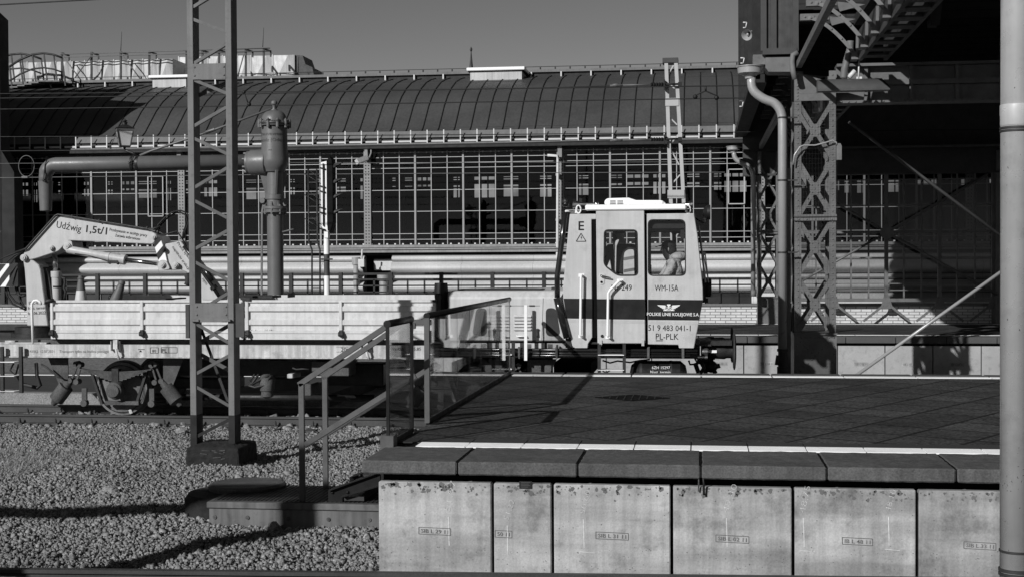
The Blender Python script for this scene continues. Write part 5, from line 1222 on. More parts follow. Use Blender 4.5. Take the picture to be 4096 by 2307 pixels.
mb = MB(); mb.tube([W(2066, 1340, HYD - .01), W(2068, 1343, HYD - .05), W(2104, 1344, HYD - .05), W(2106, 1342, HYD - .01)], .011, 6); mb.build('hood_handle', 'bright_white', hood)
MB().box(W(1800, 1392, HYD + .05), W(2290, 1366, HYD + .4)).build('hood_sill', 'hood_paint', tv)
for px in (2115, 2200, 1985):
    mb = MB()
    for k in range(4): mb.box(W(px - 10, 1378 + k * 5, HYD + .04), W(px + 10, 1375 + k * 5, HYD + .06))
    mb.box(W(px - 35, 1391, HYD + .045), W(px - 12, 1369, HYD + .05)); mb.build('vent_slot', 'dark_rust', tv)
mb = MB(); mb.box(W(1830, 1160, HYD + .3), W(2180, 1153, HYD + .8)); mb.box(W(2205, 1158, HYD + .25), W(2222, 1147, HYD + .5)); mb.build('hood_top_fitting', 'dark_rust', hood)
mb = MB(); mb.bar(W(2103, 1440, VY - .06), W(2103, 1219, VY - .06), .045, .03); mb.build('hood_guard_post', 'bright_white', tv)
mb = MB(); mb.bar(W(1757, 1172, VY + .2), W(1757, 1340, VY + .2), .08, .2); mb.lathe([(0, .09), (.3, .11), (.42, .1)], W(1765, 1240, VY + .3), 14); mb.build('tarpaulin_roll', 'rubber', tv)
# --- pipes along the underframe
for y, r_ in ((1396, .026), (1410, .018), (1420, .03)): MB().tube([W(1835, y, VY + .06), W(2790 if y < 1415 else 2760, y + (3 if y > 1400 else 6), VY + .06)], r_, 10).build('air_pipe', 'exhaust', tv)
for px in (2078, 2228, 2594, 2732):
    mb = MB(); mb.box(W(px - 4, 1433, VY), W(px + 5, 1388 if px != 2228 else 1377, VY + .12))
    for y in (1396, 1408, 1421): mb.lathe([(-.02, .04), (.02, .04)], W(px, y, VY + .05), 10, 'x')
    mb.build('pipe_clamp', 'underframe', tv)
# --- cab steps
mb = MB()
for x in (2397, 2497): mb.bar(W(x, 1375, VY - .06), W(x, 1492, VY - .06), .045, .05)
cs = mb.build('step_frame', 'dark_metal', tv)
for y in (1416, 1476): MB().box(W(2392, y + 4, VY - .12), W(2500, y - 3, VY + .15)).build('step_tread', 'bright_white', cs)
mb = MB()
for x in (2053, 1990): mb.bar(W(x, 1368, VY - .03), W(x, 1495, VY - .03), .05, .05)
cs2 = mb.build('step_frame', 'dark_metal', tv)
for y in (1415, 1473): MB().box(W(1966, y + 4, VY - .1), W(2056, y - 3, VY + .15)).build('step_tread', 'bright_white', cs2)
# air tank
q = W(2520, 1490, VY + .35); ln = W(2748, 1490, VY + .35).x - q.x
mb = MB(); mb.lathe([(0, .03), (.02, .12), (.1, .19), (ln - .1, .19), (ln - .02, .12), (ln, .03)], q, 28, 'x'); tk = mb.build('air_tank', 'tank_black', tv)
mb = MB()
for f in (.2, .72): mb.lathe([(ln * f - .02, .194), (ln * f + .02, .194)], q, 28, 'x')
mb.build('tank_strap', 'dark_metal', tk)
text('6ZH 15297', (2608, 1474), (2680, 1474), 11, q.y - .192, 'letter_white', tk); text('Nast. termin', (2602, 1493), (2682, 1493), 13, q.y - .195, 'letter_white', tk)
mb = MB(); mb.tube([W(x, y, VY + .3) for x, y in ((2410, 1440), (2440, 1450), (2470, 1442), (2520, 1448), (2560, 1440), (2600, 1436))], .014, 6); mb.tube([W(x, y, VY + .3) for x, y in ((2780, 1432), (2790, 1455), (2760, 1456), (2755, 1440))], .016, 6); mb.tube([W(x, y, VY + .4) for x, y in ((2410, 1482), (2425, 1490), (2440, 1480))], .012, 6)
mb.tube([W(x, y, VY + .4) for x, y in ((2080, 1490), (2110, 1470), (2130, 1495))], .03, 6); mb.build('air_hose', 'rubber', tv)
mb = MB(); mb.prism(pxs([(2205, 1436), (2225, 1436), (2200, 1492), (2150, 1492)], VY + .3), (0, .1, 0)); mb.build('suspension_bracket', 'underframe', tv)
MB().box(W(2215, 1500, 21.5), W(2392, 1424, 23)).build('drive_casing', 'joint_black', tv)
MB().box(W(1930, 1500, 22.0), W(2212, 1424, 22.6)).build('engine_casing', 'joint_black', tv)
# --- buffer and coupling
for Yb in (VY + .55, VY + 2.1):
    c = W(2835, 1402, VY + .55); c = Vector((c.x, Yb, c.z)); k = 1 / 266.0
    mb = MB(); mb.lathe([(-.12, .10), (0, .135), (25 * k, .135), (25 * k + .001, .118), (62 * k, .125), (72 * k, .11), (95 * k, .11), (96 * k, .135), (99 * k, .15)], c, 26, 'x'); bf = mb.build('buffer', 'dark_metal', tv)
    mb = MB(); mb.lathe([(97 * k, .25), (100 * k, .285), (104 * k, .29), (107 * k, .26), (110 * k, .15)], c + Vector((0, 0, 0)), 34, 'x'); mb.build('buffer_plate', 'dark_rust', bf)
    MB().box(c + Vector((0, -.137, -.02)), c + Vector((.12, -.13, .02))).build('reflector', 'bright_white', bf)
mb = MB(); mb.box(W(2788, 1383, VY + .3), W(2842, 1350, FYV - .4)); mb.box(W(2800, 1380, VY + .35), W(2925, 1356, VY + .8)); mb.box(W(2780, 1435, VY + .4), W(2800, 1352, FYV - .4)); mb.build('buffer_beam', 'dark_metal', tv)
mb = MB(); mb.lathe([(0, .05), (.08, .055), (.1, .04)], W(2808, 1405, VY + .25), 12, 'x'); mb.lathe([(0, .03), (.15, .03)], W(2790, 1428, VY + .25), 12, 'x'); mb.build('air_cock', 'steel_bright', tv)
mb = MB(); Yc = VY + 1.25
for a, b in (((2790, 1440), (2850, 1470)), ((2850, 1470), (2880, 1460)), ((2830, 1465), (2820, 1492)), ((2850, 1470), (2862, 1492)), ((2780, 1450), (2795, 1492))): mb.bar(W(*a, Yc), W(*b, Yc), .07, .07)
mb.ball(W(2845, 1465, Yc), .1, 10, 6); mb.lathe([(0, .06), (.25, .06)], W(2790, 1440, Yc), 10, 'x'); mb.tube([W(x, y, VY + .5) for x, y in ((2800, 1440), (2815, 1470), (2800, 1495))], .03, 8); mb.build('screw_coupling', 'dark_metal', tv)
# ------------------------------------------------------------------ cab
cab_out = [(2279, 856), (2780, 856), (2790, 940), (2811, 1150), (2812, 1200), (2776, 1391), (2715, 1391), (2712, 1378), (2400, 1374), (2357, 1374), (2350, 1391), (2300, 1391), (2290, 1385), (2253, 1210), (2252, 1150)]
win_door = rpoly([(2416, 920), (2550, 920), (2552, 1102), (2468, 1102), (2415, 1060)], 18, 4)
win_r = rpoly([(2585, 877), (2742, 877), (2744, 1103), (2585, 1103)], 22, 4)
left_p = [(2279, 856), (2384, 856), (2384, 878), (2366, 878), (2369, 1348), (2352, 1374), (2350, 1391), (2300, 1391), (2289, 1382), (2253, 1210), (2252, 1150)]
MB().plate(pxs(left_p, VY), [], (0, .04, 0)).build('cab_side', 'cab_paint', tv, bevel=.008)
pr_ = [(2587, 855), (2776, 855), (2790, 940), (2811, 1150), (2812, 1200), (2776, 1391), (2716, 1391), (2714, 1378), (2592, 1376), (2591, 1104), (2742, 1104), (2744, 878), (2587, 878)]
cr2 = MB().plate(pxs([(2587, 855), (2776, 855), (2790, 940), (2811, 1150), (2812, 1200), (2776, 1391), (2716, 1391), (2714, 1378), (2592, 1376)], VY), [pxs(rpoly([(2592, 880), (2740, 880), (2742, 1101), (2592, 1101)], 22, 4), VY)], (0, .04, 0)).build('cab_side', 'cab_paint', tv, bevel=.008)
dr = MB().plate(pxs([(2384, 842), (2577, 842), (2581, 1372), (2390, 1372)], VY - .03), [pxs(win_door, VY - .03)], (0, .04, 0)).build('door', 'cab_paint', tv, bevel=.008)
def ring(outer, Y, grow, m_, nm, parent, th=.014):
    c = Vector((sum(p[0] for p in outer) / len(outer), sum(p[1] for p in outer) / len(outer)))
    big = []
    for p in outer:
        d = Vector(p) - c; big.append(tuple(c + d * (1 + grow / d.length)))
    MB().plate(pxs(big, Y), [pxs(outer, Y)], (0, th, 0)).build(nm, m_, parent)
ring(rpoly([(2420, 924), (2546, 924), (2548, 1098), (2470, 1098), (2419, 1058)], 16, 4), VY - .038, 6, 'rubber', 'window_seal', dr)
ring(rpoly([(2594, 882), (2738, 882), (2740, 1099), (2594, 1099)], 20, 4), VY - .008, 5, 'rubber', 'window_seal', cr2)
MB().add(pxs([(2410, 915), (2555, 915), (2555, 1105), (2410, 1105)], VY - .015), [(0, 1, 2, 3)]).build('window_pane', 'cab_glass', dr)
MB().add(pxs([(2588, 872), (2748, 872), (2748, 1105), (2588, 1105)], VY + .02), [(0, 1, 2, 3)]).build('window_pane', 'cab_glass', cr2)
# dark band and grooves
for q, Y, par in (([(2254, 1193), (2369, 1194), (2369, 1274), (2266, 1272)], VY, None), ([(2388, 1195), (2579, 1196), (2579, 1277), (2389, 1275)], VY - .03, dr), ([(2592, 1197), (2811, 1199), (2797, 1280), (2592, 1278)], VY, cr2)):
    MB().prism(pxs(q, Y - .003), (0, .002, 0)).build('dark_band', 'black_band', par or tv)
    mb = MB(); x0 = q[3][0] + 2; x1 = q[2][0] - 2
    for k in range(3): mb.bar(W(x0, q[3][1] + 6 + k * 4, Y - .002), W(x1, q[2][1] + 6 + k * 4, Y - .002), .006, .004, (0, 1, 0))
    mb.build('pressed_groove', 'hood_paint', par or tv)
# black joints behind the door edges and the cab body
mb = MB(); mb.box(W(2366, 1350, VY + .03), W(2392, 878, VY + .05)); mb.box(W(2574, 1376, VY + .02), W(2594, 858, VY + .05)); mb.build('door_gap', 'joint_black', tv)
inn = MB(); zf_ = W(2500, 1376, VY).z
xa_, xb_ = W(2262, 1200, VY).x, W(2800, 1200, VY).x
inn.box((xa_ + .06, VY + .06, zf_), (xb_ - .08, FYV - .1, zf_ + .03)); inn.build('cab_floor', 'cab_inside', tv)
# far wall with window openings, end walls
fo = [(a, b) for a, b in [(2279, 866), (2755, 866), (2780, 1160), (2750, 1371), (2310, 1371), (2262, 1160)]]
FWY = FYV - .05
MB().plate(pxs(fo, FWY), [pxs(rpoly([(2604, 930), (2688, 930), (2690, 1110), (2604, 1110)], 10), FWY), pxs(rpoly([(2424, 928), (2452, 928), (2452, 1080), (2424, 1080)], 6), FWY), pxs(rpoly([(2466, 926), (2540, 926), (2540, 1075), (2466, 1075)], 8), FWY), pxs(rpoly([(2704, 935), (2738, 935), (2742, 1110), (2706, 1110)], 8), FWY)], (0, .04, 0)).build('far_side', 'cab_inside', tv)
def wall_strip(pts2, th, nm, m_):
    mb = MB(); P = [W(x, y, VY) for x, y in pts2]
    for p, q in zip(P, P[1:]): mb.add([p + Vector((0, .04, 0)), q + Vector((0, .04, 0)), q + Vector((0, 2.4, 0)), p + Vector((0, 2.4, 0)), p + Vector((th, .04, 0)), q + Vector((th, .04, 0)), q + Vector((th, 2.4, 0)), p + Vector((th, 2.4, 0))], [(0, 1, 2, 3), (7, 6, 5, 4), (0, 3, 7, 4), (1, 5, 6, 2), (0, 4, 5, 1), (3, 2, 6, 7)])
    return mb.build(nm, m_, tv, recalc=True)
wall_strip([(2279, 858), (2253, 1150), (2254, 1210), (2291, 1388)], .04, 'cab_front', 'cab_paint')
wall_strip([(2811, 1150), (2812, 1200), (2776, 1390)], -.04, 'cab_end', 'cab_paint')
e1 = MB()
for t in (.06, 1.2, 2.35):
    p, q = W(2778, 858, VY), W(2811, 1150, VY); e1.bar(p + Vector((-.02, t, 0)), q + Vector((-.02, t, 0)), .06, .07, (0, 1, 0))
e1.build('windscreen_frame', 'rubber', tv)
MB().add([W(2777, 860, VY) + Vector((-.02, .1, 0)), W(2777, 860, VY) + Vector((-.02, 2.35, 0)), W(2810, 1150, VY) + Vector((-.02, 2.35, 0)), W(2810, 1150, VY) + Vector((-.02, .1, 0))], [(0, 1, 2, 3)]).build('windscreen', 'cab_glass', tv)
zr = W(2500, 856, VY).z
MB().box((W(2282, 856, VY).x, VY + .05, zr - .05), (W(2776, 856, VY).x, FYV - .05, zr)).build('cab_ceiling', 'cab_paint', tv)
MB().box((W(2290, 860, VY).x, VY + .08, zr - .22), (W(2776, 860, VY).x, FYV - .1, zr - .051)).build('ceiling_lining', 'cab_inside', tv)
zr0, zr1 = W(2500, 842, VY).z, W(2500, 819, VY).z
rf = MB().box((W(2342, 830, VY).x, VY - .06, zr0 + .002), (W(2745, 830, VY).x, FYV, zr1)).build('cab_roof', 'roof_white', tv, bevel=.015)
MB().box((W(2350, 850, VY).x, VY + .1, zr - .0), (W(2740, 850, VY).x, FYV - .1, zr0)).build('roof_gap', 'joint_black', tv)
# air conditioner on the roof
Ya = VY + .35; a0 = pxs([(2416, 820), (2418, 805), (2424, 795), (2436, 793), (2515, 791), (2545, 801), (2650, 801), (2668, 819)], Ya)
ac = MB().prism(a0, (0, 1.3, 0)).build('air_conditioner', 'roof_white', tv, bevel=.03, seg=2)
mb = MB()
for k in range(4):
    for x0, x1 in ((2440, 2463), (2469, 2493)): mb.box(W(x0, 804.5 + k * 4.6, Ya - .004), W(x1, 802.5 + k * 4.6, Ya + .01))
mb.build('vent_slots', 'joint_black', ac)
MB().box(W(2505, 817, Ya - .02), W(2650, 806, Ya + .01)).build('side_cover', 'bright_white', ac)
# horns, lamps, mirror, exhaust
def horn(x, y, Y, dirx, s=1.0):
    p = W(x, y, Y); mb = MB(); mb.lathe([(0, .075 * s), (.02 * s, .068 * s), (.09 * s, .035 * s), (.2 * s, .022 * s), (.34 * s, .02 * s)], p, 20, (dirx, 0, 0), caps=False); mb.ball(p + Vector((dirx * .36 * s, 0, 0)), .035 * s, 8, 6); mb.bar(p + Vector((dirx * .3, 0, 0)), p + Vector((dirx * .3, 0, -.16)), .03, .03); return mb.build('horn', 'chrome', tv)
horn(2292, 817, VY + .3, 1); horn(2770, 820, VY + .4, -1)
mb = MB(); mb.box(W(2316, 820, VY + .3), W(2328, 795, VY + .45)); mb.tube([W(2322, 820, VY + .35), W(2324, 848, VY + .35)], .02, 6); mb.tube([W(2328, 815, VY + .35), W(2345, 835, VY + .35)], .01, 5); mb.build('roof_camera', 'rubber', tv)
mb = MB(); mb.box(W(2282, 853, VY + .1), W(2320, 843, VY + .3)); mb.tube([W(2262, 845, VY), W(2290, 847, VY + .1)], .014, 6); mb.build('exhaust_bracket', 'bright_white', tv)
for x in (2314, 2752):
    mb = MB(); pts = [W(x, 838, VY + .06) + Vector((math.cos(t) * .035, 0, math.sin(t) * .06)) for t in [i * math.pi / 6 for i in range(13)]]; mb.tube(pts, .012, 6); mb.build('lifting_eye', 'bright_white', tv)
mb = MB(); pth = pxs([(2264, 806), (2262, 850), (2248, 960), (2229, 1105), (2229, 1190), (2240, 1240), (2270, 1350)], VY - .02); mb.tube(pth[:1] + [pth[0].lerp(pth[1], .5)], .05, 14); mb.tube(pth[1:5], .042, 14); mb.tube(pth[4:], .06, 14); ex = mb.build('exhaust_pipe', 'exhaust', tv)
MB().tube(pxs([(2254, 815), (2264, 806), (2268, 802)], VY - .02), .052, 14).build('exhaust_elbow', 'dark_metal', ex)
MB().box(W(2262, 1390, VY + .02), W(2290, 1350, VY + .2)).build('exhaust_mount', 'dark_rust', tv)
mb = MB(); p = W(2828, 850, VY + .6); mb.lathe([(-.06, .05), (0, .11), (.05, .115), (.052, .09)], p, 20, 'x'); mb.tube([W(2810, 875, VY + .6), W(2824, 876, VY + .6), W(2826, 858, VY + .6)], .012, 6); mb.tube([W(x, y, VY + .6) for x, y in ((2780, 872), (2800, 885), (2815, 893), (2822, 888), (2820, 876))], .012, 6); mb.build('work_lamp', 'rubber', tv)
mb = MB(); p = W(2830, 1150, VY + .4); mb.lathe([(-.12, .1), (-.05, .14), (.05, .14), (.06, .12)], p, 22, 'x'); mb.box(W(2808, 1195, VY + .2), W(2822, 1125, VY + .6)); mb.box(W(2810, 1210, VY + .25), W(2832, 1192, VY + .5)); mb.build('headlamp', 'rubber', tv)
mb = MB(); mb.bar(W(2795, 905, VY + .1), W(2822, 1130, VY + .1), .03, .04); mb.bar(W(2812, 1010, VY), W(2835, 1130, VY), .018, .018); mb.bar(W(2820, 1010, VY - .02), W(2834, 1128, VY), .018, .018); mb.box(W(2808, 1022, VY - .02), W(2822, 1008, VY + .04)); mb.build('wiper', 'rubber', tv)
# grab bars, handle, lettering
mb = MB(); mb.tube(pxs([(2325, 1100), (2324, 1110), (2321, 1338), (2326, 1345)], VY - .09), .019, 10)
for y in (1101, 1344): mb.box(W(2314, y + 7, VY - .008), W(2338, y - 6, VY)); mb.bar(W(2326, y, VY - .1), W(2326, y, VY), .025, .025, (0, 0, 1))
mb.build('grab_bar', 'bright_white', tv)
mb = MB(); mb.tube(pxs([(2482, 1122), (2474, 1126), (2440, 1160), (2433, 1172), (2430, 1340), (2434, 1346)], VY - .12), .02, 10)
for x, y in ((2482, 1122), (2436, 1348)): mb.box(W(x - 14, y + 6, VY - .038), W(x + 12, y - 6, VY - .03)); mb.bar(W(x, y, VY - .13), W(x, y, VY - .03), .03, .025, (0, 0, 1))
mb.build('grab_bar', 'bright_white', dr)
mb = MB(); mb.prism(pxs(rpoly([(2396, 1094), (2420, 1094), (2416, 1138), (2398, 1138)], 7), VY - .04), (0, .008, 0)); dh = mb.build('handle_plate', 'hood_paint', dr)
mb = MB(); mb.tube(pxs([(2404, 1103), (2406, 1104), (2443, 1112)], VY - .08), [.014, .017, .011], 10); mb.tube([W(2405, 1103, VY - .04), W(2405, 1103, VY - .085)], .018, 10); mb.build('door_handle', 'chrome', dr)
MB().lathe([(0, .018), (.006, .018)], W(2406, 1128, VY - .041), 12, (0, -1, 0)).build('key_hole', 'joint_black', dh)
MB().lathe([(0, .025), (.015, .02)], W(2409, 1343, VY - .03), 12, (0, -1, 0)).build('door_stop', 'rubber', dr)
for x in (2402, 2571): MB().box(W(x - 5, 1382, VY - .05), W(x + 6, 1358, VY - .02)).build('door_hinge', 'cab_paint', dr)
text('E', (2314, 921), (2336, 921), 35, VY, 'letter_black', tv, off=.012)
tri = [(2324, 934), (2344, 966), (2305, 966)]; mb = MB()
for p, q in zip(tri, tri[1:] + tri[:1]): mb.bar(W(*p, VY - .002), W(*q, VY - .002), .011, .004, (0, 1, 0))
mb.prism(pxs([(2326, 944), (2322, 952), (2326, 952), (2323, 961), (2329, 950), (2325, 950), (2328, 944)], VY - .003), (0, .003, 0)); mb.build('high_voltage_sign', 'letter_black', tv)
text('Nr 249', (2446, 1161), (2527, 1161), 23, VY - .03, 'letter_black', dr); text('WM-15A', (2619, 1163), (2713, 1163), 24, VY, 'letter_black', cr2)
text('POLSKIE LINIE KOLEJOWE S.A.', (2588, 1261), (2797, 1263), 12.5, VY - .003, 'letter_white', cr2, off=.008)
text('51 9 483 041-1', (2593, 1321), (2762, 1323), 23, VY, 'letter_black', cr2); text('PL-PLK', (2623, 1356), (2714, 1357), 24, VY, 'letter_black', cr2)
MB().bar(W(2623, 1361, VY - .002), W(2652, 1361, VY - .002), .011, .004, (0, 1, 0)).build('underline', 'letter_black', cr2)
text('O-GP', (2625, 1390), (2655, 1390), 10, VY + .26, 'letter_faded', tv)
# winged emblem
mb = MB(); Y = VY - .0065
for sg in (-1, 1):
    cx = 2675
    for k in range(4):
        x0 = cx + sg * (11 - k); x1 = cx + sg * (46 - k * 8); yb = 1219 + k * 5
        mb.prism(pxs([(x0, yb + 6), (x0 + sg * 3, yb + 1.5), (x1, yb + k * .6), (x1 - sg * 5, yb + 4.6)][::sg], Y), (0, .003, 0))
mb.prism(pxs([(2668, 1216), (2682, 1216), (2682, 1221), (2678, 1222), (2677, 1225), (2688, 1226), (2688, 1237), (2662, 1237), (2662, 1226), (2673, 1225), (2672, 1222), (2668, 1221)], Y), (0, .003, 0))
mb.bar(W(2653, 1240.5, Y), W(2698, 1240.5, Y), .009, .004, (0, 1, 0)); em = mb.build('winged_emblem', 'letter_white', cr2)
text('PLK', (2663, 1235), (2687, 1235), 8.5, Y - .001, 'letter_black', em, off=.012)
# cab inside
mb = MB(); mb.box(W(2588, 1180, VY + .5), W(2606, 1060, FYV - .3)); mb.box(W(2600, 1180, VY + 1.1), W(2660, 1130, FYV - .5)); mb.build('control_desk', 'cab_inside', tv)
mb = MB(); mb.box(W(2690, 1215, 21.2), W(2775, 1188, 21.7)); mb.box(W(2765, 1190, 21.2), W(2782, 1110, 21.7)); mb.box(W(2725, 1350, 21.3), W(2745, 1215, 21.55)); mb.build('seat', 'cab_inside', tv)
MB().box(W(2722, 955, VY + .12), W(2744, 900, VY + .3)).build('sun_blind', 'rubber', tv)
# ------------------------------------------------------------------ cones in the bed
def cone(base, tilt, lab):
    t = thing('traffic_cone', lab, 'traffic cone', base, 'traffic cones in the wagon bed'); q = Vector(base); d = Vector(tilt).normalized()
    MB().lathe([(.0, .15), (.03, .15), (.031, .125), (.15, .105)], q, 20, d).build('lower_body', 'cone_dark', t)
    MB().lathe([(.151, .104), (.34, .073)], q, 20, d).build('reflective_band', 'cone_white', t)
    MB().lathe([(.341, .073), (.52, .045), (.53, .055), (.545, .055), (.55, .04), (.58, .04)], q, 20, d).build('upper_body', 'cone_dark', t)
cone(W(325, 1246, 21.3), (0, 0, 1), 'dark traffic cone with a white band standing upright in the wagon bed')
p = W(452, 1238, 21.6); t = thing('traffic_cone', 'plain dark traffic cone leaning over to the right in the wagon bed', 'traffic cone', p, 'traffic cones in the wagon bed')
MB().lathe([(0, .15), (.03, .15), (.031, .12), (.4, .06), (.44, .05), (.45, .058), (.47, .058), (.5, .04)], p, 20, (.36, 0, 1)).build('body', 'cone_dark', t)
o = MB().ball(W(455, 1188, 22.0), .06, 8, 6, (1.2, 1, .7)).ball(W(443, 1190, 22.0), .045, 8, 6).build('rag', 'rubber', base=W(455, 1188, 22.0)); tag(o, 'small dark rag lying by the leaning cone', 'rag')
# ------------------------------------------------------------------ people in the cab
def skin(name, J, E_, m_, parent, base, sub=1):
    names = list(J); me = bpy.data.meshes.new(name); me.from_pydata([tuple(Vector(J[k][0]) - Vector(base)) for k in names], [(names.index(a), names.index(b)) for a, b in E_], [])
    o = bpy.data.objects.new(name, me); COL.objects.link(o); o.parent = parent; me.materials.append(MATS[m_])
    sm = o.modifiers.new('skin', 'SKIN'); sm.use_smooth_shade = True
    for i, k in enumerate(names):
        r_ = J[k][1]; me.skin_vertices[0].data[i].radius = r_ if isinstance(r_, tuple) else (r_, r_)
    me.skin_vertices[0].data[0].use_root = True
    if sub: s_ = o.modifiers.new('sub', 'SUBSURF'); s_.levels = sub; s_.render_levels = sub
    return o
def person(lab, pel, fwd, lean, seated, head_tilt, arms, mats, group=None):
    """pel: pelvis point; fwd: facing direction in plan; arms: per side (elbow, hand) offsets in (side, forward, up)"""
    fwd = Vector(fwd).normalized(); side = Vector((fwd.y, -fwd.x, 0)); up = Vector((0, 0, 1)); pel = Vector(pel)
    P = lambda s_, f_, u_: pel + side * s_ + fwd * f_ + up * u_
    t = thing('person', lab, 'person', pel - up * (.9 if not seated else .45), group); B = BASE[t.name]
    hd = .06 if seated else 0
    J = {'pel': (P(0, 0, 0), (.165, .12)), 'belly': (P(0, lean * .35, .17), (.16, .12)), 'chest': (P(0, lean * .75, .36), (.175, .13)), 'neckb': (P(0, lean, .50), (.10, .085)), 'neck': (P(0, lean + .03 + head_tilt * .3, .575 - hd), .06), 'jaw': (P(0, lean + .06 + head_tilt * .7, .64 - hd), (.07, .09)), 'skull': (P(0, lean + .04 + head_tilt, .74 - hd), (.082, .102)), 'crown': (P(0, lean + .03 + head_tilt * 1.2, .81 - hd), (.058, .074))}
    E_ = [('pel', 'belly'), ('belly', 'chest'), ('chest', 'neckb'), ('neckb', 'neck'), ('neck', 'jaw'), ('jaw', 'skull'), ('skull', 'crown')]
    hands = []
    for sg, nm in ((-1, 'l'), (1, 'r')):
        el, ha = arms[nm]
        J['sh' + nm] = (P(sg * .19, lean * .95, .46), .072); J['el' + nm] = (P(sg * .19 + el[0], lean + el[1], .46 + el[2]), .052); J['wr' + nm] = (P(sg * .19 + ha[0], lean + ha[1], .46 + ha[2]), .034)
        E_ += [('chest', 'sh' + nm), ('sh' + nm, 'el' + nm), ('el' + nm, 'wr' + nm)]
        if seated: J['hip' + nm] = (P(sg * .1, .06, -.03), .09); J['kn' + nm] = (P(sg * .13, .45, .0), .062); J['an' + nm] = (P(sg * .13, .47, -.42), .043); J['to' + nm] = (P(sg * .13, .62, -.46), .04)
        else: J['hip' + nm] = (P(sg * .1, 0, -.08), .095); J['kn' + nm] = (P(sg * .11, .02, -.46), .065); J['an' + nm] = (P(sg * .11, -.02, -.86), .045); J['to' + nm] = (P(sg * .12, .14, -.9), .04)
        E_ += [('pel', 'hip' + nm), ('hip' + nm, 'kn' + nm), ('kn' + nm, 'an' + nm), ('an' + nm, 'to' + nm)]
        hd_ = (J['wr' + nm][0] - J['el' + nm][0]).normalized(); lat = hd_.cross(up); lat = lat.normalized() if lat.length > .01 else side; w0 = J['wr' + nm][0]
        J['pa' + nm] = (w0 + hd_ * .06, (.04, .02)); E_ += [('wr' + nm, 'pa' + nm)]
        for k, (off_, ln_) in enumerate(((-.03, .07), (-.01, .085), (.01, .08), (.03, .062), (.05, .05))):
            a_ = w0 + hd_ * (.085 if k < 4 else .04) + lat * off_; b_ = a_ + (hd_ * .8 - up * .35 + lat * (.5 if k == 4 else 0)).normalized() * ln_ * .55; c_ = b_ + (hd_ * .5 - up * .7).normalized() * ln_ * .5
            for q, (pt, rr) in enumerate(((a_, .010), (b_, .009), (c_, .008))): J['f%s%d%d' % (nm, k, q)] = (pt, rr)
            E_ += [('pa' + nm, 'f%s%d0' % (nm, k)), ('f%s%d0' % (nm, k), 'f%s%d1' % (nm, k)), ('f%s%d1' % (nm, k), 'f%s%d2' % (nm, k))]
    body = skin('body', J, E_, mats['skin'], t, B)
    h = J['skull'][0]; f2 = (fwd + up * -abs(head_tilt)).normalized() if head_tilt else fwd
    mb = MB(); mb.prism([h + f2 * .09 + up * .01, h + f2 * .125 + up * -.035, h + f2 * .095 + up * -.05], side * .02)
    for sg in (-1, 1): mb.ball(h + side * sg * .082 - up * .02, .024, 8, 6, (.5, 1, 1.3)); mb.ball(h + f2 * .085 + side * sg * .03, .012, 6, 5)
    mb.bar(h + f2 * .085 - up * .075 - side * .025, h + f2 * .085 - up * .075 + side * .025, .01, .01); mb.build('face_features', mats['skin'], t)
    # clothing shell follows the same joints, a little thicker
    g = lambda r_, k: tuple(x * k + .012 for x in (r_ if isinstance(r_, tuple) else (r_, r_)))
    tk_ = ['pel', 'belly', 'chest', 'neckb'] + [a + n for n in 'lr' for a in ('sh', 'el', 'wr')]
    J2 = {k: (J[k][0], g(J[k][1], 1.06)) for k in tk_}; J2['neckb'] = (J['neckb'][0], (.13, .12) if seated else (.10, .095))
    J2['wrl'] = (J['wrl'][0], (.047, .047)); J2['wrr'] = (J['wrr'][0], (.047, .047))
    skin('jacket', J2, [e for e in E_ if e[0] in tk_ and e[1] in tk_], mats['top'], t, B)
    tk_ = ['pel'] + [a + n for n in 'lr' for a in ('hip', 'kn', 'an')]
    skin('trousers', {k: (J[k][0], g(J[k][1], 1.1)) for k in tk_}, [e for e in E_ if e[0] in tk_ and e[1] in tk_], mats['legs'], t, B)
    return t, J, side, fwd, P
# standing worker with his back to the viewer
zfl = zf_ + .03
px_ = W(2490, 1000, 21.22)
t1, J, sd, fw, P = person('person standing in the cab with his back turned, dark jacket with pale striped panels', (px_.x, 21.22, zfl + .94), (-.25, 1, 0), .10, False, .08, {'l': ((-.10, .02, -.28), (-.06, .2, -.42)), 'r': ((.08, .02, -.28), (.04, .2, -.45))}, {'skin': 'skin', 'top': 'jacket_dark', 'legs': 'trousers'})
hp_ = J['skull'][0]; MB().ball(hp_ + Vector((0, -.01, .03)), .105, 16, 10, (1, 1.05, .95)).build('hair', 'hair', t1)
def patch(name, m_, pts, Y, parent, bulge=.05):
    """a curved cloth panel with thickness on the back of the jacket"""
    P_ = pxs(pts, Y); cx = sum(p.x for p in P_) / len(P_); mb = MB(); mb.plate(P_, [], (0, .02, 0)); o = mb.build(name, m_, parent, bevel=.004); return o
yb_ = 21.22 - .185
patch('vest_panel', 'vest_light', rpoly([(2497, 1010), (2512, 998), (2536, 998), (2538, 1120), (2493, 1120), (2494, 1040)], 9), yb_, t1)
patch('vest_panel', 'vest_light', rpoly([(2453, 982), (2464, 958), (2478, 957), (2466, 985), (2463, 1120), (2454, 1110), (2456, 1030)], 6), yb_ + .01, t1)
for y in (1028, 1076):
    patch('reflective_band', 'vest_band', [(2495, y + 2), (2537, y - 5), (2537, y + 7), (2494, y + 14)], yb_ - .006, t1)
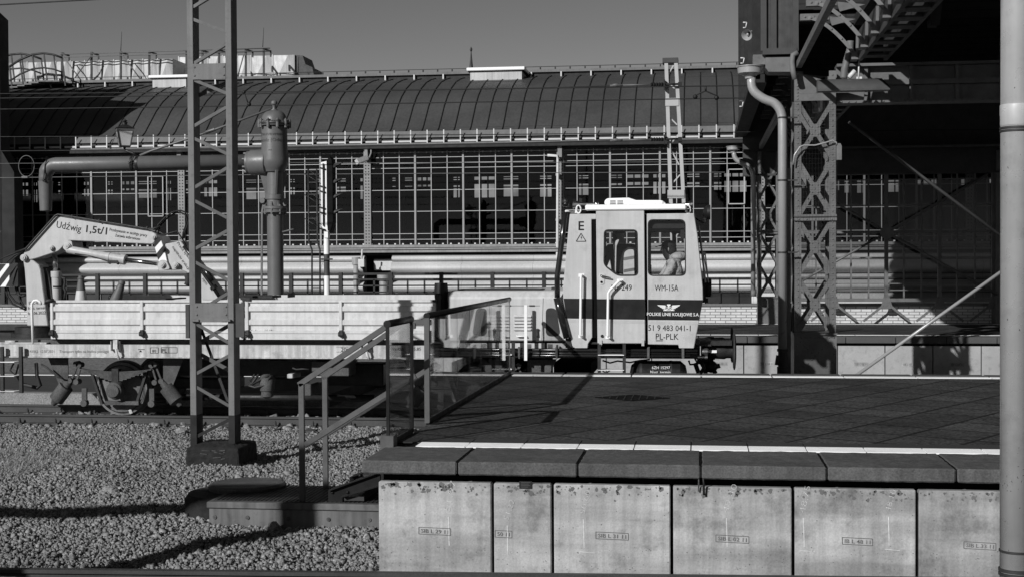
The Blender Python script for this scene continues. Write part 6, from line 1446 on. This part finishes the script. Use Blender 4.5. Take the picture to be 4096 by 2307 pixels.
# seated worker, facing left, with cap and glasses
px_ = W(2688, 1100, 21.42)
t2, J, sd, fw, P = person('person sitting in the cab facing left, dark cap, glasses and pale hooded top', (px_.x + .08, 21.42, W(2700, 1170, 21.42).z), (-1, -.12, 0), .07, True, .03, {'l': ((-.04, .14, -.24), (-.0, .38, -.27)), 'r': ((.04, .14, -.24), (.0, .38, -.27))}, {'skin': 'skin', 'top': 'hoodie', 'legs': 'trousers'})
h = J['skull'][0]; mb = MB(); mb.ball(h + Vector((.012, 0, .035)), .108, 18, 10, (1.08, .88, .82)); mb.prism([h + fw * .08 + sd * -.06 + Vector((0, 0, .045)), h + fw * .19 + sd * -.04 + Vector((0, 0, .012)), h + fw * .19 + sd * .04 + Vector((0, 0, .012)), h + fw * .08 + sd * .06 + Vector((0, 0, .045))], (0, 0, .012)); mb.build('cap', 'hair', t2)
mb = MB(); mb.ball(h + Vector((.035, 0, -.03)), .098, 16, 10, (1.0, .9, .95)); mb.build('hair', 'hair', t2)
mb = MB()
for sg in (-1, 1):
    q = h + fw * .10 + sd * sg * .035 - Vector((0, 0, .012)); mb.lathe([(-.004, .026), (.004, .026), (.004, .02), (-.004, .02)], q, 14, fw, caps=False); mb.bar(q + sd * sg * .02, h + sd * sg * .085 + Vector((0, 0, -.005)), .006, .008)
mb.build('glasses', 'rubber', t2)
mb = MB(); nb = J['neckb'][0]; mb.ball(nb + Vector((.10, 0, .05)), .125, 14, 8, (1.15, 1.4, .6)); mb.ball(nb + Vector((.02, -.10, -.03)), .09, 12, 8, (1.3, .8, .6)); mb.build('hood', 'hoodie', t2)
# ================================================================== LATTICE MAST (near)
MY = 17.3; md = .23
zm0 = WZ(860, 1775, -.60).z
mt = thing('catenary_mast', 'tall grey lattice catenary mast with a black foot on a dark concrete block', 'mast', W(860, 1790, MY))
zt = 9.0; zbk = W(860, 1660, MY).z; zft = W(860, 1785, MY).z
legs = [(W(753, 900, MY).x + .005, W(777, 900, MY).x + .005), (W(906, 900, MY).x + .005, W(930, 900, MY).x + .005)]
for (a, b) in legs:
    lg_ = MB().box((a, MY, zbk), (b, MY + md, zt)).build('leg', 'mast_paint', mt, bevel=.004)
    MB().box((a - .002, MY - .002, zft), (b + .002, MY + md + .002, zbk - .001)).build('leg_foot', 'mast_black', lg_)
xi0, xi1 = legs[0][1], legs[1][0]
def zy(y): return W(850, y, MY).z
diag = [(75, 128, 0), (177, 252, 1), (318, 374, 0), (430, 502, 1), (553, 616, 0), (673, 748, 1), (803, 872, 0), (923, 994, 1), (1049, 1120, 0), (1172, 1250, 1), (1294, 1369, 0), (1422, 1493, 1), (1548, 1621, 0), (1677, 1745, 1)]
for ya, yb_, fl in diag + [(-50, 25, 1), (-180, -110, 0)]:
    z1, z2 = zy(ya), zy(yb_); p, q = ((xi0, z1), (xi1, z2)) if fl == 0 else ((xi1, z1), (xi0, z2))
    m_ = 'mast_diagonal' if ya < 1640 else 'mast_black'
    MB().bar((p[0], MY + .02, p[1]), (q[0], MY + .02, q[1]), .04, .012, (0, 1, 0)).bar((p[0], MY + .05, p[1] - .014), (q[0], MY + .05, q[1] - .014), .01, .05, (0, 1, 0)).build('diagonal', m_, mt)
    MB().bar((q[0] - (q[0] - p[0]) , MY + md - .03, q[1]), (q[0], MY + md - .03, p[1]), .05, .012, (0, 1, 0)).build('diagonal', m_, mt) if ya in (318, 1294, 1422) else None
for (ya, yb_) in ((255, 318), (1212, 1273)):
    z1, z2 = zy(ya), zy(yb_); mb = MB(); mb.box((xi0 - .002, MY - .006, z2), (xi1 + .002, MY + .012, z1)); mb.rivets([(xi0 + .02 + i * (xi1 - xi0 - .04), MY - .006, z) for i in (0, 1) for z in (z1 - .045, z2 + .05)], .016); pl_ = mb.build('batten_plate', 'mast_paint', mt)
mb = MB(); mb.box((legs[0][0] - .05, MY - .012, zy(1352)), (legs[0][0] - .002, MY + .02, zy(1216))); mb.box((legs[1][1] + .03, MY - .012, zy(1347)), (legs[1][1] + .14, MY + .02, zy(1212)))
mb.build('bracket_plate', 'riveted_dark', mt)
mb = MB(); mb.box((xi0, MY - .03, zy(1287)), (xi1, MY - .007, zy(1273))); mb.box((xi0 - .05, MY - .05, zy(1284)), (xi0 + .06, MY - .008, zy(1276))); mb.box((xi1 - .07, MY - .05, zy(1284)), (xi1 + .05, MY - .008, zy(1276))); mb.build('clamp_bar', 'mast_paint', mt)
mb = MB(); mb.bar((xi0 - .03, MY + md, zy(1300)), (xi1 - .05, MY + md, zy(1640)), .035, .02, (0, 1, 0)); mb.build('earth_strap', 'dark_rust', mt)
for (x, y) in ((775, 15), (765, 80)): pass
fb = thing('mast_foundation', 'dark weathered concrete block under the near lattice mast', 'foundation', W(860, 1850, MY))
a = W(738, 1848, MY - .22); b = W(960, 1787, MY - .22); mb = MB()
x0, x1 = a.x, b.x; y0, y1 = MY - .22, MY + md + .3; zl, zh = -1.05, W(860, 1790, MY - .22).z
v = [(x0 + .02, y0, zh), (x1 - .02, y0, zh), (x1 - .02, y1, zh), (x0 + .02, y1, zh)]; u = [(x0 + .18, y0 + .16, zh + .035), (x1 - .18, y0 + .16, zh + .035), (x1 - .18, y1 - .16, zh + .035), (x0 + .18, y1 - .16, zh + .035)]; l_ = [(x0, y0, zl), (x1, y0, zl), (x1, y1, zl), (x0, y1, zl)]
mb.add(l_ + v + u, [(0, 1, 5, 4), (1, 2, 6, 5), (2, 3, 7, 6), (3, 0, 4, 7), (4, 5, 9, 8), (5, 6, 10, 9), (6, 7, 11, 10), (7, 4, 8, 11), (8, 9, 10, 11)]); roughen(mb.build('block', 'concrete_dark', fb, bevel=.03, seg=2), 4, .03)
mb = MB(); rg = random.Random(5)
for k in range(10):
    p = W(795 + rg.random() * 90, 1800 + rg.random() * 40, y0 - .004); mb.bar(p, p + Vector((rg.uniform(.03, .13), 0, rg.uniform(-.01, .01))), rg.uniform(.004, .012), .004, (0, 1, 0))
mb.build('paint_scrape', 'underframe', fb)
# ------------------------------------------------------------------ second mast behind the cab
Y2 = 33.0
m2 = thing('catenary_mast', 'slim pale lattice mast with a dark cap behind the cab', 'mast', (W(2705, 1300, Y2).x, Y2, 0))
def seg(p0, p1, w_): return MB().bar(W(p0[0], p0[1], Y2), W(p1[0], p1[1], Y2), w_, .16, (0, 1, 0))
seg((2665, 255), (2700, 1300), .085).build('leg', 'mast_light', m2); seg((2704, 255), (2762, 1300), .085).build('leg', 'mast_light', m2)
MB().box(W(2650, 252, Y2 - .1), W(2714, 242, Y2 + .35)).build('cap', 'riveted_dark', m2)
for (y0, y1, x0, x1) in ((393, 425, 2661, 2715), (760, 794, 2670, 2737)):
    MB().box(W(x0, y1, Y2 - .1), W(x1, y0, Y2 - .085)).build('batten_plate', 'mast_light', m2)
for a, b in (((2695, 260), (2678, 290)), ((2678, 335), (2700, 358)), ((2678, 470), (2708, 500)), ((2712, 540), (2684, 575)), ((2686, 738), (2720, 700)), ((2684, 600), (2716, 660)), ((2690, 830), (2730, 880)), ((2736, 900), (2694, 960))):
    MB().bar(W(*a, Y2), W(*b, Y2), .03, .012, (0, 1, 0)).build('diagonal', 'mast_light', m2)
# tension insulators on the mast
for (y, dx, nm) in ((342, 0, 'upper'), (561, 6, 'lower')):
    t = thing('tension_insulator', 'dark tension insulator rod ending at the slim pale mast, %s one' % nm, 'insulator', W(2640, y, Y2), 'insulators on the slim mast')
    mb = MB(); mb.tube([W(2440, y + 2, Y2 - .2), W(2490, y, Y2 - .2)], .028, 8); mb.ball(W(2462, y, Y2 - .2), .06, 8, 6, (1.6, .7, .7)); mb.tube([W(2490, y, Y2 - .2), W(2600, y - 2, Y2 - .2)], .02, 8); mb.build('rod', 'wire_light', t)
    mb = MB(); mb.lathe([(k * .03, .055 if k % 2 else .03) for k in range(12)], W(2602, y - 2, Y2 - .2), 12, 'x'); mb.tube([W(2650, y - 3, Y2 - .2), W(2722, y - 5, Y2 - .2)], .025, 6); mb.box(W(2655, y + 16, Y2 - .25), W(2661, y - 20, Y2 - .1)); mb.box(W(2712, y + 4, Y2 - .25), W(2728, y - 10, Y2 - .1)); mb.build('insulator_discs', 'rubber', t)
# ================================================================== WATER CRANE
KY = 25.7
kc = W(1100, 1050, KY); wc = thing('water_crane', 'old grey cast iron locomotive water crane with a long pipe arm to the left', 'water crane', (kc.x, KY, -1.0))
kx = W(1098, 600, KY).x; zk = lambda y: W(1098, y, KY).z; k = 1 / F * (W(1098, 600, KY) - EYE).dot(FWD)
prof_ = [(860, 32), (852, 32), (851, 47), (846, 47), (845, 44), (838, 44), (837, 48), (826, 48), (824, 34), (800, 33), (798, 38), (780, 38), (778, 31), (690, 31), (688, 40), (676, 46), (662, 55), (640, 56), (600, 52), (508, 51)]
mb = MB(); mb.lathe([(-1 - (zk(1250) - zk(1250)), 33 * k)] [:0] + [(-1.0, 33 * k), (zk(860) , 32 * k)] + [(zk(y), r * k) for y, r in prof_], (kx, KY, 0), 36); body = mb.build('column', 'crane_grey', wc)
mb = MB(); mb.lathe([(zk(y), r * k) for y, r in ((507, 51), (506, 60), (501, 62), (500, 55), (497, 55), (496, 62), (487, 60), (486, 52), (475, 50.5), (464, 46.5), (456, 41), (450, 35), (446, 27), (443, 17))], (kx, KY, 0), 36)
mb.lathe([(zk(y), r * k) for y, r in ((444, 15), (440, 14), (438, 8), (430, 6), (424, 8), (422, 5)) + ((420, 11), (414, 13), (408, 12), (404, 8), (402, 2))], (kx, KY, 0), 20)
for i in range(10): a = i * math.pi / 5 + .2; mb.lathe([(zk(514), 7 * k), (zk(483), 7 * k), (zk(482), 4 * k), (zk(478), 4 * k)], (kx + math.cos(a) * 60 * k, KY + math.sin(a) * 60 * k, 0), 8)
mb.build('dome', 'crane_grey', wc)
mb = MB(); mb.lathe([(-.14, 45 * k), (-.10, 50 * k), (0.2, 52 * k), (.3, 30 * k)], (kx - 75 * k, KY, zk(650)), 28, 'x')
mb.lathe([(-.14, 46 * k), (-.10, 46 * k)], (kx - 82 * k, KY, zk(650)), 28, 'x')
for i in range(8): a = i * math.pi / 4 + .3; mb.lathe([(-.19, 5 * k), (-.06, 5 * k)], (kx - 82 * k, KY + math.sin(a) * 40 * k, zk(650) + math.cos(a) * 40 * k), 8, 'x')
mb.build('pipe_flange', 'crane_grey', wc)
mb = MB()
for a in (R(190), R(300), R(60)):
    d = Vector((math.cos(a), math.sin(a), 0)); p = Vector((kx, KY, 0)); mb.prism([p + d * 30 * k + Vector((0, 0, zk(795))), p + d * 34 * k + Vector((0, 0, zk(795))), p + d * 62 * k + Vector((0, 0, zk(684))), p + d * 30 * k + Vector((0, 0, zk(684)))], d.cross(Vector((0, 0, 1))) * .035)
for i in range(8):
    a = i * math.pi / 4; d = Vector((math.cos(a), math.sin(a), 0)); p = Vector((kx, KY, 0)); mb.prism([p + d * 33 * k + Vector((0, 0, zk(826))), p + d * 45 * k + Vector((0, 0, zk(826))), p + d * 33 * k + Vector((0, 0, zk(806)))], d.cross(Vector((0, 0, 1))) * .03)
    mb.lathe([(zk(858), 5 * k), (zk(820), 5 * k)], p + d * 43 * k, 8)
mb.lathe([(-.06, 11 * k), (.06, 11 * k)], W(1052, 803, KY - .1), 14, (0, 1, 0)); mb.bar(W(1052, 803, KY - .05), W(1075, 800, KY - .05), .07, .06); mb.build('stiffening_rib', 'crane_grey', wc)
mb = MB(); mb.bar(W(1048, 850, KY - .05), W(1046, 1250, KY - .05), .035, .03); mb.bar(W(1054, 820, KY - .05), W(1048, 850, KY - .05), .035, .03); mb.tube([W(1130, 928, KY - .1), W(1175, 917, KY - .15)], .016, 6); mb.build('operating_rod', 'crane_grey', wc)
# arm with elbow and nozzle
zar = W(600, 654, KY).z; ra = 30 * k
pth = [(W(1020, 650, KY).x, KY, zar), (W(225, 650, KY).x, KY, zar)]; ex_ = W(182, 700, KY).x; R_ = pth[1][0] - ex_
for i in range(1, 9): a = i / 8 * math.pi / 2; pth.append((pth[1][0] - math.sin(a) * R_, KY, zar - R_ + math.cos(a) * R_))
pth.append((ex_, KY, W(182, 735, KY).z)); mb = MB(); mb.tube(pth, [ra] * 2 + [ra * .98] * 6 + [ra * .88] * (len(pth) - 8), 26); arm = mb.build('pipe_arm', 'crane_grey', wc)
mb = MB(); xx = W(553, 650, KY).x; mb.lathe([(-.02, ra * 1.06), (.03, ra * 1.06)], (xx, KY, zar), 26, 'x', caps=False); mb.lathe([(.16, ra * 1.05), (.2, ra * 1.05)], (W(520, 650, KY).x - .12, KY, zar), 26, 'x', caps=False)
mb.tube([W(535, 622, KY - .16), W(528, 640, KY - .17), W(530, 678, KY - .1)], .014, 6)
for i in range(7): a = i * .9; mb.tube([W(523, 652, KY - .16), W(523, 652, KY - .16) + Vector((math.cos(a) * .05, -.02, math.sin(a) * .05))], .009, 5)
mb.build('collar', 'dark_metal', arm)
mb = MB(); zn = lambda y: W(182, y, KY).z; mb.lathe([(zn(845), 22 * k), (zn(843), 24 * k), (zn(738), 28.5 * k), (zn(730), 29.5 * k), (zn(726), 30 * k), (zn(725), 25 * k)], (ex_, KY, 0), 28); mb.build('nozzle', 'crane_grey', wc)
mb = MB(); mb.tube([W(x, y, KY - .15) for x, y in ((188, 640), (180, 660), (176, 700), (173, 725), (178, 728), (182, 722))], .011, 6); mb.ball(W(175, 722, KY - .14), .03, 8, 6); mb.build('nozzle_chain', 'dark_metal', arm)
mb = MB(); mb.tube([(kx - 12 * k, KY, zk(436)), W(830, 530, KY), W(600, 606, KY), W(560, 622, KY)], .022, 8); mb.lathe([(0, .035), (.2, .035)], W(822, 532, KY), 8, (W(1080, 437, KY) - W(822, 532, KY)).normalized()); mb.build('tie_rod', 'crane_grey', wc)
# lettering cast on the body, its relief shade put into a darker colour, wrapped round
def wrap(q):
    dx = q.x - kx; r = 52.3 * k; a = max(-1.3, min(1.45, dx / r)); return Vector((kx + math.sin(a) * r, KY - math.cos(a) * r, q.z))
text('Krausewerk', (1019, 542), (1139, 540), 13, KY - 52.3 * k, 'relief_shade', body, off=.01, fn=wrap); text('Neusalz (Oder)', (1012, 567), (1138, 565), 13, KY - 52.3 * k, 'relief_shade', body, off=.01, fn=wrap)
text('1931', (1073, 603), (1087, 603), 5, KY - 53 * k, 'dark_rust', body); 
# lantern
lx, ly = 499, 540; lc = W(lx, ly, KY)
def lanp(r, h0, h1, r1, m_, nm, par):
    mb = MB(); v = []
    for (rr, y) in ((r, h0), (r1, h1)):
        z = W(lx, y, KY).z; ang = R(28)
        for i in range(4): a = ang + math.pi / 4 + i * math.pi / 2; v.append((lc.x + math.cos(a) * rr * k * 1.414, KY + math.sin(a) * rr * k * 1.414, z))
    mb.add(v, [(3, 2, 1, 0), (4, 5, 6, 7)] + [(i, (i + 1) % 4, 4 + (i + 1) % 4, 4 + i) for i in range(4)]); return mb.build(nm, m_, par, recalc=True)
ln_ = lanp(20, 584, 527, 30, 'cone_white', 'lantern_glass', wc)
lanp(31, 527, 518, 34, 'crane_grey', 'lantern_rim', ln_); lanp(34, 518, 515, 37, 'dark_metal', 'lantern_eave', ln_); lanp(35, 515, 500, 10, 'dark_metal', 'lantern_roof', ln_); lanp(21, 590, 584, 21, 'dark_metal', 'lantern_base', ln_)
mb = MB(); mb.lathe([(W(lx, y, KY).z, r * k) for y, r in ((501, 10), (494, 10), (493, 12), (490, 12), (489, 6), (485, 11), (483, 11), (481, 4), (477, 3), (475, 1))], (lc.x, KY, 0), 14); mb.build('lantern_finial', 'dark_metal', ln_)
mb = MB()
for i in range(4):
    a = R(28) + math.pi / 4 + i * math.pi / 2; c_, s_ = math.cos(a) * k * 1.43, math.sin(a) * k * 1.43
    mb.bar((lc.x + c_ * 20, KY + s_ * 20, W(lx, 585, KY).z), (lc.x + c_ * 30.5, KY + s_ * 30.5, W(lx, 526, KY).z), .02, .02)
mb.build('lantern_frame', 'dark_metal', ln_)
mb = MB(); mb.tube([W(499, 590, KY), W(498, 600, KY), W(515, 608, KY), W(530, 612, KY), W(545, 622, KY)], .024, 8); mb.tube([W(458, 552, KY), W(446, 580, KY), W(442, 592, KY)], .006, 5); mb.lathe([(0, .02), (.06, .02)], W(442, 596, KY), 8); mb.build('lantern_bracket', 'dark_metal', ln_)
# ================================================================== SIGNAL
GY = 33.6
sg_ = thing('railway_signal', 'white railway signal post with dark bands and a four lamp head facing right', 'signal', (W(1307, 1200, GY).x, GY, 0))
kg = (W(1307, 900, GY) - EYE).dot(FWD) / F
for (ya, yb_, m_) in ((1360, 1103, 'signal_white'), (1103, 1017, 'signal_dark'), (1017, 952, 'signal_white')):
    MB().lathe([(W(1307, ya, GY).z, 11.5 * kg), (W(1307, yb_, GY).z, 11.5 * kg)], (W(1307, 1000, GY).x, GY, 0), 20).build('post_band', m_, sg_)
MB().box(W(1296, 952, GY - .1), W(1320, 925, GY + .1)).build('post_head', 'signal_white', sg_)
hb = MB(); hb.prism([W(1283, 650, GY - .1), W(1306, 645, GY - .1), W(1308, 900, GY - .1), W(1313, 927, GY - .1), W(1298, 927, GY - .1), W(1286, 905, GY - .1)], (0, .3, 0)); head = hb.build('head_case', 'signal_white', sg_)
hb = MB(); hb.prism([W(1307, 655, GY - .12), W(1312, 632, GY - .12), W(1317, 627, GY - .12), W(1324, 636, GY - .12), W(1329, 660, GY - .12), W(1331, 890, GY - .12), W(1318, 930, GY - .12), W(1310, 920, GY - .12)], (0, .34, 0)); hb.build('backing_board', 'signal_black', sg_)
for y in (668, 730, 790, 852):
    mb = MB(); p = W(1326, y, GY); n = 9; m2_ = 7; v = []
    for i in range(n + 1):
        a = math.pi * (-.12 + 1.24 * i / n)
        for j in range(m2_ + 1):
            t = j / m2_; ln_h = .29 * (.30 + .70 * (.5 + .5 * math.sin(a))); r = 15 * kg * (1 - .3 * t * t)
            v.append(p + Vector((ln_h * t, math.cos(a) * r, math.sin(a) * r - .01 + .05 * t * t)))
    q_ = m2_ + 1; mb.add(v, [(i * q_ + j, (i + 1) * q_ + j, (i + 1) * q_ + j + 1, i * q_ + j + 1) for i in range(n) for j in range(m2_)], True)
    hd2 = mb.build('lamp_hood', 'hood_gloss', sg_)
    MB().lathe([(0, 11 * kg), (.06, 9 * kg)], p + Vector((-.02, 0, -.02)), 16, 'x').build('lens', 'tank_black', hd2)
mb = MB()
for (x0, x1) in ((1233, 1248), (1267, 1280)):
    mb.tube([W(x0, 678, GY), W(x0 + 3, 968, GY), W(x1, 1000, GY), W(x1, 1360, GY)], .022, 6)
y = 682
while y < 1200: mb.bar(W(1233 + (0 if y < 968 else 15), y, GY), W(1267 + (0 if y < 968 else 13), y, GY), .022, .022); y += 60 if y > 950 else 48
mb.build('ladder', 'dark_metal', sg_)
mb = MB()
for y in (700, 785, 880):
    mb.tube([W(1219, y - 5, GY), W(1293, y + 42, GY)], .012, 5); mb.tube([W(1240, y - 16, GY), W(1290, y + 22, GY)], .012, 5)
for y in (672, 745, 765, 830, 850, 915): mb.tube([W(1280, y, GY - .1), W(1300, y + 5, GY - .13)], .022, 6)
mb.tube([W(1293, 655, GY - .13), W(1294, 905, GY - .13)], .02, 6); mb.bar(W(1277, 1037, GY - .1), W(1330, 1037, GY - .1), .04, .05); mb.build('ladder_stay', 'dark_metal', sg_)
# camera on the pilaster
cc = thing('security_camera', 'small pale security camera on an arm at the top of a riveted pilaster', 'camera', W(1450, 640, HY - .4))
mb = MB(); mb.bar(W(1427, 648, HY - .9), W(1466, 634, HY - .5), .16, .14); mb.build('housing', 'cladding', cc); mb = MB(); mb.tube([W(x, y, HY - .4) for x, y in ((1462, 640), (1478, 630), (1485, 612), (1484, 600))], .03, 6); mb.bar(W(1466, 590, HY - .3), W(1468, 640, HY - .3), .1, .2); mb.build('arm', 'pilaster', cc)
# ================================================================== STAIRS, LANDING, BALUSTRADE
SX = PX0 + .03                                 # the platform end
ya_, yb2 = 13.35, 14.15
land = thing('steel_landing', 'low steel landing with a dark chequered top at the foot of the steps', 'landing', (-3.8, 13.8, -.97))
lx0 = WZ(830, 2019, -.76).x
MB().box((lx0 + .02, 13.27, -1.05), (WY and W(1513, 2050, WY).x - .02, 14.33, -.785)).build('frame', 'slab_rust', land, bevel=.006)
MB().box((lx0, 13.25, -.784), (W(1513, 2050, WY).x - .02, 14.35, -.72)).build('rim', 'slab_rust', land, bevel=.008)
MB().box((lx0 + .05, 13.30, -.719), (W(1513, 2050, WY).x - .03, 14.3, -.713)).build('grating', 'step_grate', land)
mb = MB(); x = lx0 + .08
while x < -2.75: mb.box((x, 13.31, -.712), (x + .012, 14.29, -.708)); x += .045
mb.build('grating_bars', 'dark_rust', land)
mb = MB()
for px, py in ((859, 2066), (990, 2068), (1153, 2073), (1314, 2075), (1477, 2077)): mb.lathe([(0, .02), (.008, .02), (.0081, .008), (.012, .008)], W(px, py, 13.268), 12, (0, -1, 0))
mb.build('bolt', 'underframe', land)
rgm = thing('manhole_ring', 'round concrete manhole ring with a lid behind the steel landing', 'manhole', (-4.45, 14.95, -.97))
c = WZ(915, 1965, -.72); c2 = WZ(975, 1940, -.68)
MB().lathe([(-1.05, .52), (-.80, .52), (-.74, .48), (-.73, .3)], (c.x + .02, c.y + .14, 0), 40).build('ring', 'concrete_dark', rgm)
MB().lathe([(-.74, .40), (-.69, .41), (-.67, .38), (-.668, .36), (-.672, .34), (-.672, .02)], (c2.x, c2.y + .12, 0), 40).build('lid', 'underframe', rgm)
# steps
stp = thing('steel_steps', 'short flight of steel steps from the landing up to the platform end', 'steps', (-3.2, 13.75, -.72))
for Y in (ya_ - .02, yb2 + .02):
    dY = Y - ya_; A = lambda x, y: W(x, y, ya_) + Vector((0, dY, 0))
    MB().prism([A(1522, 1888), A(1522, 1935), A(1372, 1984), A(1372, 2018), A(1315, 2018), A(1315, 1960), A(1335, 1945)], (0, .012, 0)).build('stringer', 'dark_rail', stp)
    mb = MB(); mb.bar(A(1320, 1957) + Vector((0, -.02, 0)), A(1522, 1884) + Vector((0, -.02, 0)), .012, .05, (0, 1, 0)); mb.bar(A(1372, 1982) + Vector((0, -.02, 0)), A(1522, 1938) + Vector((0, -.02, 0)), .012, .05, (0, 1, 0)); mb.rivets([A(x, y) + Vector((0, -.005, 0)) for x, y in ((1332, 1966), (1393, 1965), (1442, 1898), (1504, 1898))], .018); mb.build('stringer_flange', 'dark_rail', stp)
for i, (px, z) in enumerate(((1345, -.66), (1400, -.55), (1450, -.44))):
    x = W(px, 1950, ya_).x; MB().box((x, ya_, z - .04), (x + .28, yb2, z)).build('tread', 'step_grate', stp)
def handrail(Y, post_px, top_y, foot_y, end_x, lab, lower):
    t = thing('stair_handrail', lab, 'handrail', W(post_px, foot_y, Y), 'handrails of the steel steps')
    A = W(post_px, top_y, Y); x1 = SX + .02; zt_ = 1.06; zb3 = W(post_px, foot_y, Y).z; xk = x1 - .28
    MB().box((A.x - .028, Y - .02, max(zb3, -.75)), (A.x + .028, Y + .02, A.z)).build('post', 'grey_rail', t, bevel=.004)
    mb = MB(); mb.bar((A.x - .028, Y, A.z - .02), (xk, Y, zt_ - .03), .056, .04, (0, 1, 0)); mb.bar((xk - .01, Y, zt_ - .03), (x1, Y, zt_ - .03), .056, .04, (0, 1, 0)); mb.build('top_rail', 'grey_rail', t, bevel=.004)
    s_ = (zt_ - .03 - A.z) / (xk - A.x)
    z0_ = A.z - lower; mb = MB(); mb.bar((A.x + .028, Y, z0_), (x1, Y, z0_ + s_ * (x1 - A.x) * .93), .06, .034, (0, 1, 0)); mb.bar((A.x + .028, Y - .019, z0_ - .02), (x1, Y - .019, z0_ - .02 + s_ * (x1 - A.x) * .93), .012, .006, (0, 1, 0)); mb.build('middle_rail', 'grey_rail', t, bevel=.004)
handrail(ya_, 1206, 1530, 2018, 0, 'grey steel stair handrail on the side nearer the viewer', .62); handrail(yb2, 1300, 1503, 1957, 0, 'grey steel stair handrail on the far side of the steps', .60)
# glass balustrade along the platform end
def balustrade(y0, y1, npane, lab, latch):
    t = thing('glass_balustrade', lab, 'balustrade', (SX, y0, 0), 'glass balustrade along the platform end')
    L_ = y1 - y0
    MB().tube([(SX, y0 - .02, 1.10), (SX, y1, 1.10)], .034, 16).build('handrail', 'dark_rail', t)
    MB().box((SX - .016, y0, -.02), (SX + .016, y1, .045)).build('base_rail', 'dark_rail', t)
    for y, wd, hx_ in ((y0, .03, .014), (y1, .05, .018)) if not latch else ((y0, .055, .026), (y1, .012, .01)): MB().box((SX - hx_, y - wd / 2, .0), (SX + hx_, y + wd / 2, 1.08)).build('end_post', 'dark_rail' if not latch else 'grey_rail', t)
    for i in range(npane):
        a = y0 + .03 + (L_ - .06) * i / npane; b = y0 + .03 + (L_ - .06) * (i + 1) / npane - .012
        MB().box((SX - .006, a, .045), (SX + .006, b, 1.07)).build('glass_pane', 'pane_glass', t)
    for i in range(1, npane):
        a = y0 + .03 + (L_ - .06) * i / npane - .006; MB().box((SX - .004, a - .003, .08), (SX + .004, a + .003, 1.07)).build('pane_joint', 'rubber', t)
    if latch: MB().box((SX + .031, y0 - .012, .82), (SX + .045, y0 + .012, .95)).build('latch_plate', 'rubber', t)
balustrade(WZ(1552, 1783, 0).y, 13.22, 1, 'short glass balustrade panel in front of the gap at the steps', False)
balustrade(14.02, 20.25, 7, 'long glass balustrade of several panes running to the back edge of the platform', True)
MB_ = MB().box((SX - .06, WZ(1552, 1783, 0).y - .06, -.02), (SX + .06, WZ(1552, 1783, 0).y + .1, .1)).build('balustrade_mount', 'grey_rail'); tag(MB_, 'small grey metal block at the near end of the short glass balustrade', 'metal block')
# ================================================================== OVERHEAD WIRES
def wire(pts, Y, r, lab, m_='wire'):
    P_ = pxs(pts, Y); d0 = (P_[0] - P_[1]).normalized(); d1 = (P_[-1] - P_[-2]).normalized()
    o = MB().tube([P_[0] + d0 * 6] + P_ + ([P_[-1] + d1 * 6] if pts[-1][0] > 2900 or pts[-1][1] < 20 else []), r, 5, False).build('overhead_wire', m_); tag(o, lab, 'wire', 'overhead wires')
wire([(0, 20), (370, 0), (700, -18)], 22.2, .012, 'dark wire crossing the sky in the top left corner')
wire([(0, 376), (1100, 368), (2100, 355), (2440, 345)], 32.8, .012, 'upper overhead wire ending at the tension insulator of the slim mast')
wire([(0, 394), (750, 383), (1500, 364), (2000, 356), (3100, 342), (4100, 336)], 29.0, .012, 'overhead wire crossing the curved roof, passing the slim mast')
wire([(0, 438), (755, 428), (2000, 408), (3100, 391), (4100, 380)], 29.0, .012, 'lower overhead wire crossing the middle of the curved roof')
wire([(0, 548), (1100, 545), (2000, 539), (3100, 528)], 33.0, .011, 'overhead wire level with the gutter brackets of the hall')
wire([(0, 605), (750, 600), (2000, 575), (2440, 563)], 32.8, .011, 'overhead wire along the hall eaves ending at the lower insulator')
wire([(0, 712), (1100, 699), (2100, 692), (2900, 690)], 36.0, .010, 'thin wire crossing the upper window panes of the hall', 'wire_light')
wire([(0, 655), (700, 650), (1500, 652), (2100, 651), (2900, 648)], 36.0, .007, 'thinnest wire crossing the window tops of the hall', 'wire_light')
o = MB().tube(pxs([(2780, 392), (2784, 382), (2800, 374), (2823, 365), (2845, 375), (2862, 382), (2868, 394)], 29), .014, 6).tube(pxs([(2823, 365), (2822, 345)], 29), .02, 6).ball(W(2781, 388, 29), .05, 8, 6).ball(W(2866, 392, 29), .05, 8, 6).build('wire_hanger', 'wire'); tag(o, 'small bent hanger joining two overhead wires right of the slim mast', 'wire hanger')
o = MB().tube(pxs([(975, 366), (985, 395), (995, 420)], 29), .014, 6).ball(W(996, 418, 29), .05, 8, 6).ball(W(976, 370, 29), .04, 8, 6).build('wire_hanger', 'wire'); tag(o, 'small slanting hanger between the overhead wires left of the water crane', 'wire hanger')
mb = MB(); c = W(106, 665, 30); pts = [c + Vector((math.cos(t) * .19, 0, math.sin(t) * .24)) for t in [i * math.pi / 10 for i in range(21)]]; mb.tube(pts, .009, 5); mb.box(W(86, 713, 29.95), W(118, 706, 30.05)); o = mb.build('wire_loop', 'wire_light'); tag(o, 'round loop of pale wire hanging near the tower at the left', 'wire loop')
# ================================================================== UNSEEN POST WITH ARM beside the photographer (added to throw the shadows on the ballast)
lp = thing('shadow_post', 'unseen post with a long arm beside the photographer, added to shade the ballast', 'shadow caster', (-8.0, 6.4, 0))
MB().tube([(-8.0, 6.4, -.05), (-8.0, 6.4, 3.42)], .17, 12).build('post', 'mast_paint', lp)
MB().bar((-7.75, 6.4, 3.42), (-14.5, 5.0, 3.62), .22, .30).build('arm', 'mast_paint', lp)
